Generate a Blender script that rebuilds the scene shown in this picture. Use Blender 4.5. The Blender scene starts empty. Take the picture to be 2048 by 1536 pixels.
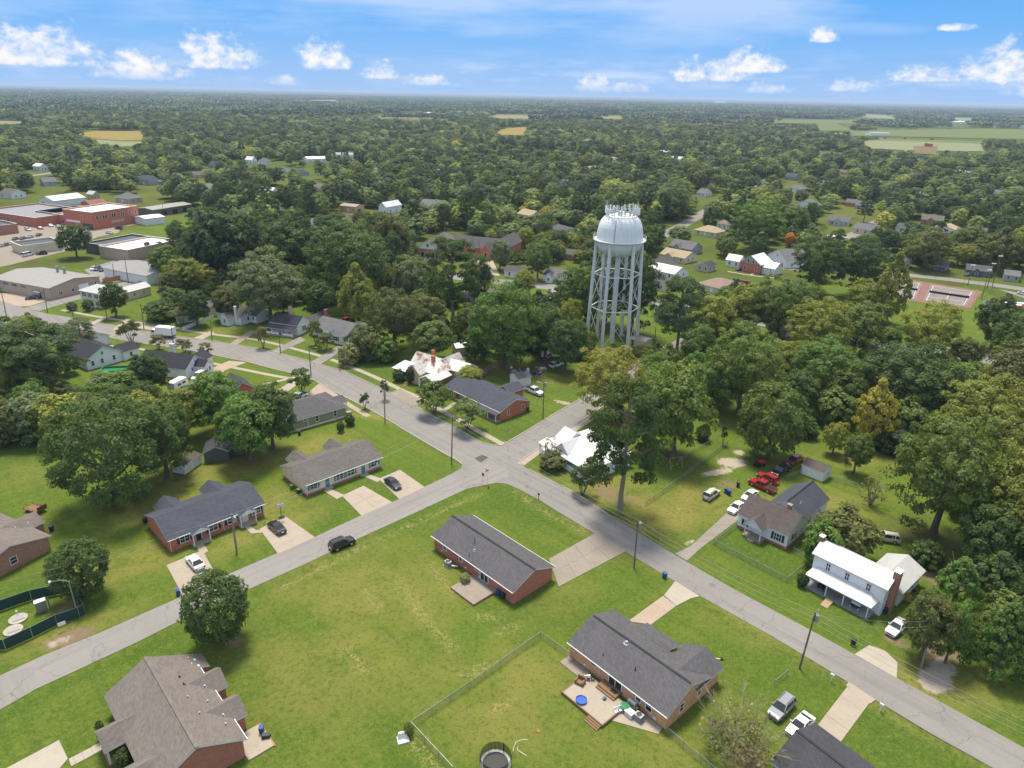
import bpy, bmesh, math, random
import numpy as np
from mathutils import Vector, Matrix
rnd = random.Random(7)
R = math.radians
S = bpy.context.scene
COL = S.collection

# ------------------------------------------------------------------ camera
CAM_H, FOC = 74.0, 1400.0
PITCH, ROLL = R(22.5), R(1.17)
cp, sp, cr, sr = math.cos(PITCH), math.sin(PITCH), math.cos(ROLL), math.sin(ROLL)
cam = bpy.data.objects.new('camera', bpy.data.cameras.new('camera'))
COL.objects.link(cam)
cam.data.sensor_width = 36
cam.data.lens = 36 * FOC / 2048
cam.data.clip_start, cam.data.clip_end = 1, 120000
_D = Vector((0, -sp, -cp)); _X = Vector((1, 0, 0)); _F = Vector((0, cp, -sp))
_Rt = _X * cr - _D * sr
_Up = -(_X * sr + _D * cr)
mw = Matrix((_Rt, _Up, -_F)).transposed().to_4x4()
mw.translation = (0, 0, CAM_H)
cam.matrix_world = mw
S.camera = cam

# ------------------------------------------------------------------ sky
SUN_EL, SUN_AZ = R(69), R(-14)          # azimuth from +Y, towards -X
wd = bpy.data.worlds.new('World'); S.world = wd; wd.use_nodes = True
SKY_STRENGTH = 0.08
def build_sky():
    nt = wd.node_tree; N = nt.nodes; Lk = nt.links
    N.clear()
    def mk(t, **k):
        n = N.new(t)
        for a, b in k.items(): setattr(n, a, b)
        return n
    def m(op, a, b=None, c=None):
        n = mk('ShaderNodeMath', operation=op)
        for i, v in enumerate((a, b, c)):
            if v is None: continue
            if isinstance(v, (int, float)): n.inputs[i].default_value = v
            else: Lk.new(v, n.inputs[i])
        return n.outputs[0]
    out = mk('ShaderNodeOutputWorld'); bg = mk('ShaderNodeBackground')
    sky = mk('ShaderNodeTexSky', sky_type='NISHITA', sun_disc=False)
    sky.sun_elevation = SUN_EL; sky.sun_rotation = SUN_AZ
    sky.altitude = 0; sky.air_density = 1.0; sky.dust_density = 0.2; sky.ozone_density = 1.6
    tc = mk('ShaderNodeTexCoord'); sep = mk('ShaderNodeSeparateXYZ')
    Lk.new(tc.outputs['Generated'], sep.inputs[0])
    x, y, z = sep.outputs
    az = m('ARCTAN2', x, y); el = m('ARCSINE', z)
    deg = 180 / math.pi
    azd = m('MULTIPLY', az, deg); eld = m('MULTIPLY', el, deg)
    # noise in direction space, so that clouds go on all around
    def noise(sx, sy, scale, detail, off=0.0):
        cb = mk('ShaderNodeCombineXYZ')
        Lk.new(m('MULTIPLY', azd, sx), cb.inputs[0]); Lk.new(m('MULTIPLY', eld, sy), cb.inputs[1]); cb.inputs[2].default_value = off
        n = mk('ShaderNodeTexNoise'); n.inputs['Scale'].default_value = scale; n.inputs['Detail'].default_value = detail
        n.inputs['Roughness'].default_value = 0.6
        Lk.new(cb.outputs[0], n.inputs['Vector'])
        return n.outputs['Fac']
    n1 = noise(1, 1.5, .55, 9)
    n2 = noise(1, 1.3, 1.7, 5, 3.1)
    nn = m('ADD', m('MULTIPLY', m('SUBTRACT', n1, .5), 2.6), m('MULTIPLY', m('SUBTRACT', n2, .5), 1.5))
    clouds = [  # azimuth, elevation of the base, half width, height (degrees)
        (-32, 1.6, 4.6, 3.0), (-26.3, .9, 3.6, 2.3), (-21.4, 1.8, 3.1, 3.1), (-14.2, 1.9, 2.3, 2.6), (-17.2, .6, 1.6, .9),
        (-10.2, 1.2, 1.6, 1.5), (-6.6, .8, 2.6, 1.0), (-36.5, .8, 2.0, 2.0), (5.6, .6, 2.2, 1.8), (7.8, .6, 2.6, .9),
        (13.6, 1.5, 3.6, 1.9), (16.8, 2.2, 2.6, 2.4), (21.2, 4.0, 1.3, 1.2), (18, .7, 2.4, .9), (23.8, .9, 2.0, 1.0),
        (28, 1.6, 2.8, 1.4), (32.5, 1.7, 3.4, 2.8), (29.2, 4.6, 1.4, .45), (37.2, 2.6, 2.0, 1.8), (34.8, .8, 3.0, 1.2),
        (47, 1.5, 4, 2.5), (58, 1.2, 3, 2), (75, 1.8, 4, 3), (93, 1.4, 4, 2.6), (118, 1.8, 5, 3), (145, 1.2, 4, 2.4), (170, 1.6, 4, 3),
        (-47, 1.4, 4, 2.6), (-60, 1.7, 4, 3), (-78, 1.2, 3, 2), (-99, 1.8, 5, 3), (-124, 1.4, 4, 2.4), (-150, 1.6, 4, 3)]
    dens = None
    for a, e, w, h in clouds:
        e, h = e - .2, h * .85
        dx = m('DIVIDE', m('SUBTRACT', azd, a), w)
        de = m('SUBTRACT', eld, e)
        up = m('DIVIDE', m('MAXIMUM', de, 0), h); dn = m('DIVIDE', m('MINIMUM', de, 0), max(.22, h * .2))
        d2 = m('ADD', m('MULTIPLY', dx, dx), m('ADD', m('MULTIPLY', up, up), m('MULTIPLY', dn, dn)))
        v = m('SUBTRACT', 1.0, m('MINIMUM', d2, 4.0))
        dens = v if dens is None else m('MAXIMUM', dens, v)
    dens = m('ADD', dens, nn)
    mr = mk('ShaderNodeMapRange', interpolation_type='SMOOTHSTEP'); Lk.new(dens, mr.inputs[0])
    mr.inputs[1].default_value = .12; mr.inputs[2].default_value = 1.2
    b1 = noise(.45, 2.4, .5, 7, 13.0)
    band = m('MULTIPLY', m('MINIMUM', m('MAXIMUM', m('MULTIPLY', m('SUBTRACT', b1, .46), 4), 0), 1), m('MULTIPLY', m('MINIMUM', m('MAXIMUM', m('DIVIDE', m('SUBTRACT', 3.4, eld), 2), 0), 1), .5))
    # thin cirrus
    c1 = noise(.35, 2.2, .12, 6, 9.0); c2 = noise(.2, .6, .16, 3, 5.0)
    ci = m('MULTIPLY', m('MAXIMUM', m('SUBTRACT', m('ADD', c1, m('MULTIPLY', c2, .6)), .76), 0), 2.6)
    ci = m('MULTIPLY', m('MINIMUM', ci, .5), m('MINIMUM', m('MAXIMUM', m('DIVIDE', eld, 6), 0), 1))
    # unseen high veil overhead: suggested by the soft shadows, added to raise fill light
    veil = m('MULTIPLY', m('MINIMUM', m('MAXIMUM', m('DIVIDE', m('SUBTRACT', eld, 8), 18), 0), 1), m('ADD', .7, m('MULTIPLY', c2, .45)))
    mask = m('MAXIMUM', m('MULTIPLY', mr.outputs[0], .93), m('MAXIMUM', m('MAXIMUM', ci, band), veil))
    above = m('MINIMUM', m('MAXIMUM', m('MULTIPLY', m('SUBTRACT', eld, .0), .9), 0), 1)
    mask = m('MULTIPLY', mask, above)
    # deepen the blue of the sky, pale only close to the horizon
    az_ = mk('ShaderNodeMix', data_type='RGBA'); az_.inputs[0].default_value = .86
    Lk.new(sky.outputs[0], az_.inputs[6]); az_.inputs[7].default_value = (.47, 2.62, 6.3, 1)
    pale = mk('ShaderNodeMix', data_type='RGBA')
    pf = m('POWER', m('SUBTRACT', 1.0, m('MINIMUM', m('DIVIDE', m('ABSOLUTE', eld), 7), 1)), 1.9)
    Lk.new(m('MULTIPLY', pf, .78), pale.inputs[0]); Lk.new(az_.outputs[2], pale.inputs[6])
    pale.inputs[7].default_value = (2.9, 4.2, 6.3, 1)
    shade = mk('ShaderNodeMix', data_type='RGBA')
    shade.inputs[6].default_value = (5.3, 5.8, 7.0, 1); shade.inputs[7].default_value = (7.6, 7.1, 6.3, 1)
    mr2 = mk('ShaderNodeMapRange'); Lk.new(dens, mr2.inputs[0]); mr2.inputs[1].default_value = .3; mr2.inputs[2].default_value = 1.7
    Lk.new(mr2.outputs[0], shade.inputs[0])
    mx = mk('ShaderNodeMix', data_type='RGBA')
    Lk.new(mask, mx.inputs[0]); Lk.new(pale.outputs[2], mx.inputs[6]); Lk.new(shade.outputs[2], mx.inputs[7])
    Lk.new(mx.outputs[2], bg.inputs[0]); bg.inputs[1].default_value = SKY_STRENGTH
    Lk.new(bg.outputs[0], out.inputs[0])
build_sky()

sun = bpy.data.objects.new('sun', bpy.data.lights.new('sun', 'SUN'))
COL.objects.link(sun)
sun.data.energy = 3.0; sun.data.angle = R(16); sun.data.color = (1, .91, .76)
_sd = Vector((math.sin(SUN_AZ) * math.cos(SUN_EL), math.cos(SUN_AZ) * math.cos(SUN_EL), math.sin(SUN_EL)))
sun.rotation_euler = _sd.to_track_quat('Z', 'Y').to_euler()
sun.location = (0, 0, 200)

vs = S.view_settings
S.display_settings.display_device = 'sRGB'
vs.view_transform = 'Standard'; vs.look = 'None'; vs.exposure = 0.9; vs.gamma = 1; vs.use_curve_mapping = False
cy = S.cycles
cy.max_bounces = 6; cy.diffuse_bounces = 3; cy.glossy_bounces = 2; cy.transmission_bounces = 3; cy.transparent_max_bounces = 6; cy.volume_bounces = 0
cy.use_denoising = True

# ------------------------------------------------------------------ geometry of the view: a pixel of the 2048 photo -> a point at height z
def G(x, y, z=0.0):
    u = (x - 1024) / FOC; v = (y - 768) / FOC
    a = u * cr + v * sr; b = -u * sr + v * cr
    dz = -sp - b * cp
    t = (z - CAM_H) / dz
    return Vector((a * t, (cp - b * sp) * t, z))
def proj(X, Y, Z):
    q = Vector((X, Y, Z - CAM_H))
    d = q.dot(_F)
    if d < 1: d = 1
    return 1024 + FOC * q.dot(_Rt) / d, 768 - FOC * q.dot(_Up) / d, d
def top_z(X, Y, ytop):
    lo, hi = 0.0, 73.0
    for _ in range(24):
        m_ = (lo + hi) / 2
        if proj(X, Y, m_)[1] > ytop: lo = m_
        else: hi = m_
    return lo

# ------------------------------------------------------------------ materials
MATS = {}
def nodes_of(m):
    m.use_nodes = True
    nt = m.node_tree; nt.nodes.clear()
    return nt
class NB:
    def __init__(s, name):
        s.m = bpy.data.materials.new(name); s.nt = nodes_of(s.m); s.N = s.nt.nodes; s.L = s.nt.links
        s.out = s.N.new('ShaderNodeOutputMaterial'); s.b = s.N.new('ShaderNodeBsdfPrincipled')
        s.L.new(s.b.outputs[0], s.out.inputs[0])
        MATS[name] = s.m
    def n(s, t, **k):
        n = s.N.new(t)
        for a, b in k.items(): setattr(n, a, b)
        return n
    def val(s, sock, v):
        if isinstance(v, (int, float)): sock.default_value = v
        elif isinstance(v, tuple): sock.default_value = v if len(v) == 4 else (*v, 1)
        else: s.L.new(v, sock)
    def math(s, op, a, b=None, c=None):
        n = s.n('ShaderNodeMath', operation=op)
        for i, v in enumerate((a, b, c)):
            if v is not None: s.val(n.inputs[i], v)
        return n.outputs[0]
    def pos(s): return s.n('ShaderNodeNewGeometry').outputs['Position']
    def obj(s): return s.n('ShaderNodeTexCoord').outputs['Object']
    def noise(s, vec, scale, detail=4, rough=.6, dist=0):
        n = s.n('ShaderNodeTexNoise'); s.L.new(vec, n.inputs['Vector'])
        n.inputs['Scale'].default_value = scale; n.inputs['Detail'].default_value = detail
        n.inputs['Roughness'].default_value = rough; n.inputs['Distortion'].default_value = dist
        return n.outputs['Fac']
    def scale(s, vec, v):
        n = s.n('ShaderNodeMapping'); s.L.new(vec, n.inputs[0]); n.inputs['Scale'].default_value = v
        return n.outputs[0]
    def rot(s, vec, a):
        n = s.n('ShaderNodeMapping'); s.L.new(vec, n.inputs[0]); n.inputs['Rotation'].default_value = (0, 0, a)
        return n.outputs[0]
    def ramp(s, f, a, b):
        n = s.n('ShaderNodeMapRange', interpolation_type='SMOOTHSTEP'); s.val(n.inputs[0], f)
        n.inputs[1].default_value = a; n.inputs[2].default_value = b
        return n.outputs[0]
    def mix(s, f, a, b, mode='MIX'):
        n = s.n('ShaderNodeMix', data_type='RGBA', blend_type=mode)
        s.val(n.inputs[0], f); s.val(n.inputs[6], a); s.val(n.inputs[7], b)
        return n.outputs[2]
    def color(s, c): s.val(s.b.inputs['Base Color'], c)
    def rough(s, r): s.val(s.b.inputs['Roughness'], r)
    def bump(s, h, strength=.3, dist=.05):
        n = s.n('ShaderNodeBump'); s.L.new(h, n.inputs['Height']); n.inputs['Strength'].default_value = strength
        n.inputs['Distance'].default_value = dist; s.L.new(n.outputs[0], s.b.inputs['Normal'])

def plain(name, c, rough=.6, var=.18, scale=1.2, metal=0, spec=.3):
    k = NB(name); v = k.obj()
    f = k.noise(v, scale, 5)
    lo = tuple(q * (1 - var) for q in c); hi = tuple(min(1, q * (1 + var)) for q in c)
    k.color(k.mix(f, lo, hi)); k.rough(rough)
    k.b.inputs['Metallic'].default_value = metal
    k.b.inputs['Specular IOR Level'].default_value = spec
    return k.m
def shingle(name, c, streak=.35, blotch=.2):
    k = NB(name); v = k.obj()
    sep = k.n('ShaderNodeSeparateXYZ'); k.L.new(v, sep.inputs[0])
    cb = k.n('ShaderNodeCombineXYZ')
    k.L.new(k.math('ADD', sep.outputs[0], sep.outputs[1]), cb.inputs[0]); k.L.new(k.math('MULTIPLY', sep.outputs[2], 2.2), cb.inputs[1])
    br = k.n('ShaderNodeTexBrick'); k.L.new(cb.outputs[0], br.inputs['Vector'])
    br.inputs['Scale'].default_value = 1.0; br.inputs['Brick Width'].default_value = .45; br.inputs['Row Height'].default_value = .3
    br.inputs['Mortar Size'].default_value = .018
    br.inputs['Color1'].default_value = (.84, .84, .84, 1); br.inputs['Color2'].default_value = (1.12, 1.12, 1.12, 1); br.inputs['Mortar'].default_value = (.72, .72, .72, 1)
    fine = k.noise(v, 5.5, 4, .7)
    big = k.noise(k.scale(v, (.35, .35, 1.2)), .7, 5)
    st = k.noise(k.scale(v, (1.6, 1.6, .15)), .8, 4)
    col = k.mix(1.0, k.mix(big, tuple(q * (1 - blotch) for q in c), tuple(q * (1 + blotch) for q in c)), br.outputs['Color'], 'MULTIPLY')
    col = k.mix(k.math('MULTIPLY', k.ramp(fine, .35, .7), .25), col, tuple(q * 1.35 for q in c))
    col = k.mix(k.math('MULTIPLY', k.ramp(st, .45, .75), streak * .6), col, tuple(q * .55 for q in c))
    k.color(col); k.rough(.9); k.b.inputs['Specular IOR Level'].default_value = .15
    k.bump(br.outputs['Fac'], .3, .02)
    return k.m
def brick(name, c1, c2, mortar=(.34, .30, .26)):
    k = NB(name); v = k.obj()
    sep = k.n('ShaderNodeSeparateXYZ'); k.L.new(v, sep.inputs[0])
    cb = k.n('ShaderNodeCombineXYZ')
    k.L.new(k.math('ADD', sep.outputs[0], sep.outputs[1]), cb.inputs[0]); k.L.new(sep.outputs[2], cb.inputs[1])
    br = k.n('ShaderNodeTexBrick'); k.L.new(cb.outputs[0], br.inputs['Vector'])
    br.inputs['Scale'].default_value = 1; br.inputs['Brick Width'].default_value = .3; br.inputs['Row Height'].default_value = .1
    br.inputs['Mortar Size'].default_value = .012
    br.inputs['Color1'].default_value = (*c1, 1); br.inputs['Color2'].default_value = (*c2, 1); br.inputs['Mortar'].default_value = (*mortar, 1)
    big = k.noise(k.scale(v, (1, 1, 2)), .9, 5)
    med = k.noise(k.scale(v, (1, 1, 3)), 2.6, 3, .7)
    col = k.mix(k.math('MULTIPLY', k.ramp(med, .45, .7), .4), br.outputs['Color'], tuple(q * .62 for q in c1))
    k.color(k.mix(k.math('MULTIPLY', k.ramp(big, .4, .75), .3), col, tuple(min(1, q * 1.4) for q in c2)))
    k.rough(.9); k.b.inputs['Specular IOR Level'].default_value = .1
    k.bump(br.outputs['Fac'], .4, .01)
    return k.m
def siding(name, c, step=.2, dirt=.25):
    k = NB(name); v = k.obj()
    sep = k.n('ShaderNodeSeparateXYZ'); k.L.new(v, sep.inputs[0])
    t = k.math('FRACT', k.math('DIVIDE', sep.outputs[2], step))
    line = k.ramp(t, .0, .16)
    f = k.noise(k.scale(v, (1, 1, .5)), 1.1, 5)
    col = k.mix(k.math('MULTIPLY', k.ramp(f, .4, .8), dirt), c, tuple(q * .62 for q in c))
    k.color(k.mix(line, tuple(q * .72 for q in c), col)); k.rough(.6); k.b.inputs['Specular IOR Level'].default_value = .25
    k.bump(t, .4, .02)
    return k.m
def metal_roof(name, c, rust=0.0, dirt=.2):
    k = NB(name); v = k.obj()
    f = k.noise(k.scale(v, (.6, .6, .6)), 1.0, 6); g = k.noise(k.scale(v, (2.6, .5, .5)), 1.2, 5, .7)
    col = k.mix(k.math('MULTIPLY', k.ramp(f, .4, .8), dirt), c, tuple(q * .6 for q in c))
    if rust:
        h = k.noise(v, .42, 6, .75)
        rf = k.math('MULTIPLY', k.ramp(k.math('ADD', h, k.math('MULTIPLY', g, .55)), .72, .9), rust)
        col = k.mix(rf, col, k.mix(g, (.16, .05, .025), (.30, .14, .07)))
    k.color(col); k.rough(.45); k.b.inputs['Specular IOR Level'].default_value = .4
    return k.m
def concrete(name, c, stain=.3):
    k = NB(name); v = k.pos()
    a = k.noise(v, .35, 6, .65); b = k.noise(v, 2.5, 5, .7); d = k.noise(v, 1.1, 3, .5, 1.5)
    col = k.mix(a, tuple(q * .8 for q in c), tuple(q * 1.15 for q in c))
    col = k.mix(k.math('MULTIPLY', k.ramp(b, .45, .75), stain), col, tuple(q * .6 for q in c))
    col = k.mix(k.math('MULTIPLY', k.ramp(d, .6, .72), stain * .9), col, (c[0] * .5, c[1] * .43, c[2] * .36))
    k.color(col); k.rough(.95); k.b.inputs['Specular IOR Level'].default_value = .1
    return k.m
def asphalt(name, c, crack=.55, ang=0.0):
    k = NB(name); v = k.pos()
    a = k.noise(v, .09, 5, .6); b = k.noise(v, 1.2, 6, .75); w = k.noise(v, 6, 3, .7)
    st = k.noise(k.scale(k.rot(v, ang), (.02, .9, 1)), 1, 4, .6)
    col = k.mix(a, tuple(q * .82 for q in c), tuple(q * 1.16 for q in c))
    col = k.mix(k.math('MULTIPLY', k.ramp(b, .35, .8), .35), col, tuple(q * .72 for q in c))
    col = k.mix(k.math('MULTIPLY', k.ramp(st, .42, .7), .55), col, tuple(q * .72 for q in c))
    col = k.mix(k.math('MULTIPLY', k.ramp(w, .5, .8), .25), col, tuple(q * 1.3 for q in c))
    vo = k.n('ShaderNodeTexVoronoi', feature='DISTANCE_TO_EDGE')
    wv = k.n('ShaderNodeVectorMath', operation='ADD')
    nz = k.n('ShaderNodeTexNoise'); k.L.new(v, nz.inputs['Vector']); nz.inputs['Scale'].default_value = .8; nz.inputs['Detail'].default_value = 5
    sc = k.n('ShaderNodeVectorMath', operation='SCALE'); k.L.new(nz.outputs['Color'], sc.inputs[0]); sc.inputs[3].default_value = 2.2
    k.L.new(v, wv.inputs[0]); k.L.new(sc.outputs[0], wv.inputs[1])
    k.L.new(wv.outputs[0], vo.inputs['Vector']); vo.inputs['Scale'].default_value = .19
    cf = k.math('SUBTRACT', 1, k.ramp(vo.outputs['Distance'], .004, .016))
    gate = k.ramp(k.noise(v, .11, 3), .38, .55)
    col = k.mix(k.math('MULTIPLY', k.math('MULTIPLY', cf, gate), crack), col, tuple(q * .35 for q in c))
    k.color(col); k.rough(.95); k.b.inputs['Specular IOR Level'].default_value = .12
    k.bump(w, .25, .02)
    return k.m
def glass_mat():
    k = NB('window_glass'); v = k.obj()
    f = k.noise(v, .8, 2)
    k.color(k.mix(f, (.012, .014, .016), (.04, .045, .05))); k.rough(.08); k.b.inputs['Specular IOR Level'].default_value = .6
    return k.m
def foliage():
    k = NB('foliage')
    oi = k.n('ShaderNodeObjectInfo'); ge = k.n('ShaderNodeNewGeometry')
    rp = ge.outputs['Random Per Island']
    n = k.noise(k.obj(), 5.0, 2)
    hs = k.n('ShaderNodeHueSaturation'); k.L.new(oi.outputs['Color'], hs.inputs['Color'])
    k.L.new(k.math('ADD', .485, k.math('MULTIPLY', n, .03)), hs.inputs['Hue'])
    k.L.new(k.math('ADD', .55, k.math('ADD', k.math('MULTIPLY', rp, .75), k.math('MULTIPLY', n, .35))), hs.inputs['Value'])
    hs.inputs['Saturation'].default_value = 1.0
    c = hs.outputs[0]
    k.color(c); k.rough(.55); k.b.inputs['Specular IOR Level'].default_value = .22
    tr = k.n('ShaderNodeBsdfTranslucent')
    k.L.new(k.mix(1.0, c, (1.6, 1.5, .7), 'MULTIPLY'), tr.inputs['Color'])
    mx = k.n('ShaderNodeMixShader'); mx.inputs[0].default_value = .38
    k.L.new(k.b.outputs[0], mx.inputs[1]); k.L.new(tr.outputs[0], mx.inputs[2]); k.L.new(mx.outputs[0], k.out.inputs[0])
    return k.m
def far_foliage(name, base):
    k = NB(name)
    oi = k.n('ShaderNodeObjectInfo'); ge = k.n('ShaderNodeNewGeometry')
    rp = ge.outputs['Random Per Island']
    cr_ = k.n('ShaderNodeValToRGB'); k.L.new(oi.outputs['Random'], cr_.inputs[0])
    e = cr_.color_ramp.elements
    cols = [(0, (.55, .62, .7)), (.3, (.85, .9, .9)), (.55, (1.05, 1.1, .95)), (.78, (1.3, 1.3, 1.0)), (.92, (1.6, 1.5, 1.0)), (.975, (2.0, 1.75, 1.0)), (1.0, (2.8, 2.0, 1.0))]
    while len(e) < len(cols): e.new(.5)
    for q, (p_, c) in zip(e, cols): q.position = p_; q.color = (*(min(4, a * b) for a, b in zip(base, c)), 1)
    hs = k.n('ShaderNodeHueSaturation'); k.L.new(cr_.outputs[0], hs.inputs['Color'])
    k.L.new(k.math('ADD', .6, k.math('MULTIPLY', rp, .8)), hs.inputs['Value'])
    k.color(hs.outputs[0]); k.rough(.6); k.b.inputs['Specular IOR Level'].default_value = .2
    return k.m
def paint_mat():
    k = NB('car_paint'); oi = k.n('ShaderNodeObjectInfo')
    k.color(oi.outputs['Color']); k.rough(.28); k.b.inputs['Specular IOR Level'].default_value = .6
    k.b.inputs['Coat Weight'].default_value = .5; k.b.inputs['Coat Roughness'].default_value = .08
    return k.m
def tint_mat():
    k = NB('tinted'); oi = k.n('ShaderNodeObjectInfo'); f = k.noise(k.obj(), 3, 4)
    k.color(k.mix(k.math('MULTIPLY', f, .5), oi.outputs['Color'], k.mix(1, oi.outputs['Color'], (.6, .6, .6), 'MULTIPLY'))); k.rough(.6)
    return k.m
def tank_mat():
    k = NB('tank_white'); v = k.obj(); st = k.noise(k.scale(v, (1.1, 1.1, .06)), 1, 5, .7); f = k.noise(v, .3, 4)
    c = k.mix(f, (.76, .77, .75), (.85, .85, .83)); c = k.mix(k.math('MULTIPLY', k.ramp(st, .5, .76), .6), c, (.36, .35, .29)); k.color(c); k.rough(.42)
tank_mat(); glass_mat(); foliage(); paint_mat(); tint_mat()
far_foliage('far_leaves', (.175, .220, .066)); far_foliage('wood_leaves', (.085, .120, .055)); far_foliage('far_needles', (.125, .160, .062))
plain('trim', (.68, .68, .66), .5, .06); plain('white', (.80, .80, .79), .5, .06); plain('offwhite', (.66, .64, .57), .6, .1)
plain('bark', (.13, .10, .075), .9, .35, 6); plain('bark_pale', (.25, .20, .15), .9, .35, 6); plain('bare_twig', (.26, .22, .13), .9, .3, 6)
plain('wood_pole', (.16, .125, .09), .9, .25, 3); plain('wood_pole_grey', (.24, .21, .17), .9, .25, 3)
plain('galv', (.32, .33, .33), .45, .12, 2, .5); plain('grey_metal', (.30, .31, .31), .45, .15, 2, .3); plain('dark_metal', (.05, .05, .055), .5, .2)
plain('tyre', (.018, .018, .019), .8, .15); plain('chrome', (.55, .56, .57), .25, .1, 2, .8); plain('black', (.02, .02, .022), .5, .2)
plain('red_light', (.35, .02, .02), .3, .05); plain('head_light', (.7, .7, .68), .2, .05)
plain('teal', (.07, .22, .22), .5, .08); plain('dark_shutter', (.03, .035, .04), .5, .1)
plain('red_door', (.22, .02, .03), .5, .1); plain('brown_wood', (.20, .12, .065), .8, .3, 3); plain('deck_wood', (.34, .24, .15), .85, .25, 3); plain('plywood', (.45, .27, .10), .8, .25, 2)
plain('green_screen', (.018, .055, .040), .7, .2, 2); plain('rust_metal', (.22, .09, .05), .8, .3, 2)
plain('wire', (.22, .22, .22), .5, .1); plain('wire_pale', (.34, .34, .33), .5, .1)
plain('leg_pale', (.70, .70, .65), .5, .2, .4); plain('pad', (.36, .34, .30), .9, .15)
plain('blue_plastic', (.02, .10, .42), .4, .08); plain('sign_red', (.45, .02, .03), .4, .05); plain('court_red', (.21, .105, .078), .8, .25, .4); plain('court_grey', (.20, .17, .16), .9, .3, .3); plain('orange_paint', (.5, .15, .05), .6); plain('sign_green', (.02, .18, .07), .4, .05)
plain('cream', (.60, .52, .36), .7, .08); plain('tan_wall', (.46, .37, .25), .8, .1, .5); plain('tan_block', (.42, .33, .25), .85, .12, .4)
shingle('roof_charcoal', (.098, .095, .098)); shingle('roof_slate', (.066, .071, .088), .3); shingle('roof_brown', (0.105, 0.088, 0.082), .6, .3)
shingle('roof_greybrown', (0.131, 0.119, 0.108), .55, .25); shingle('roof_taupe', (0.172, 0.150, 0.131), .35, .15); shingle('roof_grey', (0.144, 0.144, 0.144), .35); shingle('roof_dark', (0.060, 0.060, 0.067), .3)
shingle('roof_tan', (0.360, 0.288, 0.180), .3); shingle('roof_rose', (0.252, 0.186, 0.150), .3); shingle('roof_black', (0.042, 0.042, 0.049), .3)
brick('brick_red', (0.397, 0.106, 0.055), (0.539, 0.154, 0.078)); brick('brick_orange', (0.634, 0.295, 0.130), (0.793, 0.407, 0.195)); brick('brick_dull', (0.349, 0.134, 0.085), (0.444, 0.183, 0.117))
brick('brick_deep', (0.476, 0.106, 0.046), (0.603, 0.154, 0.065)); brick('brick_pale', (0.793, 0.590, 0.455), (0.920, 0.702, 0.559), (.5, .46, .4))
siding('siding_white', (.76, .77, .78)); siding('siding_green', (.27, .29, .18)); siding('siding_cream', (.62, .56, .40)); siding('siding_beige', (.50, .43, .36))
siding('siding_grey', (.36, .38, .38)); siding('siding_yellow', (.52, .38, .20)); siding('siding_dark', (.12, .13, .11)); siding('siding_blue', (.42, .50, .55))
metal_roof('metal_white', (.63, .63, .62), 0, .15); metal_roof('metal_grey', (.46, .46, .44), 0, .35); metal_roof('metal_rusty', (.58, .57, .54), 1.0, .35); metal_roof('metal_pale', (.62, .64, .65), .25, .3)
metal_roof('flat_roof_white', (.82, .82, .80), 0, .12); metal_roof('flat_roof_grey', (.25, .235, .22), 0, .4); metal_roof('flat_roof_dark', (.07, .07, .07), 0, .4); metal_roof('flat_roof_pale', (.29, .27, .24), 0, .3)
concrete('concrete', (.36, .31, .245)); concrete('concrete_new', (.385, .345, .28), .15); concrete('concrete_old', (.27, .235, .19), .4); concrete('concrete_pink', (.37, .295, .225), .3); concrete('kerb_stone', (.42, .38, .31), .4)
asphalt('asphalt_pale', (.250, .236, .218), .4, R(-45)); asphalt('asphalt_mid', (.235, .221, .204), .5, R(45)); asphalt('asphalt_dark', (.11, .107, .103), .6); asphalt('asphalt_drive', (.26, .235, .20), .4); asphalt('asphalt_patch', (.11, .095, .085), .2)

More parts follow.
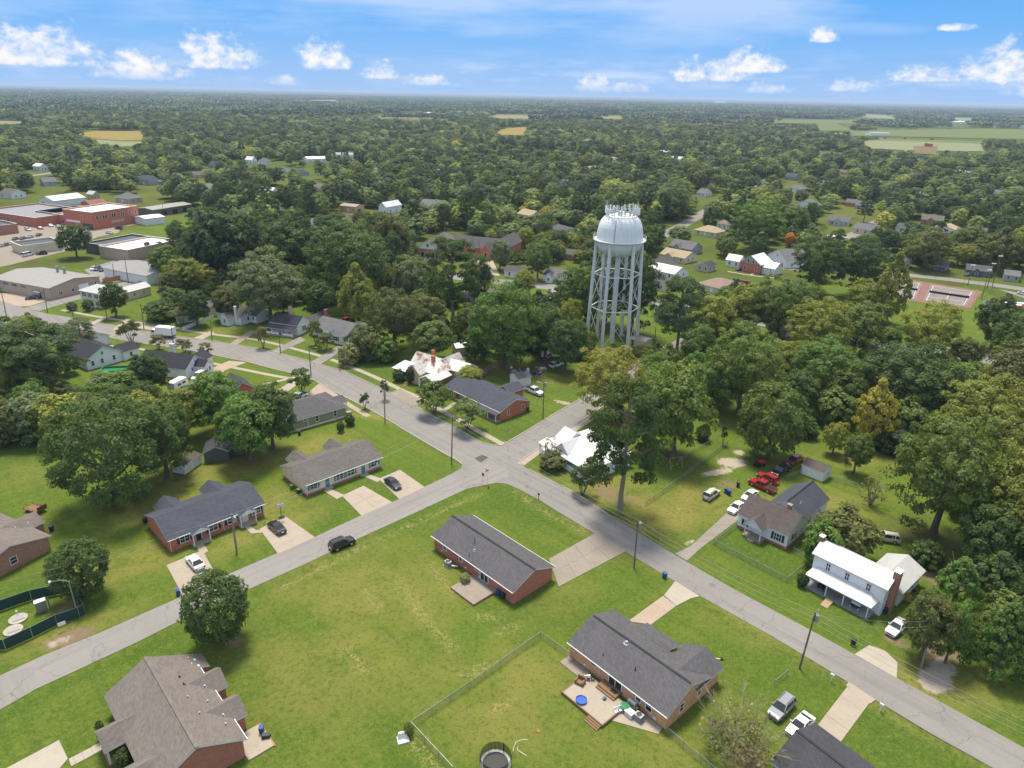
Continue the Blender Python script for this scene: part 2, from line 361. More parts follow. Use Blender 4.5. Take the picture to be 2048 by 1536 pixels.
# ------------------------------------------------------------------ mesh building
class MB:
    def __init__(s): s.v = []; s.f = []; s.mi = []
    def add(s, vs_, fs, mi=0):
        o = len(s.v); s.v += [tuple(q) for q in vs_]
        for f in fs: s.f.append(tuple(i + o for i in f)); s.mi.append(mi)
        return s
    def box(s, x0, y0, z0, x1, y1, z1, mi=0):
        return s.add([(x0, y0, z0), (x1, y0, z0), (x1, y1, z0), (x0, y1, z0), (x0, y0, z1), (x1, y0, z1), (x1, y1, z1), (x0, y1, z1)],
                     [(3, 2, 1, 0), (4, 5, 6, 7), (0, 1, 5, 4), (1, 2, 6, 5), (2, 3, 7, 6), (3, 0, 4, 7)], mi)
    def cyl(s, p0, p1, r0, r1=None, n=8, mi=0, cap=True):
        r1 = r0 if r1 is None else r1
        p0 = Vector(p0); p1 = Vector(p1); d = (p1 - p0)
        if d.length < 1e-6: return s
        d.normalize(); a = d.orthogonal().normalized(); b = d.cross(a)
        vs_ = []
        for p, r in ((p0, r0), (p1, r1)):
            for i in range(n):
                t = 2 * math.pi * i / n
                vs_.append(p + a * (r * math.cos(t)) + b * (r * math.sin(t)))
        fs = [(i, (i + 1) % n, n + (i + 1) % n, n + i) for i in range(n)]
        if cap: fs += [tuple(range(n - 1, -1, -1)), tuple(range(n, 2 * n))]
        return s.add(vs_, fs, mi)
    def tube(s, pts, r, n=5, mi=0):
        for a, b in zip(pts, pts[1:]): s.cyl(a, b, r, r, n, mi, True)
        return s
    def lathe(s, prof, n=24, c=(0, 0, 0), mi=0):
        vs_ = []; fs = []
        for r, z in prof:
            for i in range(n):
                t = 2 * math.pi * i / n
                vs_.append((c[0] + r * math.cos(t), c[1] + r * math.sin(t), c[2] + z))
        for j in range(len(prof) - 1):
            for i in range(n):
                k = (i + 1) % n
                fs.append((j * n + i, j * n + k, (j + 1) * n + k, (j + 1) * n + i))
        if abs(prof[0][0] - prof[-1][0]) < 1e-6: return s.add(vs_, fs, mi)
        if prof[0][0] > 1e-4: fs.append(tuple(range(n - 1, -1, -1)))
        if prof[-1][0] > 1e-4: fs.append(tuple((len(prof) - 1) * n + i for i in range(n)))
        return s.add(vs_, fs, mi)
    def prism(s, poly, z0, z1, mi=0):
        n = len(poly)
        vs_ = [(p[0], p[1], z0) for p in poly] + [(p[0], p[1], z1) for p in poly]
        fs = [tuple(range(n - 1, -1, -1)), tuple(range(n, 2 * n))] + [(i, (i + 1) % n, n + (i + 1) % n, n + i) for i in range(n)]
        return s.add(vs_, fs, mi)
    def loft(s, rings, mi=0, cap=True):
        n = len(rings[0]); vs_ = [p for r in rings for p in r]; fs = []
        for j in range(len(rings) - 1):
            for i in range(n):
                k = (i + 1) % n
                fs.append((j * n + i, j * n + k, (j + 1) * n + k, (j + 1) * n + i))
        if cap: fs += [tuple(range(n - 1, -1, -1)), tuple((len(rings) - 1) * n + i for i in range(n))]
        return s.add(vs_, fs, mi)
    def mesh(s, name, mats, smooth=False):
        me = bpy.data.meshes.new(name)
        me.from_pydata(s.v, [], s.f)
        for m_ in mats: me.materials.append(MATS[m_])
        if len(mats) > 1: me.polygons.foreach_set('material_index', s.mi)
        if smooth: me.polygons.foreach_set('use_smooth', [True] * len(me.polygons))
        me.update()
        return me
    def build(s, name, mats, parent=None, loc=(0, 0, 0), rz=0.0, smooth=False):
        if isinstance(mats, str): mats = [mats]
        return put(name, s.mesh(name, mats, smooth), parent, loc, rz)
def put(name, me, parent=None, loc=(0, 0, 0), rz=0.0):
    o = bpy.data.objects.new(name, me); COL.objects.link(o)
    o.location = loc; o.rotation_euler = (0, 0, rz)
    if parent: o.parent = parent
    return o
def tag(o, label, cat, group=None):
    o['label'] = label; o['category'] = cat
    if group: o['group'] = group
    return o
def thing(name, label, cat, loc=(0, 0, 0), rz=0.0, group=None):
    o = bpy.data.objects.new(name, None); COL.objects.link(o)
    o.location = loc; o.rotation_euler = (0, 0, rz); o.empty_display_size = .5
    return tag(o, label, cat, group)
def kindof(o, k): o['kind'] = k; return o
def copy_tree(o, parent=None):
    c = o.copy(); COL.objects.link(c)
    if parent: c.parent = parent
    for ch in list(o.children): copy_tree(ch, c)
    return c
CACHE = {}
def cached(key, fn):
    if key not in CACHE: CACHE[key] = fn()
    return CACHE[key]
def tri_poly(name, pts, z, mat, parent=None, flat=True, thick=0.0):
    bm = bmesh.new()
    vs_ = [bm.verts.new((p[0], p[1], z)) for p in pts]
    f = bm.faces.new(vs_)
    if f.normal.z == 0: f.normal_update()
    f.normal_update()
    if f.normal.z < 0: f.normal_flip()
    if thick:
        r_ = bmesh.ops.extrude_face_region(bm, geom=[f])
        for v_ in r_['geom']:
            if isinstance(v_, bmesh.types.BMVert): v_.co.z = z
        for v_ in vs_: v_.co.z = z - thick
        bmesh.ops.recalc_face_normals(bm, faces=bm.faces)
    bmesh.ops.triangulate(bm, faces=[q for q in bm.faces if len(q.verts) > 4])
    me = bpy.data.meshes.new(name); bm.to_mesh(me); bm.free()
    me.materials.append(MATS[mat])
    return put(name, me, parent)
def dens(pts, step=3.0):
    out = []
    for a, b in zip(pts, pts[1:]):
        n = max(1, int((b - a).length / step))
        out += [a.lerp(b, i / n) for i in range(n)]
    return out + [pts[-1]]
def ribbon(pts, w0, w1):
    """left/right offset polylines of a centre line"""
    L_, R_ = [], []
    for i, p in enumerate(pts):
        a = pts[max(0, i - 1)]; b = pts[min(len(pts) - 1, i + 1)]
        d = (b - a); d.z = 0; d.normalize(); n = Vector((-d.y, d.x, 0))
        L_.append(p + n * w0); R_.append(p - n * w1)
    return L_, R_
def smooth_line(pts, it=2):
    for _ in range(it):
        q = [pts[0]]
        for a, b in zip(pts, pts[1:]): q += [a.lerp(b, .25), a.lerp(b, .75)]
        pts = q + [pts[-1]]
    return pts
def PX(*pts, z=0): return [G(x, y, z) for x, y in pts]
# ------------------------------------------------------------------ ground
def grass_mat():
    k = NB('grass'); v = k.pos()
    def at(n):
        a = k.n('ShaderNodeAttribute', attribute_name=n); return a.outputs['Fac']
    big = k.noise(v, .018, 5, .6); mid = k.noise(v, .11, 6, .65, .6); sm = k.noise(v, .9, 5, .7); fine = k.noise(v, 4.5, 5, .8)
    tuft = k.noise(v, 1.9, 3, .6, .8)
    mow = k.noise(k.scale(k.rot(v, R(45)), (.025, .55, 1)), 1, 3, .6)
    mow2 = k.noise(k.scale(k.rot(v, R(-42)), (.06, .8, 1)), 1, 3, .6)
    c = k.mix(k.ramp(big, .35, .65), (.070, .128, .013), (.106, .156, .018))
    c = k.mix(k.math('MULTIPLY', k.ramp(mid, .42, .72), .5), c, (.150, .170, .030))
    c = k.mix(k.math('MULTIPLY', k.ramp(mow, .44, .62), .55), c, (.058, .105, .014))
    c = k.mix(k.math('MULTIPLY', k.ramp(mow2, .48, .75), .4), c, (.160, .165, .034))
    c = k.mix(k.math('MULTIPLY', k.ramp(sm, .5, .8), .5), c, (.055, .095, .014))
    lush = at('lush')
    c = k.mix(k.math('MULTIPLY', lush, .75), c, (.050, .105, .012))
    dry = k.math('MULTIPLY', at('dry'), k.ramp(k.math('ADD', k.math('MULTIPLY', mid, .8), k.math('MULTIPLY', sm, .5)), .45, .72))
    c = k.mix(k.math('MULTIPLY', dry, .75), c, (.235, .20, .055))
    straw = k.math('MULTIPLY', at('straw'), k.ramp(k.math('ADD', k.math('MULTIPLY', tuft, .7), k.math('MULTIPLY', fine, .5)), .56, .70))
    c = k.mix(k.math('MULTIPLY', straw, .75), c, (.36, .28, .12))
    sm2 = k.noise(v, 1.5, 3, .7, .5)
    c = k.mix(k.math('MULTIPLY', k.ramp(sm2, .5, .68), .6), c, (.045, .080, .012)); c = k.mix(k.math('MULTIPLY', k.ramp(sm2, .48, .32), .55), c, (.165, .180, .045))
    # mottling of the blades and small bare spots
    c = k.mix(k.math('MULTIPLY', k.ramp(fine, .5, .68), .6), c, (.205, .205, .05))
    c = k.mix(k.math('MULTIPLY', k.ramp(fine, .5, .3), .55), c, (.035, .058, .009))
    dirt = k.ramp(k.math('ADD', at('dirt'), k.math('MULTIPLY', k.math('SUBTRACT', k.math('ADD', k.math('MULTIPLY', sm, .5), k.math('MULTIPLY', mid, .5)), .5), 1.3)), .38, .72)
    dcol = k.mix(k.noise(v, 2.2, 5, .75), (.135, .095, .055), (.26, .19, .125))
    c = k.mix(dirt, c, dcol)
    sand = k.ramp(k.math('ADD', at('sand'), k.math('MULTIPLY', k.math('SUBTRACT', k.math('ADD', k.math('MULTIPLY', sm, .6), k.math('MULTIPLY', mid, .4)), .5), 1.5)), .40, .68)
    scol = k.mix(k.noise(v, 3.2, 5, .8), (.24, .195, .15), (.52, .44, .36))
    c = k.mix(sand, c, scol)
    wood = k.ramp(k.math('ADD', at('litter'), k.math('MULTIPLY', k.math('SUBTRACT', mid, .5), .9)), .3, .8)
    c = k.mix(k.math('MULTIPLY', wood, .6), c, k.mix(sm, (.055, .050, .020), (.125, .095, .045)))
    k.color(c); k.rough(.95); k.b.inputs['Specular IOR Level'].default_value = .08
    k.bump(k.math('ADD', fine, k.math('MULTIPLY', sm, .8)), .7, .16)
    return k.m
grass_mat()
def land_mat():
    k = NB('land'); v = k.pos()
    a = k.noise(v, .006, 5, .6); b = k.noise(v, .05, 5, .65); c_ = k.noise(v, .9, 4, .7)
    c = k.mix(k.ramp(a, .35, .65), (.080, .118, .020), (.125, .140, .030))
    c = k.mix(k.ramp(b, .45, .7), c, (.085, .080, .030))
    c = k.mix(k.math('MULTIPLY', c_, .5), c, (.05, .07, .015))
    k.color(c); k.rough(1); k.b.inputs['Specular IOR Level'].default_value = .05
    return k.m
land_mat()
GX0, GX1, GY0, GY1, GS = -200, 200, 36, 300, 1.0
nx = int((GX1 - GX0) / GS) + 1; ny = int((GY1 - GY0) / GS) + 1
gx, gy = np.meshgrid(np.linspace(GX0, GX1, nx), np.linspace(GY0, GY1, ny))
gz = np.zeros_like(gx)
ATT = {n: np.zeros_like(gx) for n in ('dry', 'dirt', 'sand', 'lush', 'straw', 'litter')}
def blob(att, px, py, rx, ry=None, ang=0, w=1.0):
    p = G(px, py); ry = ry or rx
    ca, sa = math.cos(R(ang)), math.sin(R(ang))
    dx, dy = gx - p.x, gy - p.y
    u, v = (dx * ca + dy * sa) / rx, (-dx * sa + dy * ca) / ry
    ATT[att][:] = np.maximum(ATT[att], w * np.clip(1.35 - np.sqrt(u * u + v * v), 0, 1))
def line_dist(pts):
    d = np.full_like(gx, 1e9)
    for a, b in zip(pts, pts[1:]):
        vx, vy = b.x - a.x, b.y - a.y; L2 = vx * vx + vy * vy + 1e-9
        t = np.clip(((gx - a.x) * vx + (gy - a.y) * vy) / L2, 0, 1)
        d = np.minimum(d, np.hypot(gx - a.x - t * vx, gy - a.y - t * vy))
    return d
def stroke(att, pts, w, amt=1.0):
    d = line_dist(PX(*pts)); ATT[att][:] = np.maximum(ATT[att], amt * np.clip(1.3 - d / w, 0, 1))
def ditch(pts, depth=.28, w=1.2, lush=.8):
    d = line_dist(PX(*pts))
    gz[:] = np.minimum(gz, -depth * np.clip(1 - (d / w) ** 2, 0, 1))
    ATT['lush'][:] = np.maximum(ATT['lush'], lush * np.clip(1.2 - d / w, 0, 1))
# swales beside the roads
ditch([(300, 1297), (150, 1362), (0, 1440)]); ditch([(860, 1033), (720, 1098), (560, 1168), (520, 1188)]); ditch([(380, 1256), (300, 1292)])
ditch([(340, 1214), (260, 1250), (190, 1285)]); ditch([(1030, 992), (1080, 1018), (1130, 1048), (1180, 1075)]); ditch([(1400, 1215), (1560, 1303), (1690, 1376)], .2)
ditch([(1775, 1432), (1880, 1492), (1950, 1536)], .2)
# worn, dry and bare places
for a in [('dry', 600, 900, 12, 6, 45), ('dry', 620, 845, 9, 3, 40), ('dry', 460, 940, 16, 5, 42), ('dry', 560, 1020, 8), ('dry', 470, 1080, 7, 4, 45, .8), ('dry', 260, 1130, 10, 6, 40, .9), ('dry', 330, 1010, 9, 5, 45),
          ('dry', 720, 1180, 16, 12, 0, .8), ('dry', 640, 1330, 14, 14, 0, .7), ('dry', 900, 1380, 8, 8, 0, .6), ('dry', 1030, 1350, 9, 7, 0, .7), ('dry', 1010, 1440, 9, 6, 0, .7), ('dry', 1250, 1085, 12, 5, -45, .8), ('dry', 1330, 1040, 16, 7, 40), ('dry', 1400, 1000, 11, 8, 0),
          ('dry', 1230, 985, 14, 8, -30), ('dry', 1640, 1010, 9, 6), ('dry', 1730, 920, 12, 5, 0, .9), ('dry', 1300, 1500, 9, 6, 0, .5), ('dry', 1490, 1260, 10, 3, -45, .6), ('dry', 60, 950, 12, 5, 0, .5), ('dry', 150, 1260, 9, 3, 40), ('dry', 760, 830, 6, 3, -40, .8), ('dry', 1110, 760, 9, 5, 0, .8),
          ('dry', 470, 660, 16, 4, 20, .8), ('dry', 1130, 1200, 8, 4, 45, .5), ('dry', 1870, 1370, 9, 5),
          ('dirt', 1230, 990, 9, 5, -40, .62), ('dirt', 1160, 985, 6, 3, -40, .5), ('dirt', 140, 1275, 4.5, 2.4, 40, .85), ('dirt', 60, 1235, 7, 3.5, 40, .45), ('dirt', 130, 1215, 4, 3, 40, .6), ('dirt', 1900, 1150, 8, 6, 0, .8), ('dirt', 1850, 1130, 5, 5, 0, .75), ('dirt', 1880, 1305, 5, 4, 0, .7), ('dirt', 1790, 1280, 3.2, 2.2, -45, .7),
          ('dirt', 1000, 1330, 1, 1, 0, .3), ('dirt', 1450, 970, 6, 4, 30, .55), ('dirt', 1780, 905, 7, 3, 0, .6), ('dirt', 1690, 880, 7, 3, 0, .55), ('dirt', 1095, 728, 5, 3, 0, .8), ('dirt', 1115, 765, 6, 4, 0, .5), ('dirt', 470, 1283, 1.5, 1.5, 0, .9), ('dirt', 1430, 1090, 5, 1, 45, .5),
          ('dirt', 860, 1108, 1.6, 1.2, 0, .6), ('dirt', 838, 1118, 1.9, 1.2, 0, .6), ('dirt', 1490, 1520, 4, 3, 0, .7), ('dirt', 850, 830, 3, 1, -45, .5), ('dirt', 1010, 884, 1.2, 1.2, 0, .8), ('dirt', 110, 1120, 4, 1.4, 45, .5),
          ('sand', 1465, 925, 4.2, 3, 0, .85), ('sand', 1435, 945, 6, 1.6, 20, .72), ('sand', 1478, 905, 2, 2, 0, .8), ('sand', 1870, 1360, 3.5, 2.6, 45, .92), ('sand', 1888, 1335, 3, 2.4, 45, .8), ('sand', 1380, 1085, 3, 1, 45, .6), ('sand', 1130, 806, 5, 1.6, -30, .7), ('sand', 160, 1300, 6, 2, 38, .55), ('sand', 115, 1285, 3, 1.6, 38, .6), ('sand', 1360, 1020, 2, 1, 0, .5),
          ('lush', 440, 1330, 10, 8), ('lush', 870, 1010, 22, 6, 45, .6), ('lush', 1040, 1010, 12, 6, -45, .8), ('lush', 1050, 870, 8, 6), ('lush', 1520, 1110, 8, 5, -45), ('lush', 60, 1180, 12, 4, 40), ('lush', 60, 900, 14, 6), ('lush', 1100, 1220, 12, 6), ('lush', 1800, 1470, 10, 8, 0, .7), ('lush', 580, 1400, 12, 10, 0, .7), ('lush', 1560, 1350, 10, 7, 0, .5), ('lush', 740, 745, 12, 5), ('lush', 850, 700, 9, 5), ('lush', 1120, 775, 9, 5, 0, .7)]: blob(*a)
for a in [([(795, 1165), (850, 1240), (905, 1295)], 1.1), ([(860, 1130), (905, 1185)], 1.0), ([(960, 1230), (1000, 1238)], 1.0), ([(1000, 1265), (1040, 1250)], 1.0), ([(700, 1105), (830, 1045), (960, 988)], .8), ([(1030, 985), (1100, 1028), (1165, 1062)], .9), ([(560, 1175), (690, 1112)], .8), ([(830, 1480), (870, 1536)], 1.2),
          ([(690, 1300), (730, 1340)], 1.0), ([(930, 1350), (980, 1330)], 1.0), ([(990, 1420), (1020, 1400)], 1.0), ([(640, 840), (700, 830), (760, 835)], 1.2), ([(730, 1180), (760, 1220)], .8)]: stroke('straw', *a)
stroke('dirt', [(1380, 1135), (1500, 1205), (1620, 1272), (1720, 1330)], .6, .3); stroke('dry', [(1000, 945), (1060, 955), (1250, 1070)], 1.0, .8); stroke('dry', [(1420, 1205), (1700, 1365)], .8, .7); stroke('dry', [(1750, 1410), (1990, 1545)], 1.0, .8)

# ------------------------------------------------------------------ roads, drives, walks
def sheet(name, pix, z, mat, thick=.06):
    return kindof(tri_poly(name, PX(*pix), z, mat, thick=thick), 'structure')
A_FAR = [(-260, 585), (0, 601), (60, 620), (93, 627), (195, 644), (281, 661), (350, 672), (427, 682), (462, 688), (510, 696), (552, 705), (615, 721), (644, 730), (689, 742), (720, 757), (771, 781), (825, 808), (873, 836), (912, 857), (943, 875), (966, 886), (985, 891), (1003, 891), (1013, 886)]
A_FAR2 = [(1040, 923), (1044, 930), (1057, 939), (1093, 958), (1139, 980), (1215, 1028), (1300, 1080), (1380, 1128), (1456, 1172), (1532, 1213), (1609, 1254), (1709, 1309), (1793, 1356), (1877, 1402), (2048, 1496), (2400, 1690)]
A_NEAR = [(-260, 632), (0, 645), (85, 655), (200, 672), (262, 684), (331, 694), (383, 702), (462, 718), (494, 724), (537, 736), (587, 748), (628, 761), (658, 779), (689, 794), (732, 816), (771, 837), (803, 857), (843, 881), (882, 904), (912, 920), (924, 929), (922, 939)]
A_NEAR2 = [(978, 969), (994, 966), (1014, 968), (1037, 978), (1076, 999), (1122, 1027), (1177, 1060), (1250, 1103), (1350, 1163), (1414, 1200), (1484, 1239), (1575, 1291), (1696, 1365), (1750, 1400), (1864, 1469), (1985, 1536), (2250, 1690)]
B_UP = [(922, 937), (903, 948), (849, 974), (799, 998), (723, 1031), (628, 1075), (540, 1113), (454, 1150), (366, 1192), (200, 1266), (85, 1312), (0, 1352), (-200, 1440)]
B_LOW = [(990, 966), (978, 969), (934, 978), (843, 1020), (707, 1082), (620, 1124), (540, 1160), (375, 1234), (272, 1286), (145, 1345), (73, 1378), (0, 1420), (-150, 1505)]
C_L = [(1003, 892), (1012, 886), (1060, 858), (1100, 833), (1164, 796), (1225, 755), (1295, 710), (1332, 690), (1362, 676)]
C_R = [(1041, 924), (1078, 896), (1130, 863), (1185, 828), (1260, 775), (1320, 732), (1350, 705), (1385, 684)]
sheet('road', A_FAR + A_FAR2 + A_NEAR2[::-1] + A_NEAR[::-1], .050, 'asphalt_mid', .09)
sheet('side_road', B_UP + B_LOW[::-1], .062, 'asphalt_pale', .09)
sheet('side_road', C_L + C_R[::-1], .058, 'asphalt_mid', .09)
sheet('road_patch', [(949, 917), (964, 910), (977, 915), (961, 926)], .068, 'asphalt_patch', .012)
sheet('road_patch', [(-60, 1386), (0, 1352), (66, 1332), (76, 1372), (0, 1420), (-60, 1450)], .074, 'asphalt_mid', .012)
sheet('road_patch', [(905, 948), (960, 925), (1010, 935), (1020, 955), (990, 965), (945, 972)], .071, 'asphalt_pale', .012)
# the cross street by the church, the tennis-court street and the far streets
def street(name, pix, w, mat, z=.05):
    c = smooth_line(PX(*pix), 2); L_, R_ = ribbon(c, w / 2, w / 2)
    return kindof(tri_poly(name, L_ + R_[::-1], z, mat, thick=.06), 'structure')
street('cross_street', [(560, 505), (700, 526), (843, 546), (980, 562), (1190, 583), (1400, 620), (1600, 661), (1760, 694), (1930, 711), (2048, 733), (2300, 780)], 8.5, 'asphalt_mid')
street('cross_street', [(1480, 520), (1560, 536), (1640, 540), (1812, 549), (1935, 563), (2048, 578), (2250, 612)], 7.5, 'asphalt_mid', .046)
street('far_street', [(1180, 520), (1260, 500), (1322, 474), (1388, 438), (1432, 410), (1470, 392), (1520, 372)], 8.0, 'asphalt_mid', .044)
street('far_street', [(1600, 490), (1690, 480), (1760, 440), (1830, 405)], 7.0, 'asphalt_mid', .042)
street('far_street', [(60, 620), (156, 592), (250, 569), (318, 555), (345, 520)], 8.0, 'asphalt_mid', .048)
street('far_street', [(244, 452), (310, 434), (380, 418), (520, 400)], 7.0, 'asphalt_pale', .046)
street('far_street', [(-40, 360), (60, 352), (110, 345)], 8.0, 'asphalt_pale', .046)
street('far_street', [(1255, 365), (1290, 350), (1310, 340)], 8.0, 'concrete', .046)
sheet('paved_yard', [(-60, 455), (60, 436), (150, 448), (245, 452), (236, 466), (196, 474), (140, 500), (20, 530), (-60, 545)], .04, 'concrete_old')
sheet('car_park', [(168, 540), (230, 520), (305, 545), (250, 562), (205, 566)], .052, 'asphalt_pale')
sheet('paved_yard', [(-40, 590), (70, 582), (98, 600), (60, 612), (-40, 618)], .045, 'concrete_pink')
sheet('car_park', [(1994, 578), (2060, 590), (2120, 606), (2060, 600)], .058, 'asphalt_pale')
# kerbs along the road and the side road
def kerb(pix):
    pts = dens(PX(*pix), 4); L_, R_ = ribbon(pts, .09, .09); m = MB()
    rings = [[(a.x, a.y, -.05), (a.x, a.y, .17), (b.x, b.y, .17), (b.x, b.y, -.05)] for a, b in zip(L_, R_)]
    m.loft(rings); return kindof(m.build('kerb', 'kerb_stone'), 'structure')
kerb(A_FAR[5:]); kerb(A_NEAR[4:-1]); kerb([(1012, 886)] + C_L[2:7]); kerb([A_FAR2[1], A_FAR2[0]] + C_R[1:5]); kerb(A_FAR2[2:6])
def slab_path(name, pix, w, mat, z=.055, slab=1.5):
    pts = dens(smooth_line(PX(*pix), 1), slab); L_, R_ = ribbon(pts, w / 2, w / 2); m = MB()
    for i in range(len(pts) - 1):
        g = .012
        a, b, c, d = L_[i], R_[i], R_[i + 1], L_[i + 1]
        e = (d - a).normalized() * g
        dz = rnd.uniform(-.006, .006)
        q = [a + e, b + e, c - e, d - e]
        m.add([(p.x, p.y, -.02) for p in q] + [(p.x, p.y, z + dz) for p in q], [(4, 5, 6, 7), (0, 1, 5, 4), (1, 2, 6, 5), (2, 3, 7, 6), (3, 0, 4, 7)])
    o = m.build(name, mat)
    bmf = bmesh.new(); bmf.from_mesh(o.data); bmesh.ops.recalc_face_normals(bmf, faces=bmf.faces); bmf.to_mesh(o.data); bmf.free()
    return kindof(o, 'structure')
slab_path('sidewalk', [(124, 620), (195, 634), (317, 651), (415, 668), (507, 678), (564, 691), (644, 713)], 1.5, 'concrete')
slab_path('sidewalk', [(662, 719), (712, 738), (761, 759), (800, 779), (831, 792), (888, 824), (964, 866), (1006, 889)], 1.5, 'concrete')
slab_path('sidewalk', [(200, 690), (300, 700), (400, 722), (466, 735), (544, 751), (590, 759)], 1.4, 'concrete')
slab_path('sidewalk', [(648, 775), (691, 806), (737, 833)], 1.5, 'concrete')
slab_path('sidewalk', [(1041, 929), (1078, 902), (1130, 870), (1187, 834)], 1.8, 'concrete')
slab_path('sidewalk', [(1455, 543), (1500, 551), (1550, 556)], 1.4, 'concrete')
slab_path('sidewalk', [(1880, 693), (1960, 706), (2048, 722)], 1.4, 'concrete')
def drive(pix, mat, z=.075, nu=1, nv=1, name='driveway', jit=.01):
    """a drive poured in nu x nv slabs between four corners (or one free-form pour)"""
    if len(pix) != 4 or nu * nv == 1:
        return sheet(name, pix, z, mat)
    c = PX(*pix); root = None; k = 0
    for i in range(nu):
        for j in range(nv):
            q = [c[0].lerp(c[1], u).lerp(c[3].lerp(c[2], u), v) for u, v in ((i / nu, j / nv), ((i + 1) / nu, j / nv), ((i + 1) / nu, (j + 1) / nv), (i / nu, (j + 1) / nv))]
            ce = sum(q, Vector()) / 4
            q = [p + (ce - p).normalized() * .02 for p in q]
            o = tri_poly('driveway' if root is None else 'slab', q, z + rnd.uniform(-.008, .008), mat, thick=.09)
            if root is None: root = kindof(o, 'structure'); root.name = name
            else: o.parent = root
    return root
drive([(684, 992), (727, 972), (785, 1005), (723, 1032)], 'concrete', nu=2, nv=2)
drive([(757, 958), (800, 940), (850, 975), (799, 999)], 'concrete', nu=2, nv=1)
drive([(519, 1058), (572, 1034), (630, 1075), (556, 1108)], 'concrete', nu=2, nv=1)
drive([(333, 1131), (405, 1101), (434, 1153), (366, 1193)], 'concrete', nu=2, nv=1)
drive([(391, 1089), (406, 1086), (417, 1103), (402, 1111)], 'concrete', .08, name='front_walk'); drive([(487, 1053), (500, 1052), (512, 1061), (528, 1059), (530, 1065), (503, 1068)], 'concrete', .08, name='front_walk')
drive([(647, 982), (660, 978), (690, 991), (674, 999)], 'concrete', .08, name='front_walk'); drive([(725, 952), (737, 949), (764, 958), (755, 965)], 'concrete', .08, name='front_walk')
drive([(1098, 1118), (1195, 1064), (1252, 1103), (1117, 1174)], 'concrete_old', nu=4, nv=2)
drive([(1256, 1243), (1326, 1192), (1353, 1212), (1302, 1250)], 'concrete_pink', nu=3, nv=1)
drive([(1328, 1191), (1350, 1163), (1400, 1193), (1382, 1197), (1353, 1212)], 'concrete_new', .08, name='driveway_apron')
drive([(1620, 1470), (1694, 1374), (1740, 1405), (1668, 1503)], 'concrete', nu=5, nv=1); drive([(1692, 1372), (1697, 1364), (1751, 1400), (1740, 1408)], 'concrete', .08, name='driveway_apron')
drive([(1709, 1309), (1738, 1291), (1770, 1302), (1795, 1326), (1793, 1357)], 'concrete_new', .08, name='driveway_apron')
drive([(1350, 1108), (1382, 1092), (1454, 1026), (1500, 985), (1516, 994), (1474, 1042), (1400, 1098), (1374, 1122)], 'asphalt_drive')
drive([(-30, 1560), (30, 1528), (118, 1481), (136, 1518), (100, 1560)], 'concrete_new'); slab_path('front_walk', [(140, 1526), (175, 1508), (212, 1487)], 1.3, 'concrete_new', .08)
drive([(372, 775), (396, 752), (430, 734), (458, 722), (494, 725), (450, 741), (424, 764), (398, 782)], 'concrete_pink'); slab_path('front_walk', [(525, 770), (590, 755)], 1.4, 'concrete', .08); drive([(540, 789), (584, 763), (600, 766), (556, 797)], 'concrete', .075)
drive([(606, 797), (625, 778), (640, 766), (664, 782), (650, 800)], 'concrete_pink')
drive([(541, 703), (556, 707), (612, 681), (600, 674)], 'asphalt_mid', .08); drive([(622, 724), (640, 730), (690, 698), (676, 692)], 'asphalt_mid', .08)
drive([(776, 789), (800, 777), (850, 805), (828, 814)], 'concrete_old', .075, 1, 3); slab_path('front_walk', [(885, 823), (912, 806)], 1.3, 'concrete', .08)
drive([(800, 777), (806, 775), (842, 756), (832, 753)], 'rust_metal', .07, name='brick_drive')
drive([(388, 676), (404, 680), (430, 666), (420, 663)], 'concrete', .075); drive([(455, 690), (470, 693), (512, 664), (502, 660)], 'concrete_old', .07)
drive([(225, 660), (238, 664), (262, 640), (252, 637)], 'concrete', .075); slab_path('front_walk', [(1500, 551), (1520, 540)], 1.2, 'concrete', .08)
slab_path('front_walk', [(170, 655), (200, 640), (215, 634)], 2.2, 'concrete', .08); drive([(262, 655), (300, 660), (320, 650), (290, 647)], 'concrete', .07)
drive([(205, 672), (222, 676), (245, 664), (232, 660)], 'concrete_old', .075)
drive([(940, 515), (958, 548), (1000, 552), (985, 520), (1010, 480), (985, 478)], 'concrete', .06, name='church_drive')

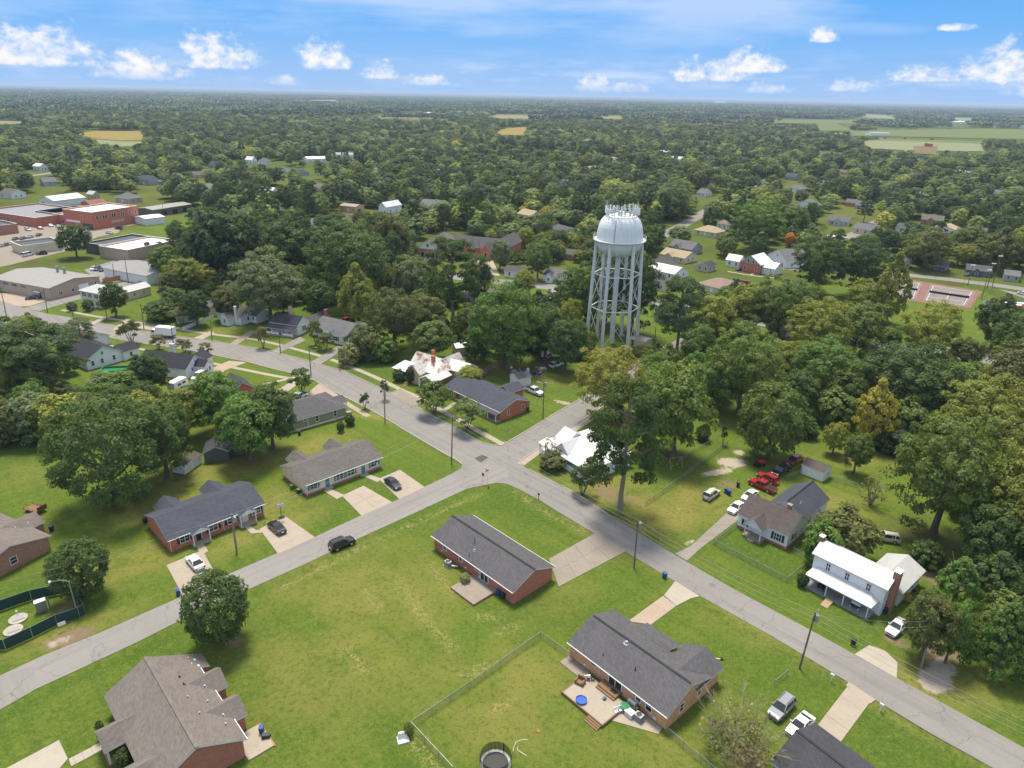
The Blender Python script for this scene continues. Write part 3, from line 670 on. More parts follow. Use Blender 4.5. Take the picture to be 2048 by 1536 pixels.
# fields beyond the town
def field_mat(name, a, b):
    k = NB(name); v = k.pos()
    f = k.noise(v, .02, 5); st = k.noise(k.scale(k.rot(v, R(35)), (.004, .12, 1)), 1, 3)
    k.color(k.mix(k.math('ADD', k.math('MULTIPLY', f, .6), k.math('MULTIPLY', st, .4)), a, b)); k.rough(1); k.b.inputs['Specular IOR Level'].default_value = .05
field_mat('crop_gold', (0.210, 0.158, 0.038), (0.270, 0.210, 0.068)); field_mat('crop_tan', (0.180, 0.165, 0.075), (0.240, 0.217, 0.112)); field_mat('crop_green', (0.098, 0.128, 0.038), (0.158, 0.180, 0.060)); field_mat('crop_brown', (.13, .105, .05), (.19, .15, .075)); field_mat('crop_pale', (0.150, 0.180, 0.083), (0.247, 0.247, 0.143))
FIELDS = [('crop_gold', [(150, 268), (190, 262), (287, 262), (291, 280), (240, 281), (192, 277)]), ('crop_pale', [(190, 279), (240, 283), (296, 283), (260, 294), (200, 288)]), ('crop_tan', [(-40, 241), (50, 243), (50, 249), (-40, 249)]),
          ('crop_tan', [(755, 231), (815, 229), (875, 233), (870, 238), (820, 240), (760, 237)]), ('crop_tan', [(960, 229), (1115, 232), (1117, 239), (1000, 237)]), ('crop_gold', [(990, 264), (1015, 256), (1053, 254), (1050, 271), (1000, 270)]), ('crop_tan', [(1175, 232), (1260, 233), (1262, 238), (1180, 238)]), ('crop_pale', [(605, 200), (690, 200), (690, 203), (606, 203)]),
          ('crop_tan', [(1425, 236), (1450, 236), (1450, 249), (1428, 249)]), ('crop_green', [(1535, 239), (1720, 241), (1715, 248), (1540, 246)]), ('crop_pale', [(1690, 227), (1800, 232), (1805, 239), (1740, 236)]), ('crop_green', [(1634, 246), (1668, 246), (1708, 262), (1640, 262)]),
          ('crop_green', [(1700, 272), (2048, 279), (2200, 283), (2200, 262), (1990, 258), (1700, 262)]), ('crop_pale', [(1720, 283), (1770, 281), (1960, 288), (1968, 304), (1830, 302), (1740, 298)]), ('crop_brown', [(1826, 293), (1876, 293), (1872, 310), (1830, 308)]), ('crop_green', [(1760, 278), (1970, 284), (1970, 288), (1760, 282)]),
          ('crop_green', [(800, 216), (830, 216), (830, 219), (800, 219)]), ('crop_pale', [(1888, 235), (1960, 237), (1955, 247), (1890, 245)])]
for i, (mname, pp) in enumerate(FIELDS): sheet('field', pp, .12 + .06 * i, mname, .05)
sheet('lawn', [(236, 467), (300, 446), (330, 438), (430, 428), (440, 470), (390, 482), (310, 480)], .03, 'grass', .05)

def finish_ground():
    me = bpy.data.meshes.new('ground')
    idx = np.arange(nx * ny).reshape(ny, nx)
    q = np.stack([idx[:-1, :-1], idx[:-1, 1:], idx[1:, 1:], idx[1:, :-1]], -1).reshape(-1, 4)
    co = np.stack([gx, gy, gz], -1).reshape(-1, 3)
    nv = len(co)
    # far ground: a frame of quads from the grid's border out past the horizon
    E_ = 70000.0
    ring = [(GX0, GY0), (GX1, GY0), (GX1, GY1), (GX0, GY1)]
    mid_ = [(-2500, -500), (2500, -500), (2500, 3000), (-2500, 3000)]
    out = [(-E_, -E_), (E_, -E_), (E_, E_), (-E_, E_)]
    ex = [(a, b, 0) for a, b in ring + mid_ + out]
    me.from_pydata([], [], [])
    faces = [tuple(r_) for r_ in q.tolist()]
    for i in range(4):
        j = (i + 1) % 4
        faces += [(nv + j, nv + i, nv + 4 + i, nv + 4 + j), (nv + 4 + j, nv + 4 + i, nv + 8 + i, nv + 8 + j)]
    me = bpy.data.meshes.new('ground'); me.from_pydata(co.tolist() + ex, [], faces)
    me.materials.append(MATS['grass']); me.materials.append(MATS['land'])
    mi_ = [0] * len(q) + [1, 1] * 4; me.polygons.foreach_set('material_index', mi_)
    for n, a in ATT.items():
        at = me.attributes.new(n, 'FLOAT', 'POINT')
        at.data.foreach_set('value', np.concatenate([a.ravel(), np.zeros(12)]).astype(np.float32))
    me.polygons.foreach_set('use_smooth', [True] * len(me.polygons))
    return kindof(put('ground', me), 'structure')
# ------------------------------------------------------------------ houses
HOUSES = []          # footprints (centre x, y, radius) for planting
PROTECT = []         # screen boxes that trees in front must leave open (x0, y0, x1, y1, depth)
def pane_mesh(w, h):
    return MB().box(-w / 2 + .06, -.03, .06, w / 2 - .06, 0, h - .06).mesh('pane', ['window_glass'])
def frame_mesh(w, h, mull, fr):
    m = MB(); t = .09
    m.box(-w / 2, -.07, 0, -w / 2 + t, .0, h); m.box(w / 2 - t, -.07, 0, w / 2, .0, h)
    m.box(-w / 2 - .03, -.10, -.07, w / 2 + .03, .0, .03); m.box(-w / 2 + t, -.07, h - t, w / 2 - t, .0, h)
    m.box(-w / 2 + t, -.06, h / 2 - .03, w / 2 - t, -.005, h / 2 + .03)
    if mull == 2: m.box(-.04, -.065, .03, .04, -.003, h - t)
    if mull == 3:
        for x in (-w / 6, w / 6): m.box(x - .035, -.065, .03, x + .035, -.003, h - t)
    return m.mesh('window', [fr])
class House:
    def __init__(s, name, label, cat, E0, E1, ze=2.6, protect=True, L=None, group=None, rz=None, right=False):
        s.a = G(*E0, ze); b = G(*E1, ze); s.ze = ze
        d = b - s.a; s.L = L or math.hypot(d.x, d.y); s.rz = math.atan2(d.y, d.x)
        if rz is not None:      # known street direction: E0 (or E1, the right-hand corner) is a corner at the ground
            s.rz = R(rz)
            if right: s.a = b - Vector((math.cos(s.rz), math.sin(s.rz), 0)) * s.L
            s.ze = 2.8
        s.root = thing(name, label, cat, (s.a.x, s.a.y, 0), s.rz, group)
        s.x = Vector((math.cos(s.rz), math.sin(s.rz), 0)); s.y = Vector((-s.x.y, s.x.x, 0))
        s.protect = protect
    def depth(s, px, py, ze=None):
        ze = s.ze if ze is None else ze
        c = G(px, py, ze) - G(*proj(s.a.x, s.a.y, ze)[:2], ze)
        return c.dot(s.y)
    def along(s, px, py, z):
        c = G(px, py, z); return (c.x - s.a.x) * s.x.x + (c.y - s.a.y) * s.x.y
    def w(s, x, y, z=0): p = s.root.location + s.x * x + s.y * y; return Vector((p.x, p.y, z))
    def reg(s, x0, x1, y0, y1, zt):
        c = s.w((x0 + x1) / 2, (y0 + y1) / 2); HOUSES.append((c.x, c.y, math.hypot(x1 - x0, y1 - y0) / 2, s.rz, s.root, (x0, x1, y0, y1)))
        if s.protect:
            q = [proj(*s.w(x, y, z)) for x in (x0, x1) for y in (y0, y1) for z in (1.0, zt)]
            PROTECT.append((min(a[0] for a in q), min(a[1] for a in q), max(a[0] for a in q), max(a[1] for a in q), min(a[2] for a in q)))
    def block(s, x0, x1, y0, y1, ze, rise, axis='x', wall='siding_white', roof='roof_charcoal', ov=.45, rk=.3, hip=False, trim='trim', base=None, gable=None, hipr=None):
        """x0..y1 is the eave rectangle; walls stand inside the overhang"""
        s.reg(x0, x1, y0, y1, ze + rise)
        if axis == 'y': T = lambda x, y, z: (y0 + 0 * x + (x if 0 else 0), 0, 0)
        # work in (u along ridge, v across)
        if axis == 'x': u0, u1, v0, v1 = x0, x1, y0, y1; T = lambda u, v, z: (u, v, z)
        else: u0, u1, v0, v1 = y0, y1, -x1, -x0; T = lambda u, v, z: (-v, u, z)
        vm = (v0 + v1) / 2; half = (v1 - v0) / 2; th = .17
        m = MB()
        if not hip:
            for sgn, ve in ((0, v0), (1, v1)):
                top = [(u0, ve, ze), (u1, ve, ze), (u1, vm, ze + rise), (u0, vm, ze + rise)]
                bot = [(a, b, c - th) for a, b, c in top]
                P_ = [T(*p) for p in top + bot]
                fs = [(0, 1, 2, 3), (5, 4, 7, 6), (4, 5, 1, 0), (5, 6, 2, 1), (7, 4, 0, 3)]
                if sgn: fs = [f[::-1] for f in fs]
                m.add(P_, fs[:1], 0); m.add(P_, fs[1:], 1)
        else:
            hr = half if hipr is None else hipr
            um0, um1 = (u0 + hr, u1 - hr) if u1 - u0 > 2 * hr else ((u0 + u1) / 2 - .01, (u0 + u1) / 2 + .01)
            P_ = [T(*p) for p in [(u0, v0, ze), (u1, v0, ze), (u1, v1, ze), (u0, v1, ze), (um0, vm, ze + rise), (um1, vm, ze + rise)]]
            m.add(P_, [(0, 1, 5, 4), (1, 2, 5), (2, 3, 4, 5), (3, 0, 4)], 0)
            Q = P_[:4] + [(a, b, c - th) for a, b, c in P_[:4]]
            m.add(Q, [(4, 5, 1, 0), (5, 6, 2, 1), (6, 7, 3, 2), (7, 4, 0, 3), (7, 6, 5, 4)], 1)
        s.roof = m.build('roof', [roof, trim], s.root)
        o2 = rk if not hip else ov
        wu0, wu1, wv0, wv1 = u0 + o2, u1 - o2, v0 + ov, v1 - ov
        sl = rise / half
        zw = ze - th if hip else ze + ov * sl - th
        W = MB()
        c = [(wu0, wv0), (wu1, wv0), (wu1, wv1), (wu0, wv1)]
        P_ = [T(a, b, 0) for a, b in c] + [T(a, b, zw) for a, b in c]
        if hip:
            W.add(P_, [(0, 1, 5, 4), (1, 2, 6, 5), (2, 3, 7, 6), (3, 0, 4, 7)], 0)
        else:
            zr = ze + rise - th - .02
            P_ += [T(wu0, vm, zr), T(wu1, vm, zr)]
            W.add(P_, [(0, 1, 5, 4), (2, 3, 7, 6)], 0)
            if gable: W.add(P_, [(1, 2, 6, 5), (3, 0, 4, 7)], 0); W.add(P_, [(5, 6, 9), (7, 4, 8)], 1)
            else: W.add(P_, [(1, 2, 6, 9, 5), (3, 0, 4, 8, 7)], 0)
        s.wall = W.build('wall', [wall] + ([gable] if gable else []), s.root)
        xs = [p[0] for p in P_[:4]]; ys = [p[1] for p in P_[:4]]
        s.r = (min(xs), max(xs), min(ys), max(ys)); s.ze_b = ze; s.rise = rise; s.axis = axis; s.e = (x0, x1, y0, y1)
        if base:
            B = MB(); a, b, c_, d = s.r; B.box(a - .04, c_ - .04, 0, b + .04, d + .04, .45)
            B.build('foundation', base, s.root)
        return s
    def at(s, side, u, z, out=0.0):
        x0, x1, y0, y1 = s.r
        return {'f': ((x0 + u, y0 - out, z), 0), 'b': ((x1 - u, y1 + out, z), math.pi), 'r': ((x1 + out, y0 + u, z), math.pi / 2), 'l': ((x0 - out, y1 - u, z), -math.pi / 2)}[side]
    def win(s, side, u, z=.9, w=1.0, h=1.4, mull=1, fr='trim', sh=None):
        loc, a = s.at(side, u, z)
        o = put('window', cached(('win', w, h, mull, fr), lambda: frame_mesh(w, h, mull, fr)), s.root, loc, a)
        put('pane', cached(('pane', w, h), lambda: pane_mesh(w, h)), o)
        if sh:
            me = cached(('shut', h, sh), lambda: MB().box(-.2, -.05, 0, .2, .0, h).mesh('shutter', [sh]))
            for k in (-1, 1): put('shutter', me, o, (k * (w / 2 + .25), 0, 0))
        return o
    def door(s, side, u, mat='white', w=.95, h=2.05, z=.2):
        loc, a = s.at(side, u, z)
        m = MB(); m.box(-w / 2 - .1, -.05, 0, -w / 2, 0, h + .1, 1); m.box(w / 2, -.05, 0, w / 2 + .1, 0, h + .1, 1); m.box(-w / 2, -.05, h, w / 2, 0, h + .1, 1); m.box(-w / 2, -.04, 0, w / 2, 0, h, 0)
        o = m.build('door', [mat, 'trim'], s.root, loc, a)
        MB().box(w / 2 - .14, -.10, .95, w / 2 - .08, -.04, 1.05).build('handle', 'chrome', o)
        return o
    def glass_door(s, side, u, w=1.8, h=2.05, z=.35):
        loc, a = s.at(side, u, z)
        m = MB(); t = .08
        for x in (-w / 2, -t / 2, w / 2 - t): m.box(x, -.07, 0, x + t, 0, h)
        m.box(-w / 2, -.065, h, w / 2, 0, h + t); m.box(-w / 2, -.09, -.08, w / 2, 0, 0)
        o = m.build('sliding_door', 'white', s.root, loc, a)
        MB().box(-w / 2 + t, -.03, 0, w / 2 - t, 0, h).build('pane', 'window_glass', o); return o
    def box(s, name, mat, *b): return MB().box(*b).build(name, mat, s.root)
    def post(s, x, y, z0, z1, r=.09, mat='trim', name='porch_post'):
        return MB().box(x - r, y - r, z0, x + r, y + r, z1).build(name, mat, s.root)
    def chimney(s, x, y, z0, z1, w=.8, d=.6, mat='brick_red', cap='concrete'):
        o = MB().box(x - w / 2, y - d / 2, z0, x + w / 2, y + d / 2, z1).build('chimney', mat, s.root)
        MB().box(x - w / 2 - .06, y - d / 2 - .06, z1, x + w / 2 + .06, y + d / 2 + .06, z1 + .12).box(x - w / 4, y - d / 4, z1 + .12, x + w / 4, y + d / 4, z1 + .16).build('cap', cap, o)
        return o
    def vent(s, x, y, z, h=.5, r=.06, mat='dark_metal'):
        return MB().cyl((x, y, z - .3), (x, y, z + h), r, r, 8).cyl((x, y, z - .05), (x, y, z + .05), r * 2.2, r * 1.3, 8).build('vent_pipe', mat, s.root)
    def roofz(s, x, y):
        x0, x1, y0, y1 = s.e
        if s.axis == 'x': t = 1 - abs(y - (y0 + y1) / 2) / ((y1 - y0) / 2)
        else: t = 1 - abs(x - (x0 + x1) / 2) / ((x1 - x0) / 2)
        return s.ze_b + s.rise * t
    def rvent(s, x, y, **k): return s.vent(x, y, s.roofz(x, y), **k)
    def ridge_cap(s, mat='roof_black', w=.28, a=0.0, b=1.0):
        x0, x1, y0, y1 = s.e; z = s.ze_b + s.rise
        m = MB()
        if s.axis == 'x':
            ym = (y0 + y1) / 2; m.box(x0 + (x1 - x0) * a, ym - w / 2, z - .09, x0 + (x1 - x0) * b, ym + w / 2, z + .05)
        else:
            xm = (x0 + x1) / 2; m.box(xm - w / 2, y0 + (y1 - y0) * a, z - .09, xm + w / 2, y0 + (y1 - y0) * b, z + .05)
        return m.build('ridge_vent', mat, s.root)
    def gutter(s, side='f', down=(0, 1)):
        x0, x1, y0, y1 = s.e; z = s.ze_b; wx0, wx1, wy0, wy1 = s.r
        y = y0 - .06 if side == 'f' else y1 + .06; wy = wy0 - .05 if side == 'f' else wy1 + .05
        MB().box(x0 + .02, y - .045, z - .13, x1 - .02, y + .045, z - .03).build('gutter', 'trim', s.root)
        for d in down:
            x = wx0 + .12 if d == 0 else wx1 - .12 if d == 1 else wx0 + d * (wx1 - wx0)
            MB().tube([(x, y, z - .1), (x, wy, z - .45), (x, wy, .1)], .05, 6).build('downspout', 'trim', s.root)
    def ribs(s, step=.6, mat='metal_white', h=.05, w=.05):
        """standing seams on both slopes of the last gable block"""
        x0, x1, y0, y1 = s.e; m = MB()
        u0, u1, v0, v1 = (x0, x1, y0, y1) if s.axis == 'x' else (y0, y1, -x1, -x0)
        T = (lambda u, v, z: (u, v, z)) if s.axis == 'x' else (lambda u, v, z: (-v, u, z))
        n = int((u1 - u0) / step); vm = (v0 + v1) / 2; zr = s.ze_b + s.rise
        for i in range(n + 1):
            u = u0 + .03 + (u1 - u0 - .06) * i / n
            for ve in (v0, v1):
                q = [(u - w / 2, ve, s.ze_b - .01), (u + w / 2, ve, s.ze_b - .01), (u + w / 2, vm, zr - .01), (u - w / 2, vm, zr - .01)]
                P_ = [T(*p) for p in q] + [T(a, b, c + h) for a, b, c in q]
                fs = [(4, 5, 6, 7), (0, 1, 5, 4), (1, 2, 6, 5), (3, 0, 4, 7)]
                if ve == v1: fs = [f[::-1] for f in fs]
                m.add(P_, fs)
        o = m.build('roof_seams', mat, s.root); return kindof(o, 'stuff')
    def steps(s, x, y, n=3, w=1.4, d=.3, h=.17, mat='concrete', name='steps', ang='f'):
        m = MB()
        for i in range(n): m.box(x - w / 2, y - d * (n - i), 0, x + w / 2, y, h * (i + 1))
        return m.build(name, mat, s.root)
    def shed_roof(s, x0, x1, y0, y1, z0, z1, mat, trim='trim', th=.14, hipw=0.0, seams=None):
        """a single slope from the outer edge (y0, z0) up to the wall (y1, z1)"""
        top = [(x0, y0, z0), (x1, y0, z0), (x1 - hipw, y1, z1), (x0 + hipw, y1, z1)]
        P_ = top + [(a, b, c - th) for a, b, c in top]
        m = MB(); m.add(P_, [(0, 1, 2, 3)], 0); m.add(P_, [(7, 6, 5, 4), (4, 5, 1, 0), (5, 6, 2, 1), (7, 4, 0, 3), (6, 7, 3, 2)], 1)
        if hipw:
            for sx, a, b in ((x0, 0, 3), (x1, 1, 2)):
                c = (sx, y1, z0); q = [top[a], top[b], c]
                m.add(q if sx == x1 else q[::-1], [(0, 2, 1)] if sx == x1 else [(0, 2, 1)], 0)
        if seams:
            n = int((x1 - x0 - 2 * hipw) / seams)
            for i in range(n + 1):
                xa = x0 + hipw + (x1 - x0 - 2 * hipw) * i / n
                q = [(xa - .025, y0, z0), (xa + .025, y0, z0), (xa + .025, y1, z1), (xa - .025, y1, z1)]
                m.add([(a, b, c + .05) for a, b, c in q] + q, [(0, 1, 2, 3), (4, 5, 1, 0), (5, 6, 2, 1), (7, 4, 0, 3)], 0)
        return m.build('porch_roof', [mat, trim], s.root)

# ---- brick house in the middle, corner lot
h = House('brick_house', 'long red brick ranch house with charcoal gable roof and raised patio on the corner lawn', 'house', (862, 1071), (1026, 1186))
D = h.depth(1110, 1133); L = h.L
h.block(0, L, 0, D, 2.6, 1.95, 'x', 'brick_red', 'roof_charcoal'); h.ridge_cap('roof_black', .34)
h.gutter('f', (.6,)); h.gutter('b', (1,))
h.win('f', 3.0, 1.15, 1.0, 1.05); h.win('f', 7.2, 1.15, .9, 1.0); h.win('f', 11.4, 1.5, 1.3, .6); h.glass_door('f', 13.2, 1.9, 2.05, .45)
h.box('vent_cover', 'white', 2.3, .38, .4, 2.6, .45, .62); h.box('vent_cover', 'white', 8.6, .38, .4, 8.9, .45, .62); h.box('vent_cover', 'white', 12, .38, .35, 12.3, .45, .57)
h.rvent(8.2, 3.0, h=1.1); h.rvent(9.3, 2.0, h=.25, r=.14, mat='galv'); h.rvent(9.2, .9, h=.55)
h.win('b', 4, 1.0, 1.8, 1.4, 2); h.win('b', 15, 1.0, 1.2, 1.4); h.door('b', 9.5)
pt = h.box('patio', 'concrete_old', 11.0, -4.4, 0, 16.4, .42, .42)
MB().box(10.9, -4.5, 0, 16.5, -4.4, .40).box(10.9, -4.4, 0, 11.0, .42, .40).box(16.4, -4.4, 0, 16.5, .42, .40).build('brick_edge', 'brick_dull', pt)
H5 = h
# ---- orange brick house with patio
h = House('brick_house', 'orange brick ranch house with grey roof, front gable wing and cluttered back patio', 'house', (1134, 1284), (1335, 1436))
D = h.depth(1225, 1217); L = h.L
h.block(0, L, 0, D, 2.6, 2.0, 'x', 'brick_orange', 'roof_grey' if 0 else 'roof_charcoal'); h.ridge_cap('roof_black', .3, .02, .98); h.gutter('f', (.33,))
h.win('f', 4.4, 1.5, 1.1, .8, 1, 'offwhite'); h.glass_door('f', 8.3, 2.3, 2.1, .5); h.win('f', 12.2, 1.2, .9, 1.2, 1, 'offwhite'); h.win('f', 13.9, .9, 1.0, 1.5, 1, 'offwhite')
h.win('r', 3.1, .9, .9, 1.5); h.win('r', 7.0, .9, .9, 1.5)
h.box('vent_cover', 'white', 15.0, .38, .35, 15.4, .45, .6); h.box('vent_cover', 'white', 3.0, .38, .35, 3.3, .45, .6)
h.rvent(5.4, 1.5, h=.3); h.rvent(10.2, 2.4, h=.5, r=.09); h.rvent(6.8, 4.6, h=.3, r=.22, mat='grey_metal')
h.block(11.2, L + .02, D - 4, D + 2.4, 2.6, 1.55, 'y', 'brick_orange', 'roof_charcoal')
h.shed_roof(5.2, 11.3, D + 2.0, D - .6, 2.45, 2.75, 'roof_charcoal') if 0 else None
h.block(5.0, 11.0, D - 3.5, D + 1.6, 2.55, .9, 'x', 'brick_orange', 'roof_charcoal')
H6 = h
# ---- teal-shuttered duplex
h = House('duplex_house', 'long beige brick duplex with brown-grey roof, teal doors and teal shutters', 'house', (611, 972), (766, 914))
D = h.depth(558, 932); L = h.L
h.block(0, L, 0, D, 2.6, 2.1, 'x', 'siding_beige' if 0 else 'brick_pale', 'roof_greybrown', base='brick_dull'); h.gutter('f', (0, 1))
for u in (1.6, 7.4, 10.0, 15.6): h.win('f', u, .95, 1.7, 1.35, 2, sh='teal')
for u in (4.6, 12.9): h.door('f', u, 'teal', z=.25)
for u in (4.6, 12.9): h.steps(u + .3, .45, 2, 1.8, .35, .14, 'concrete', 'doorstep')
h.box('vent_cover', 'dark_metal', .22, 6.4, 2.0, .30, 6.6, 2.2); h.box('utility_box', 'white', 16.4, .36, .9, 16.8, .45, 1.5)
h.block(2.2, 6.4, D - 3.6, D + 2.2, 2.5, 1.35, 'y', 'brick_pale', 'roof_greybrown'); h.rvent(3.0, D + .6, h=.35, r=.1, mat='galv')
h.block(10.8, 15.0, D - 3.6, D + 2.2, 2.5, 1.35, 'y', 'brick_pale', 'roof_greybrown'); h.rvent(11.6, D + .6, h=.35, r=.1, mat='galv')
H4 = h
# ---- slate-roofed brick duplex
h = House('duplex_house', 'long red brick duplex with dark slate-blue roof and two small white gabled porches', 'house', (335, 1083), (531, 1007))
D = h.depth(291, 1028); L = h.L
h.block(0, L, 0, D, 2.6, 2.1, 'x', 'brick_deep', 'roof_slate'); h.gutter('f', (0, .55, 1))
for u in (2.6, 7.6, 11.0, 15.6): h.win('f', u, .95, 1.7, 1.35, 2, sh='black')
for u in (4.9, 13.4): h.door('f', u, 'offwhite' if u > 6 else 'black', z=.2)
for x in (5.3, 13.8):
    h.block(x - 1.6, x + 1.6, -1.0, 2.8, 2.5, .9, 'y', 'white', 'roof_slate', .12, .1)
    bpy.data.objects.remove(h.wall)
    MB().add([(x - 1.5, -.85, 2.36), (x + 1.5, -.85, 2.36), (x, -.85, 3.22)], [(0, 1, 2)]).add([(x - 1.5, -.8, 2.36), (x + 1.5, -.8, 2.36), (x, -.8, 3.22)], [(2, 1, 0)]).build('porch_gable', 'white', h.root)
    for k in (-1.4, 1.4): h.post(x + k, -.8, 0, 2.36, .08)
    h.box('porch_slab', 'concrete', x - 1.6, -1.0, 0, x + 1.6, .4, .14)
h.e = (0, L, 0, D)
h.block(2.2, 6.4, D - 3.6, D + 2.2, 2.5, 1.35, 'y', 'brick_deep', 'roof_slate'); h.block(10.6, 14.8, D - 3.6, D + 2.2, 2.5, 1.35, 'y', 'brick_deep', 'roof_slate')
H3 = h
# ---- big house at the lower left edge (front = its right-hand long wall)
h = House('brick_house', 'large red brick house with taupe shingle roof and several gables, lower left corner', 'house', (494, 1478), (383, 1308), 2.8)
D = h.depth(209, 1394); L = h.L
h.block(0, L, 0, D, 2.8, 2.9, 'x', 'brick_red', 'roof_taupe'); h.gutter('f', (0,)); h.ridge_cap('roof_taupe', .4)
for x, y in ((3.0, 1.2), (5.6, 3.2), (7.6, 1.6), (8.9, 3.4), (11.6, 3.0), (13.2, 3.0)): h.rvent(x, y, h=.3, r=.1, mat='galv' if x < 9 else 'dark_metal')
for x0 in (3.6, 9.6):
    h.block(x0, x0 + 4.2, -1.6, 4.4, 2.6, 1.55, 'y', 'brick_red', 'roof_taupe', .35, .3); h.rvent(x0 + 1.0, .9, h=.3, r=.13, mat='galv')
    h.win('f', 1.6, .9, 1.2, 1.4, 2) if x0 > 5 else None
h.r = (.45, L, .45, D); h.door('f', 1.9, 'white', 1.2); h.win('f', 8.2, 1.1, 1.0, 1.2)
h.box('patio', 'concrete', -.6, -2.8, 0, 3.6, .4, .16); MB().box(-.75, -2.95, 0, 3.6, -2.8, .15).build('brick_edge', 'brick_dull', h.root)
h.block(L - 3.2, L - .2, -1.2, 2.4, 2.3, .8, 'x', 'brick_red', 'roof_taupe', .3, .2)
for i in range(4): h.rvent(L - 2.8 + i * .7, .1 + (i % 2) * .6, h=.12, r=.1, mat='white')
h.block(9.2, 13.2, D - 3.4, D + 2.3, 2.6, 1.4, 'y', 'brick_red', 'roof_taupe', .3, .3)
bpy.data.objects.remove(h.wall)
for k in (9.6, 12.8): h.post(k, D + 1.9, 0, 2.45, .1)
h.box('porch_slab', 'brick_dull', 9.4, D - .4, 0, 13.0, D + 2.1, .25)
h.block(1.0, 5.6, D - 3.4, D + 2.0, 2.6, 1.5, 'y', 'brick_red', 'roof_taupe', .3, .3)
H1 = h
# ---- brick house cut by the left edge
h = House('brick_house', 'dull red brick house with grey-brown roofs cut by the left picture edge', 'house', (-60, 1155), (103, 1071), 2.7)
h.block(0, h.L, 0, 16, 2.7, 1.9, 'y', 'brick_dull', 'roof_taupe'); h.win('f', 6, 1, 1.2, 1.3)
h.box('utility_box', 'grey_metal', 10.6, .2, 1.0, 11.0, .3, 1.6)
h.block(h.L - 6, h.L + 2.2, 5.2, 10.4, 2.6, 1.3, 'x', 'brick_dull', 'roof_taupe'); h.rvent(h.L, 6.4, h=.3, mat='white'); h.rvent(h.L - 2, 6.6, h=.3, mat='white'); h.win('r', 2.4, .8, .9, 1.4)
h.block(h.L - 7, h.L - .5, 11, 20, 2.6, 1.5, 'y', 'brick_dull', 'roof_taupe')
# ---- dark roofed house at the lower right edge
a = G(1592, 1454, 2.6); b = G(1669, 1501, 2.6)
h = House('brick_house', 'house with near-black shingle roof cut by the bottom edge, beside a concrete drive', 'house', (1540, 1523), (1640, 1606), 2.6)
h.block(0, 15, 0, 9.4, 2.6, 1.9, 'x', 'brick_dull', 'roof_dark'); h.ridge_cap('roof_black', .3)
h.block(9.0, 13.5, 4.5, 11.4, 2.55, 1.3, 'y', 'brick_dull', 'roof_dark')
# ---- white two-storey house with the white metal roof
h = House('farmhouse', 'white two-storey house with white ribbed metal roof, full-width porch and two brick chimneys', 'house', (1624, 1106), (1776, 1181), 5.3)
L = h.L; D = 5.6
h.block(0, L, 0, D, 5.3, 1.5, 'x', 'siding_white', 'metal_white', .35, .35); h.ribs(.42)
for u in (2.5, 5.6, 9.0): h.win('f', u, 3.35, .8, 1.35, 2)
h.win('r', 1.5, 1.0, .8, 1.5); h.win('f', 2.6, .8, .8, 1.5); h.door('f', 5.6, 'offwhite'); h.win('f', 8.8, .8, .8, 1.5)
h.chimney(L + .05, 2.6, 0, 7.6, .9, 1.3, 'brick_dull', 'white'); h.chimney(-.05, 2.9, 4.6, 7.3, .7, .8, 'brick_dull', 'white')
h.shed_roof(.5, L - .9, -2.3, .36, 2.55, 3.25, 'metal_white', hipw=1.3, seams=.42)
pf = h.box('porch_floor', 'grey_metal', .7, -2.2, 0, L - 1.1, .35, .35)
for x in (.9, 4.2, 7.0, L - 1.4): h.post(x, -2.05, .35, 2.45, .075)
rp = MB().add([(4.6, -4.3, .05), (5.8, -4.3, .05), (5.8, -2.2, .42), (4.6, -2.2, .42), (4.6, -4.3, 0), (5.8, -4.3, 0), (5.8, -2.2, .3), (4.6, -2.2, .3)], [(0, 1, 2, 3), (7, 6, 5, 4), (4, 5, 1, 0), (5, 6, 2, 1), (7, 4, 0, 3)]).build('ramp', 'deck_wood', h.root)
h.block(L - 5.4, L + .9, D - 1.0, D + 8.2, 2.75, 1.45, 'y', 'siding_white', 'metal_grey'); h.ribs(.5, 'metal_grey', .03); h.win('r', 5, .9, .9, 1.3)
H8 = h
# ---- white bungalow with brown roof
h = House('bungalow', 'white bungalow with dark brown gable roof, small gabled porch and blue-grey rear wing', 'house', (1474, 1027), (1578, 1074), 2.9)
L = h.L; D = 8.4
h.block(0, L, 0, D, 2.9, 2.7, 'x', 'siding_white', 'roof_brown', .3, .25, base='brick_red')
h.win('f', 1.5, 1.0, .5, 1.2, 1, sh='black'); h.win('f', 7.8, .95, 1.5, 1.5, 3, sh='black'); h.win('r', 2.6, 1, .8, 1.3, sh='black'); h.win('r', 5.6, 1, .7, 1.2)
h.chimney(7.4, D / 2 + .6, 4.9, 6.2, .7, .6)
h.block(2.3, 6.1, -1.9, 4.2, 2.75, 1.6, 'y', 'siding_white', 'roof_brown', .2, .25); bpy.data.objects.remove(h.wall)
MB().add([(2.5, -1.65, 2.6), (5.9, -1.65, 2.6), (4.2, -1.65, 4.2)], [(0, 1, 2)]).add([(2.5, -1.6, 2.6), (5.9, -1.6, 2.6), (4.2, -1.6, 4.2)], [(2, 1, 0)]).build('porch_gable', 'siding_white', h.root)
for x in (2.7, 5.7): h.post(x, -1.6, .4, 2.6, .08)
h.box('porch_floor', 'concrete_old', 2.4, -1.8, 0, 6.0, .28, .42); h.box('porch_step', 'brick_orange', 3.6, -2.3, 0, 4.8, -1.8, .2)
h.r = (.3, L - .3, .3, D - .3); h.door('f', 3.9, 'white', z=.45); h.win('f', 4.9, 1.2, .6, .9)
h.block(2.2, L - .4, D - 1.5, D + 9.6, 2.9, 2.5, 'y', 'siding_white', 'roof_slate', .3, .25); h.ridge_cap('roof_black', .25)
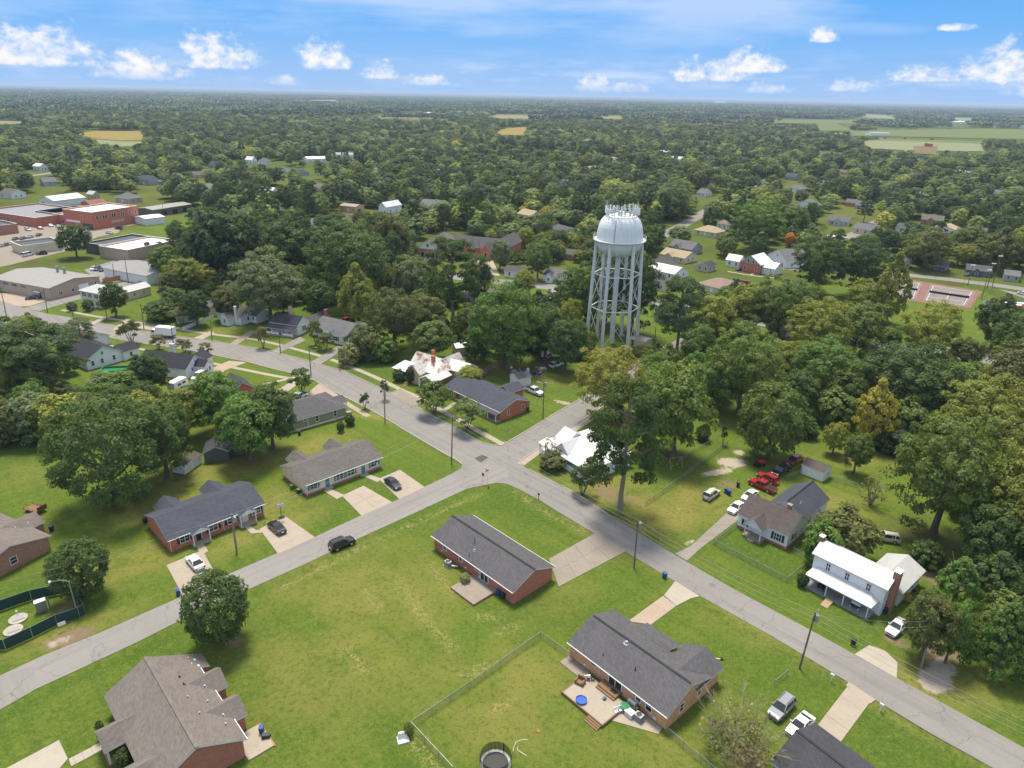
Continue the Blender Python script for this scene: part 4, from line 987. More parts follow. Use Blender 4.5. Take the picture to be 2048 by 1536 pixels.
h.rvent(7.6, D + 3.2, h=.35, mat='galv'); h.rvent(8.6, D + 5.2, h=.4, mat='galv'); h.rvent(7.4, D + 1.2, h=.5, mat='white'); h.win('r', 3, 1, .9, 1.3); h.win('r', 7, 1, .9, 1.3)
H9 = h
# ---- white shed
h = House('garden_shed', 'small white shed with brown shingle roof behind the white bungalow', 'shed', (1603, 928), (1649, 946), 2.3)
h.block(0, h.L, 0, 4.0, 2.3, 1.0, 'x', 'siding_white', 'roof_brown', .15, .12)
m = MB(); m.box(1.5, .10, .1, 2.35, .14, 2.0); m.box(2.4, .10, .1, 3.25, .14, 2.0); m.build('double_door', 'white', h.root)
h.win('r', 2.2, .8, .5, .9)
# ---- white metal-roofed cottage with the red door by the pine
h = House('cottage', 'white cottage with white metal roofs, wrap-around porch and dark red door beside the tall pine', 'house', (1079, 884), (1172, 940), 2.7)
L = h.L
h.block(1.8, L + 1, 1.8, 13, 3.1, 2.5, 'y', 'siding_white', 'metal_white', .4, .3, hip=True); h.ribs(.5) if 0 else None
h.block(.9, 5.0, 3.0, 10, 3.0, 2.2, 'x', 'siding_white', 'metal_white', .3, .3); h.ribs(.45)
h.block(4.4, 8.6, .8, 8, 3.0, 2.0, 'y', 'siding_white', 'metal_white', .3, .3); h.ribs(.45)
h.block(6.6, 12.0, 6.0, 13.5, 3.0, 2.4, 'x', 'siding_white', 'metal_white', .3, .3); h.ribs(.45)
h.shed_roof(-.2, L + .6, -.2, 2.4, 2.6, 3.15, 'metal_white', seams=.5)
h.shed_roof(-.2, .95, 2.0, 8.0, 2.6, 2.9, 'metal_white')
h.box('porch_floor', 'white', 0, 0, 0, L, 2.2, .6)
for x in (.1, 3.0, 5.2, 7.0, 9.0, L - .2): h.post(x, .1, .6, 2.5, .1)
m = MB()
for x0, x1 in ((.2, 5.0), (7.2, L - .3)): m.box(x0, .06, .65, x1, .12, 1.3)
m.build('porch_railing', 'white', h.root)
h.r = (2.2, L, 2.2, 12); h.door('f', 3.9, 'red_door', 1.2, z=.6); h.win('f', 1.6, 1.3, 1.0, 1.3, 2, sh='red_door'); h.win('f', 6.2, 1.3, 1.0, 1.3, 2, sh='red_door')
h.steps(6.1, 0, 4, 1.9, .3, .14, 'white', 'porch_steps'); MB().box(5.0, -1.2, 0, 5.15, 0, .75).box(7.05, -1.2, 0, 7.2, 0, .75).build('step_wall', 'white', h.root)
h.box('wall_panel', 'red_door', 4.7, 2.13, .65, 7.3, 2.19, 2.5) ; h.box('wall_panel', 'red_door', 2.4, 2.13, 1.2, 3.2, 2.19, 2.4)
# ---- brick ranch at the corner across the road
h = House('brick_house', 'red brick ranch house with dark slate roof behind two street trees', 'house', (887, 772), (1000, 825))
D = h.depth(1063, 801); L = h.L
h.block(0, L, 0, D, 2.6, 1.9, 'x', 'brick_deep', 'roof_slate', ov=.45); h.gutter('f', (0,))
h.shed_roof(8, L, -.6, .35, 2.45, 2.62, 'roof_slate') if 0 else None
h.win('f', 2.6, .8, 1.6, 1.4, 2); h.win('f', 6.4, .8, 1.6, 1.4, 2); h.door('f', 9.4); h.win('f', 12.5, .8, 2.4, 1.5, 3); h.win('f', 17, .8, 1.6, 1.4, 2)
h.win('r', 2.6, .9, .7, 1.4); h.win('r', 7.6, .9, .8, 1.4)
h.shed_roof(13, L, -1.3, .5, 2.3, 2.6, 'roof_slate')
for x in (13.2, 16, 18.8, L - .3): h.post(x, -1.15, 0, 2.2, .09)
h.box('porch_floor', 'concrete_old', 13, -1.3, 0, L, .5, .3)
h.rvent(9, D - 3.2, h=.4); h.rvent(14, D - 3.6, h=.3)
h.block(9.5, 15, D - .6, D + 4.6, 2.5, 1.1, 'y', 'brick_deep', 'roof_slate')
H12 = h
# ---- old house with rusty tin roofs
h = House('old_house', 'old tan house with patched rusty tin roofs, two brick chimneys and a carport', 'house', (812, 745), (887, 768), 3.0)
c0 = h
h.block(-1.5, 9.0, 3.0, 13.5, 3.4, 2.7, 'x', 'siding_yellow', 'metal_rusty', .4, .3, hip=True)
h.block(-.5, 4.6, .4, 8, 3.2, 2.4, 'y', 'siding_yellow', 'metal_rusty', .3, .3); h.ribs(.55, 'metal_rusty'); h.win('f', 2.2, 1, 1.2, 1.5, 2)
h.block(-4.4, 3, 6.5, 12, 3.2, 2.5, 'x', 'siding_yellow', 'metal_rusty', .3, .3); h.ribs(.55, 'metal_rusty')
h.block(3.5, 8.0, 8.5, 16, 3.2, 2.6, 'y', 'siding_yellow', 'metal_rusty', .3, .3); h.ribs(.55, 'metal_rusty')
h.block(6.2, 13.5, 8.4, 15, 3.3, 1.9, 'x', 'siding_yellow', 'metal_white', .3, .3); h.ribs(.6)
h.block(12.6, 16.0, 9.6, 14, 2.8, 1.1, 'x', 'siding_yellow', 'metal_white', .3, .3)
h.block(4.9, 10.6, -.6, 7, 2.7, 1.3, 'y', 'siding_yellow', 'metal_pale', .25, .3); bpy.data.objects.remove(h.wall); h.ribs(.6, 'metal_pale')
MB().add([(5.15, -.3, 2.6), (10.35, -.3, 2.6), (7.75, -.3, 3.85)], [(0, 1, 2)]).build('porch_gable', 'siding_yellow', h.root)
for x in (5.2, 7.8, 10.3): h.post(x, -.3, 0, 2.6, .16, 'white', 'carport_post')
h.shed_roof(-6.6, -.6, 1.2, 6.6, 2.5, 3.2, 'metal_pale'); h.box('porch_wall', 'white', -6.3, 1.5, 0, -.7, 1.7, 1.0)
for i in range(5): h.post(-6.2 + i * 1.35, 1.6, 1.0, 2.4, .06)
h.box('sunroom', 'window_glass', -6.2, 1.75, 1.0, -.7, 6.4, 2.35)
h.chimney(1.6, 9.6, 4.6, 7.0, .8, .7, 'brick_deep', 'brick_dull'); h.chimney(4.2, 6.6, 4.6, 6.8, .9, .8, 'brick_deep', 'brick_dull')
# ---- green house
h = House('green_house', 'pale green bungalow with dark hip roof and white trim beside the duplex lawn', 'house', (562, 850), (695, 813), 2.8)
L = h.L
h.block(0, L, 0, 11.6, 2.8, 2.2, 'x', 'siding_green', 'roof_charcoal', .4, .3, hip=True, base='brick_pale')
h.win('f', L - 8.3, 1.0, .85, 1.5); h.win('f', L - 3.6, 1.0, .85, 1.5); h.win('f', L - 11.3, 1.9, .9, .6)
h.post(L - .5, .5, .0, 2.6, .1); MB().tube([(L - 10.2, .38, 2.6), (L - 10.2, .38, .1)], .06).build('downspout', 'white', h.root)
h.vent(4.2, 2.4, 3.9, mat='white'); h.box('ridge_vent', 'roof_black', 1.4, 3.7, 4.25, 4.2, 3.9, 4.45)
h.block(L - 3, L + 1.6, 3, 8, 2.6, 1.0, 'x', 'siding_green', 'roof_charcoal', .2, .2); bpy.data.objects.remove(h.wall)
for y in (3.3, 7.7): h.post(L + 1.3, y, 0, 2.5, .1)
h.box('porch_steps', 'concrete', L + .4, 1.2, 0, L + 1.6, 2.4, .5)
# ---- brick house among trees, carport left
h = House('brick_house', 'brick house with dark roof and white-framed carport half hidden by the oaks', 'house', (372, 806), (500, 776), 2.7)
L = h.L
h.block(1, L - 2, 1.5, 10, 2.7, 2.3, 'x', 'brick_deep', 'roof_dark'); h.chimney(9, 6, 4.4, 5.9, .9, .8, 'brick_dull')
h.block(L - 5, L + 1.2, -.8, 8, 2.7, 2.3, 'y', 'brick_deep', 'roof_dark'); h.win('f', 2.9, .9, 1.6, 1.4, 2, 'white'); h.door('r', 5)
h.block(-4, 2.5, 2.0, 8.5, 2.5, 1.6, 'x', 'white', 'roof_dark', .3, .3); bpy.data.objects.remove(h.wall)
for y in (2.4, 8.1): h.post(-3.6, y, 0, 2.4, .15, 'white', 'carport_post')
# ---- white houses along the near side of the road
h = House('white_house', 'white house with near-black roofs and chimney, a white van on its drive', 'house', (290, 752), (374, 759), 0, rz=-14, L=15.3, right=True)
h.block(-.3, 15.6, -.3, 8.4, 2.9, 2.9, 'x', 'siding_white', 'roof_black', .35, .3); h.win('r', 2.6, 1.4, .7, 1.2); h.win('r', 5.5, .9, .8, 1.3); h.win('r', 4.2, 3.2, .7, 1.0)
h.block(14.2, 18.8, 3.2, 7.6, 2.7, 1.6, 'x', 'siding_white', 'roof_black', .3, .3); h.win('r', 2.3, 1, .8, 1.2); h.door('f', 2.4)
h.block(9, 15.5, 6, 12, 2.8, 1.7, 'y', 'siding_white', 'roof_black', .3, .3); h.chimney(4.5, 8.9, 0, 6.2, 1.2, .7, 'siding_white', 'white')
h = House('white_house', 'white gabled house with dark roof beside the big pines', 'house', (90, 750), (176, 741), 0, rz=-34, L=15, right=True)
h.block(-.3, 15.3, -.3, 10.5, 2.9, 2.9, 'x', 'siding_white', 'roof_black', .35, .3)
for u in (1.6, 4.2, 7.6): h.win('r', u, 1, .9, 1.4)
h.win('r', 4.6, 3.5, .7, .9)
h.block(9.5, 15.9, 9.8, 15, 2.7, 1.7, 'y', 'siding_white', 'roof_black', .3, .3); h.win('r', 2.2, .9, .9, 1.3)
h = House('roofed_house', 'low house with flat-pitched dark grey roof behind the roadside pine', 'house', (95, 672), (150, 683), 2.8)
h.block(0, 16, 0, 9, 2.8, 1.8, 'x', 'siding_white', 'roof_charcoal')
h = House('outbuilding', 'small grey-roofed white outbuilding under the oak by the white houses', 'shed', (172, 768), (205, 766), 2.4)
h.block(0, 6, 0, 6, 2.4, 1.3, 'y', 'siding_white', 'roof_grey')
# ---- sheds under the oak
h = House('brown_shed', 'dark brown gabled shed with white fascia under the green tree', 'shed', (404, 907), (446, 903), 2.4)
h.block(0, 5.4, 0, 6, 2.4, 1.3, 'y', 'siding_dark', 'roof_dark', .25, .2); h.win('f', 2.4, 1.2, .5, .6, 1, 'brown_wood'); h.block(1.5, 8.5, 2.0, 7, 2.35, 1.2, 'x', 'siding_dark', 'roof_dark', .25, .2)
h = House('white_shed', 'low weathered shed with white sliding doors beside the brown shed', 'shed', (368, 932), (403, 908), 2.1)
h.block(0, h.L, 0, 3.4, 2.1, .5, 'x', 'siding_white', 'roof_brown', .15, .1); MB().box(.3, .08, .1, 2.2, .12, 1.9).box(2.8, .08, .1, 5.0, .12, 1.9).build('sliding_doors', 'offwhite', h.root)
# ---- white houses on the far side of the road
h = House('white_house', 'white house with black roof and full front porch near the curve of the road', 'house', (534, 668), (588, 673), 0, rz=-20, L=10.4)
h.block(-.3, 10.7, 1.9, 9.2, 3.5, 2.3, 'x', 'siding_white', 'roof_black', .3, .3); h.win('r', 3.6, 1.0, .9, 1.6, 2, sh='black')
h.shed_roof(-.4, 10.8, -.4, 2.3, 2.5, 3.3, 'roof_black')
for i in range(6): h.post(.2 + i * 2.0, -.2, .4, 2.5, .09)
h.box('porch_floor', 'concrete', -.2, -.3, 0, 10.4, 2.2, .4); MB().box(0, -.25, .5, 5, -.2, 1.2).box(6.4, -.25, .5, 10.2, -.2, 1.2).build('porch_railing', 'white', h.root)
for u in (1.8, 4.4, 8): h.win('f', u, 1.0, .9, 1.5, 1, sh='black')
h.chimney(2.4, 9.9, 0, 7.2, 1.0, .7, 'brick_pale'); h.block(7.6, 12.4, 8.8, 18, 3.0, 1.7, 'y', 'siding_white', 'roof_charcoal'); h.win('r', 4, 1, .8, 1.3, sh='black'); h.chimney(12.5, 15.5, 0, 5.6, .8, 1.2, 'brick_deep')
h = House('white_house', 'white house with grey gable roof, black shutters and a side drive near the road bend', 'house', (620, 673), (673, 694), 0, rz=-30, L=14.5)
h.block(-.3, 14.8, 1.6, 11.4, 2.8, 2.6, 'x', 'siding_white', 'roof_grey', .3, .3)
h.block(8.2, 14.9, -.8, 8, 2.75, 2.0, 'y', 'siding_white', 'roof_grey', .3, .3); h.win('f', 3.4, 1, 1.6, 1.4, 2, sh='black'); h.win('r', 1.6, 1, .9, 1.3, sh='black')
h.r = (.3, 14.5, 2.0, 11)
for u in (1.8, 4.6, 7.2): h.win('r', u, 1, .9, 1.4, sh='black')
h.shed_roof(-.2, 7.4, .2, 2.9, 2.5, 2.85, 'roof_grey')
for x in (.1, 3.6): h.post(x, .4, 0, 2.4, .1)
h.block(9, 14.5, 10.5, 15, 2.4, 1.2, 'x', 'siding_white', 'roof_grey', .3, .3)
h = House('white_house', 'white gabled house with picket fence and small porch on the far road side', 'house', (425, 642), (458, 655), 0, rz=-30, L=12)
h.block(-.3, 12.3, 1.8, 10.4, 2.8, 2.6, 'x', 'siding_white', 'roof_charcoal', .3, .3); h.chimney(10.4, 1.8, 0, 6.4, .8, .6, 'siding_white', 'white')
h.block(5.2, 9.6, -1.2, 6, 2.7, 1.7, 'y', 'siding_white', 'roof_charcoal', .3, .3); h.win('f', 2.2, 1, 1, 1.4, 2); h.r = (0, 12, 2.2, 10); h.win('f', 2.2, 1, .9, 1.4); h.win('f', 10.6, 1, .9, 1.4); h.win('r', 3, 1, .9, 1.4)
h.block(10, 15, 6, 13, 2.6, 1.8, 'x', 'siding_white', 'roof_charcoal', .3, .3); h.win('f', 3, 1, .9, 1.4)
h = House('outbuilding', 'small cream outbuilding with grey roof behind the picket fence', 'shed', (405, 621), (450, 616), 2.6)
h.block(0, 12, 0, 8, 2.6, 2.2, 'y', 'siding_cream', 'roof_charcoal'); h.block(-9, -1.5, -4, 4, 2.5, 1.8, 'x', 'siding_white', 'roof_charcoal')
h = House('cream_house', 'two-storey cream house with pale hip roof and long metal-roofed rear wing', 'house', (165, 610), (205, 619), 0, rz=-25, L=11)
h.block(-.3, 11.3, -.3, 8.8, 5.6, 1.9, 'x', 'siding_cream', 'metal_grey', .4, .3, hip=True)
for u in (2, 5, 8.5):
    h.win('f', u, 3.6, .9, 1.4, 1, sh='black'); h.win('f', u, .9, .9, 1.5, 1, sh='black')
h.block(3.5, 9.5, 8.4, 22, 3.2, 1.5, 'y', 'siding_cream', 'metal_grey', .3, .3); h.ribs(.7, 'metal_grey')
for u in (2.4, 6, 10): h.win('r', u, 1.1, .8, 1.2)
h.box('porch', 'white', 4, -1.6, 0, 8, .3, .5)
# ---- downtown
h = House('warehouse', 'wide tan block warehouse with low pale roof, awning and roll-up door', 'warehouse', (-8, 577), (103, 601), 0, rz=-23, L=33, right=True)
h.block(0, h.L, 0, 21, 4.6, 1.6, 'x', 'tan_block', 'flat_roof_pale', .2, .2, trim='tan_wall')
h.block(h.L - .3, h.L + 1, 0, 30, 4.3, 1.9, 'y', 'tan_block', 'flat_roof_pale', .2, .2) if 0 else None
for u in (3, 8, 13, 18): h.win('f', u, 3.1, 3.0, .8, 2, 'tan_wall')
lo = h.at('r', 13.5, 0); MB().box(-2, -.08, 0, 2, 0, 3.2).build('roller_door', 'white', h.root, *lo)
lo = h.at('f', h.L - 6, 0); MB().box(-1.6, -1.5, 2.5, 1.6, 0, 2.75).build('awning', 'grey_metal', h.root, *lo); h.door('f', h.L - 6, 'dark_metal')
h.win('r', 4, 1.2, 1.6, 1.3, 2); h.win('r', 9, 1.2, 1.2, 1.3); h.win('r', 18.5, 1.2, 1.0, 1.8)
for x in (16, 20): MB().cyl((x, 16, 4.6), (x, 16, 7.2), .5, .5, 12).cyl((x, 16, 7.2), (x, 16, 7.8), .7, .5, 12).build('roof_vent', 'galv', h.root)
def flat(name, label, cat, E0, E1, D, zt, wall, roof, L=None, parapet=.7, rz=None, protect=True):
    h = House(name, label, cat, E0, E1, zt if rz is None else 0, protect, L, rz=rz, right=True)
    L_ = h.L; h.reg(0, L_, 0, D, zt)
    t = .3; W = MB()
    W.box(0, 0, 0, L_, t, zt).box(0, D - t, 0, L_, D, zt).box(0, t, 0, t, D - t, zt - .002).box(L_ - t, t, 0, L_, D - t, zt - .002)
    h.wall = W.build('wall', wall, h.root); h.roof = MB().box(t, t, zt - parapet - .2, L_ - t, D - t, zt - parapet).build('roof', roof, h.root)
    MB().box(-.06, -.06, zt, L_ + .06, t + .05, zt + .12).box(-.06, D - t - .05, zt, L_ + .06, D + .06, zt + .12).box(-.06, t + .05, zt, t + .05, D - t - .05, zt + .12).box(L_ - t - .05, t + .05, zt, L_ + .06, D - t - .05, zt + .12).build('coping', 'offwhite', h.root)
    h.r = (0, L_, 0, D); return h
def arch_win(h, side, u, z, w=1.0, hh=2.0, fr='offwhite'):
    loc, a = h.at(side, u, z)
    def mk():
        m = MB(); pts = [(-w / 2 - .15, 0)] + [((w / 2 + .15) * math.cos(t), hh - w / 2 + (w / 2 + .15) * math.sin(t)) for t in [math.pi - i * math.pi / 8 for i in range(9)]] + [(w / 2 + .15, 0)]
        n = len(pts); m.add([(x, -.08, z_) for x, z_ in pts] + [(x, 0, z_) for x, z_ in pts], [tuple(range(n))] + [(i + 1, i, n + i, n + (i + 1)) for i in range(n - 1)]); return m.mesh('window', [fr])
    def mk2():
        pts = [(-w / 2, .12)] + [(w / 2 * math.cos(t), hh - w / 2 + w / 2 * math.sin(t)) for t in [math.pi - i * math.pi / 8 for i in range(9)]] + [(w / 2, .12)]
        n = len(pts); m = MB(); m.add([(x, -.11, z_) for x, z_ in pts] + [(x, -.05, z_) for x, z_ in pts], [tuple(range(n))] + [(i + 1, i, n + i, n + i + 1) for i in range(n - 1)]); return m.mesh('pane', ['window_glass'])
    o = put('window', cached(('aw', w, hh, fr), mk), h.root, loc, a); put('pane', cached(('awp', w, hh), mk2), o); return o
h = flat('brick_block', 'two-storey red brick commercial block with rows of arched windows and a white flat roof', 'commercial building', (145, 446), (190, 460), 29, 9.5, 'brick_deep', 'flat_roof_white', L=24, rz=-24)
for i in range(4): h.win('f', 3.2 + i * (h.L - 6.4) / 3, 5.2, 1.1, 1.9, 1, 'offwhite')
for u in (2.6, 6.6, 7.9, 12.2, 13.5, 18, 19.3, 23.2, 27): arch_win(h, 'r', u, 5.2, 1.0, 2.2)
arch_win(h, 'r', 26.5, .1, 1.8, 3.4)
h.box('sign_board', 'white', 2, -.25, 3.0, h.L * .55, 0, 4.0); h.box('shopfront', 'window_glass', h.L * .62, -.1, .2, h.L - 1, 0, 3.0)
lo = h.at('r', 15, 2.2); MB().box(-4, -.06, 0, 4, 0, 1.6).build('painted_sign', 'tan_wall', h.root, lo[0], lo[1])
h = flat('shop_building', 'one-storey red brick shop with stepped parapet left of the two-storey brick block', 'commercial building', (110, 450), (149, 452), 24, 5.5, 'brick_red', 'flat_roof_white', L=17, rz=-24); h.door('f', 4, 'black'); h.win('f', 8, .8, 2, 2, 2); h.win('f', 1.8, .8, 1.6, 2, 2)
h = flat('shop_building', 'dark grey shop front with black awnings between brick shops', 'commercial building', (78, 440), (115, 445), 26, 5.2, 'siding_dark', 'flat_roof_dark', L=18, rz=-24); h.win('f', 3, .6, 3, 2.2, 3); h.win('f', 9, .6, 3, 2.2, 3)
h.box('sign_board', 'brown_wood', 8.5, -.2, 3.2, 14, 0, 4.6)
h = flat('shop_row', 'long low brick shop row with cluttered grey roofs at the left edge downtown', 'commercial building', (-40, 420), (70, 436), 34, 5.2, 'brick_red', 'flat_roof_grey')
for i in range(6): h.win('f', 5 + i * 7, .8, 2.6, 2.2, 2)
h = flat('brick_building', 'low brick building with dark flat roof cut by the left edge beside the parking lot', 'commercial building', (-30, 455), (34, 447), 22, 5.0, 'brick_dull', 'flat_roof_dark')
h = flat('block_building', 'low white block building with dark flat roof next to the round oak downtown', 'commercial building', (42, 492), (122, 482), 14, 4.4, 'siding_cream', 'flat_roof_dark')
h = flat('store_building', 'pale brick store with bright white flat roof and a small roof unit', 'commercial building', (210, 515), (259, 524), 28, 5.4, 'tan_block', 'flat_roof_white', L=19, rz=-24); h.box('roof_unit', 'dark_metal', 14, 13, 4.7, 15.6, 14.8, 6.2)
h = flat('store_building', 'grey brick store with dark flat roof adjoining the white-roofed store', 'commercial building', (181, 510), (211, 511), 26, 4.8, 'siding_dark', 'flat_roof_dark', L=13, rz=-24)
h = House('service_garage', 'long garage with low grey roof behind the row of parked cars', 'garage', (203, 535), (292, 552), 4.0)
h.block(0, h.L, 0, 17, 4.0, 1.4, 'x', 'siding_white', 'flat_roof_grey')
h = House('green_shop', 'long dark green metal shop building with a pale roof behind the lawn', 'commercial building', (305, 420), (384, 408), 4.5)
h.block(0, h.L, 0, 14, 4.5, .8, 'x', 'siding_dark', 'flat_roof_pale', .2, .2)
for i in range(4):
    lo = h.at('f', 8 + i * 8, 0); MB().box(-1.8, -.08, 0, 1.8, 0, 3.0).build('roller_door', 'black', h.root, *lo)
h = House('white_house', 'white cottage with grey hip roof at the corner of the downtown lawn', 'house', (372, 428), (400, 432), 3.0)
h.block(0, 14, 0, 10, 3.0, 2.2, 'x', 'siding_white', 'roof_grey', hip=True); h.win('f', 3, 1, 1, 1.4); h.win('f', 7, 1, 1, 1.4)
h = House('white_garage', 'white block garage behind the two-storey brick building', 'garage', (267, 433), (290, 438), 4.0)
h.block(0, h.L, 0, 12, 4.0, .8, 'y', 'siding_white', 'flat_roof_white'); lo = h.at('f', 3, 0); MB().box(-1.4, -.07, 0, 1.4, 0, 2.6).build('roller_door', 'white', h.root, *lo)
h = House('metal_barn', 'white metal-roofed barn with open porch at the top left', 'barn', (76, 398), (107, 402), 4.0)
h.block(0, h.L, 0, 22, 4.0, 2.4, 'y', 'siding_white', 'metal_white'); h.win('f', 4, 1, 2, 1.6, 2, 'white')
# ---- church
h = House('church', 'brick church with white front gable, arched doorways, front steps and long dark nave roof', 'church', (830, 517), (880, 521), 0, rz=-20, L=13.5)
w_ = h.L
h.block(0, w_, 0, 16, 5.0, 4.4, 'y', 'brick_dull', 'roof_greybrown', .4, .4, gable='white'); h.win('f', w_ / 2 - .4, 6.0, 1.4, 1.6, 2)
for u in (w_ / 2 - 3.2, w_ / 2 - .4, w_ / 2 + 2.4): arch_win(h, 'f', u, .8, 1.6, 3.0, 'brick_pale')
for u in (1.6, w_ - 2.4): arch_win(h, 'f', u, 1.2, 1.0, 2.0)
h.block(-1.0, w_ + 3, 8, 26, 5.2, 5.4, 'x', 'brick_dull', 'roof_greybrown', .4, .4, hip=True)
h.steps(w_ / 2, .4, 6, 5.5, .6, .16, 'concrete_pink', 'front_steps')
for k in (-2.2, 0, 2.2): MB().tube([(w_ / 2 + k, -3.2, .9), (w_ / 2 + k, .2, 1.8)], .06).build('handrail', 'white', h.root)
h.block(w_ - 2, w_ + 24, 14, 26, 5.0, 4.2, 'x', 'brick_deep', 'roof_charcoal', .4, .4)
for x in (w_ + 7, w_ + 16): h.block(x, x + 5, 11, 20, 4.6, 3.2, 'y', 'brick_deep', 'roof_charcoal', .3, .3); arch_win(h, 'f', 2.2, 1, 1.2, 2.6)
h.block(w_ + 18, w_ + 27, 16, 40, 5.0, 4.2, 'y', 'brick_deep', 'roof_charcoal', .4, .4)
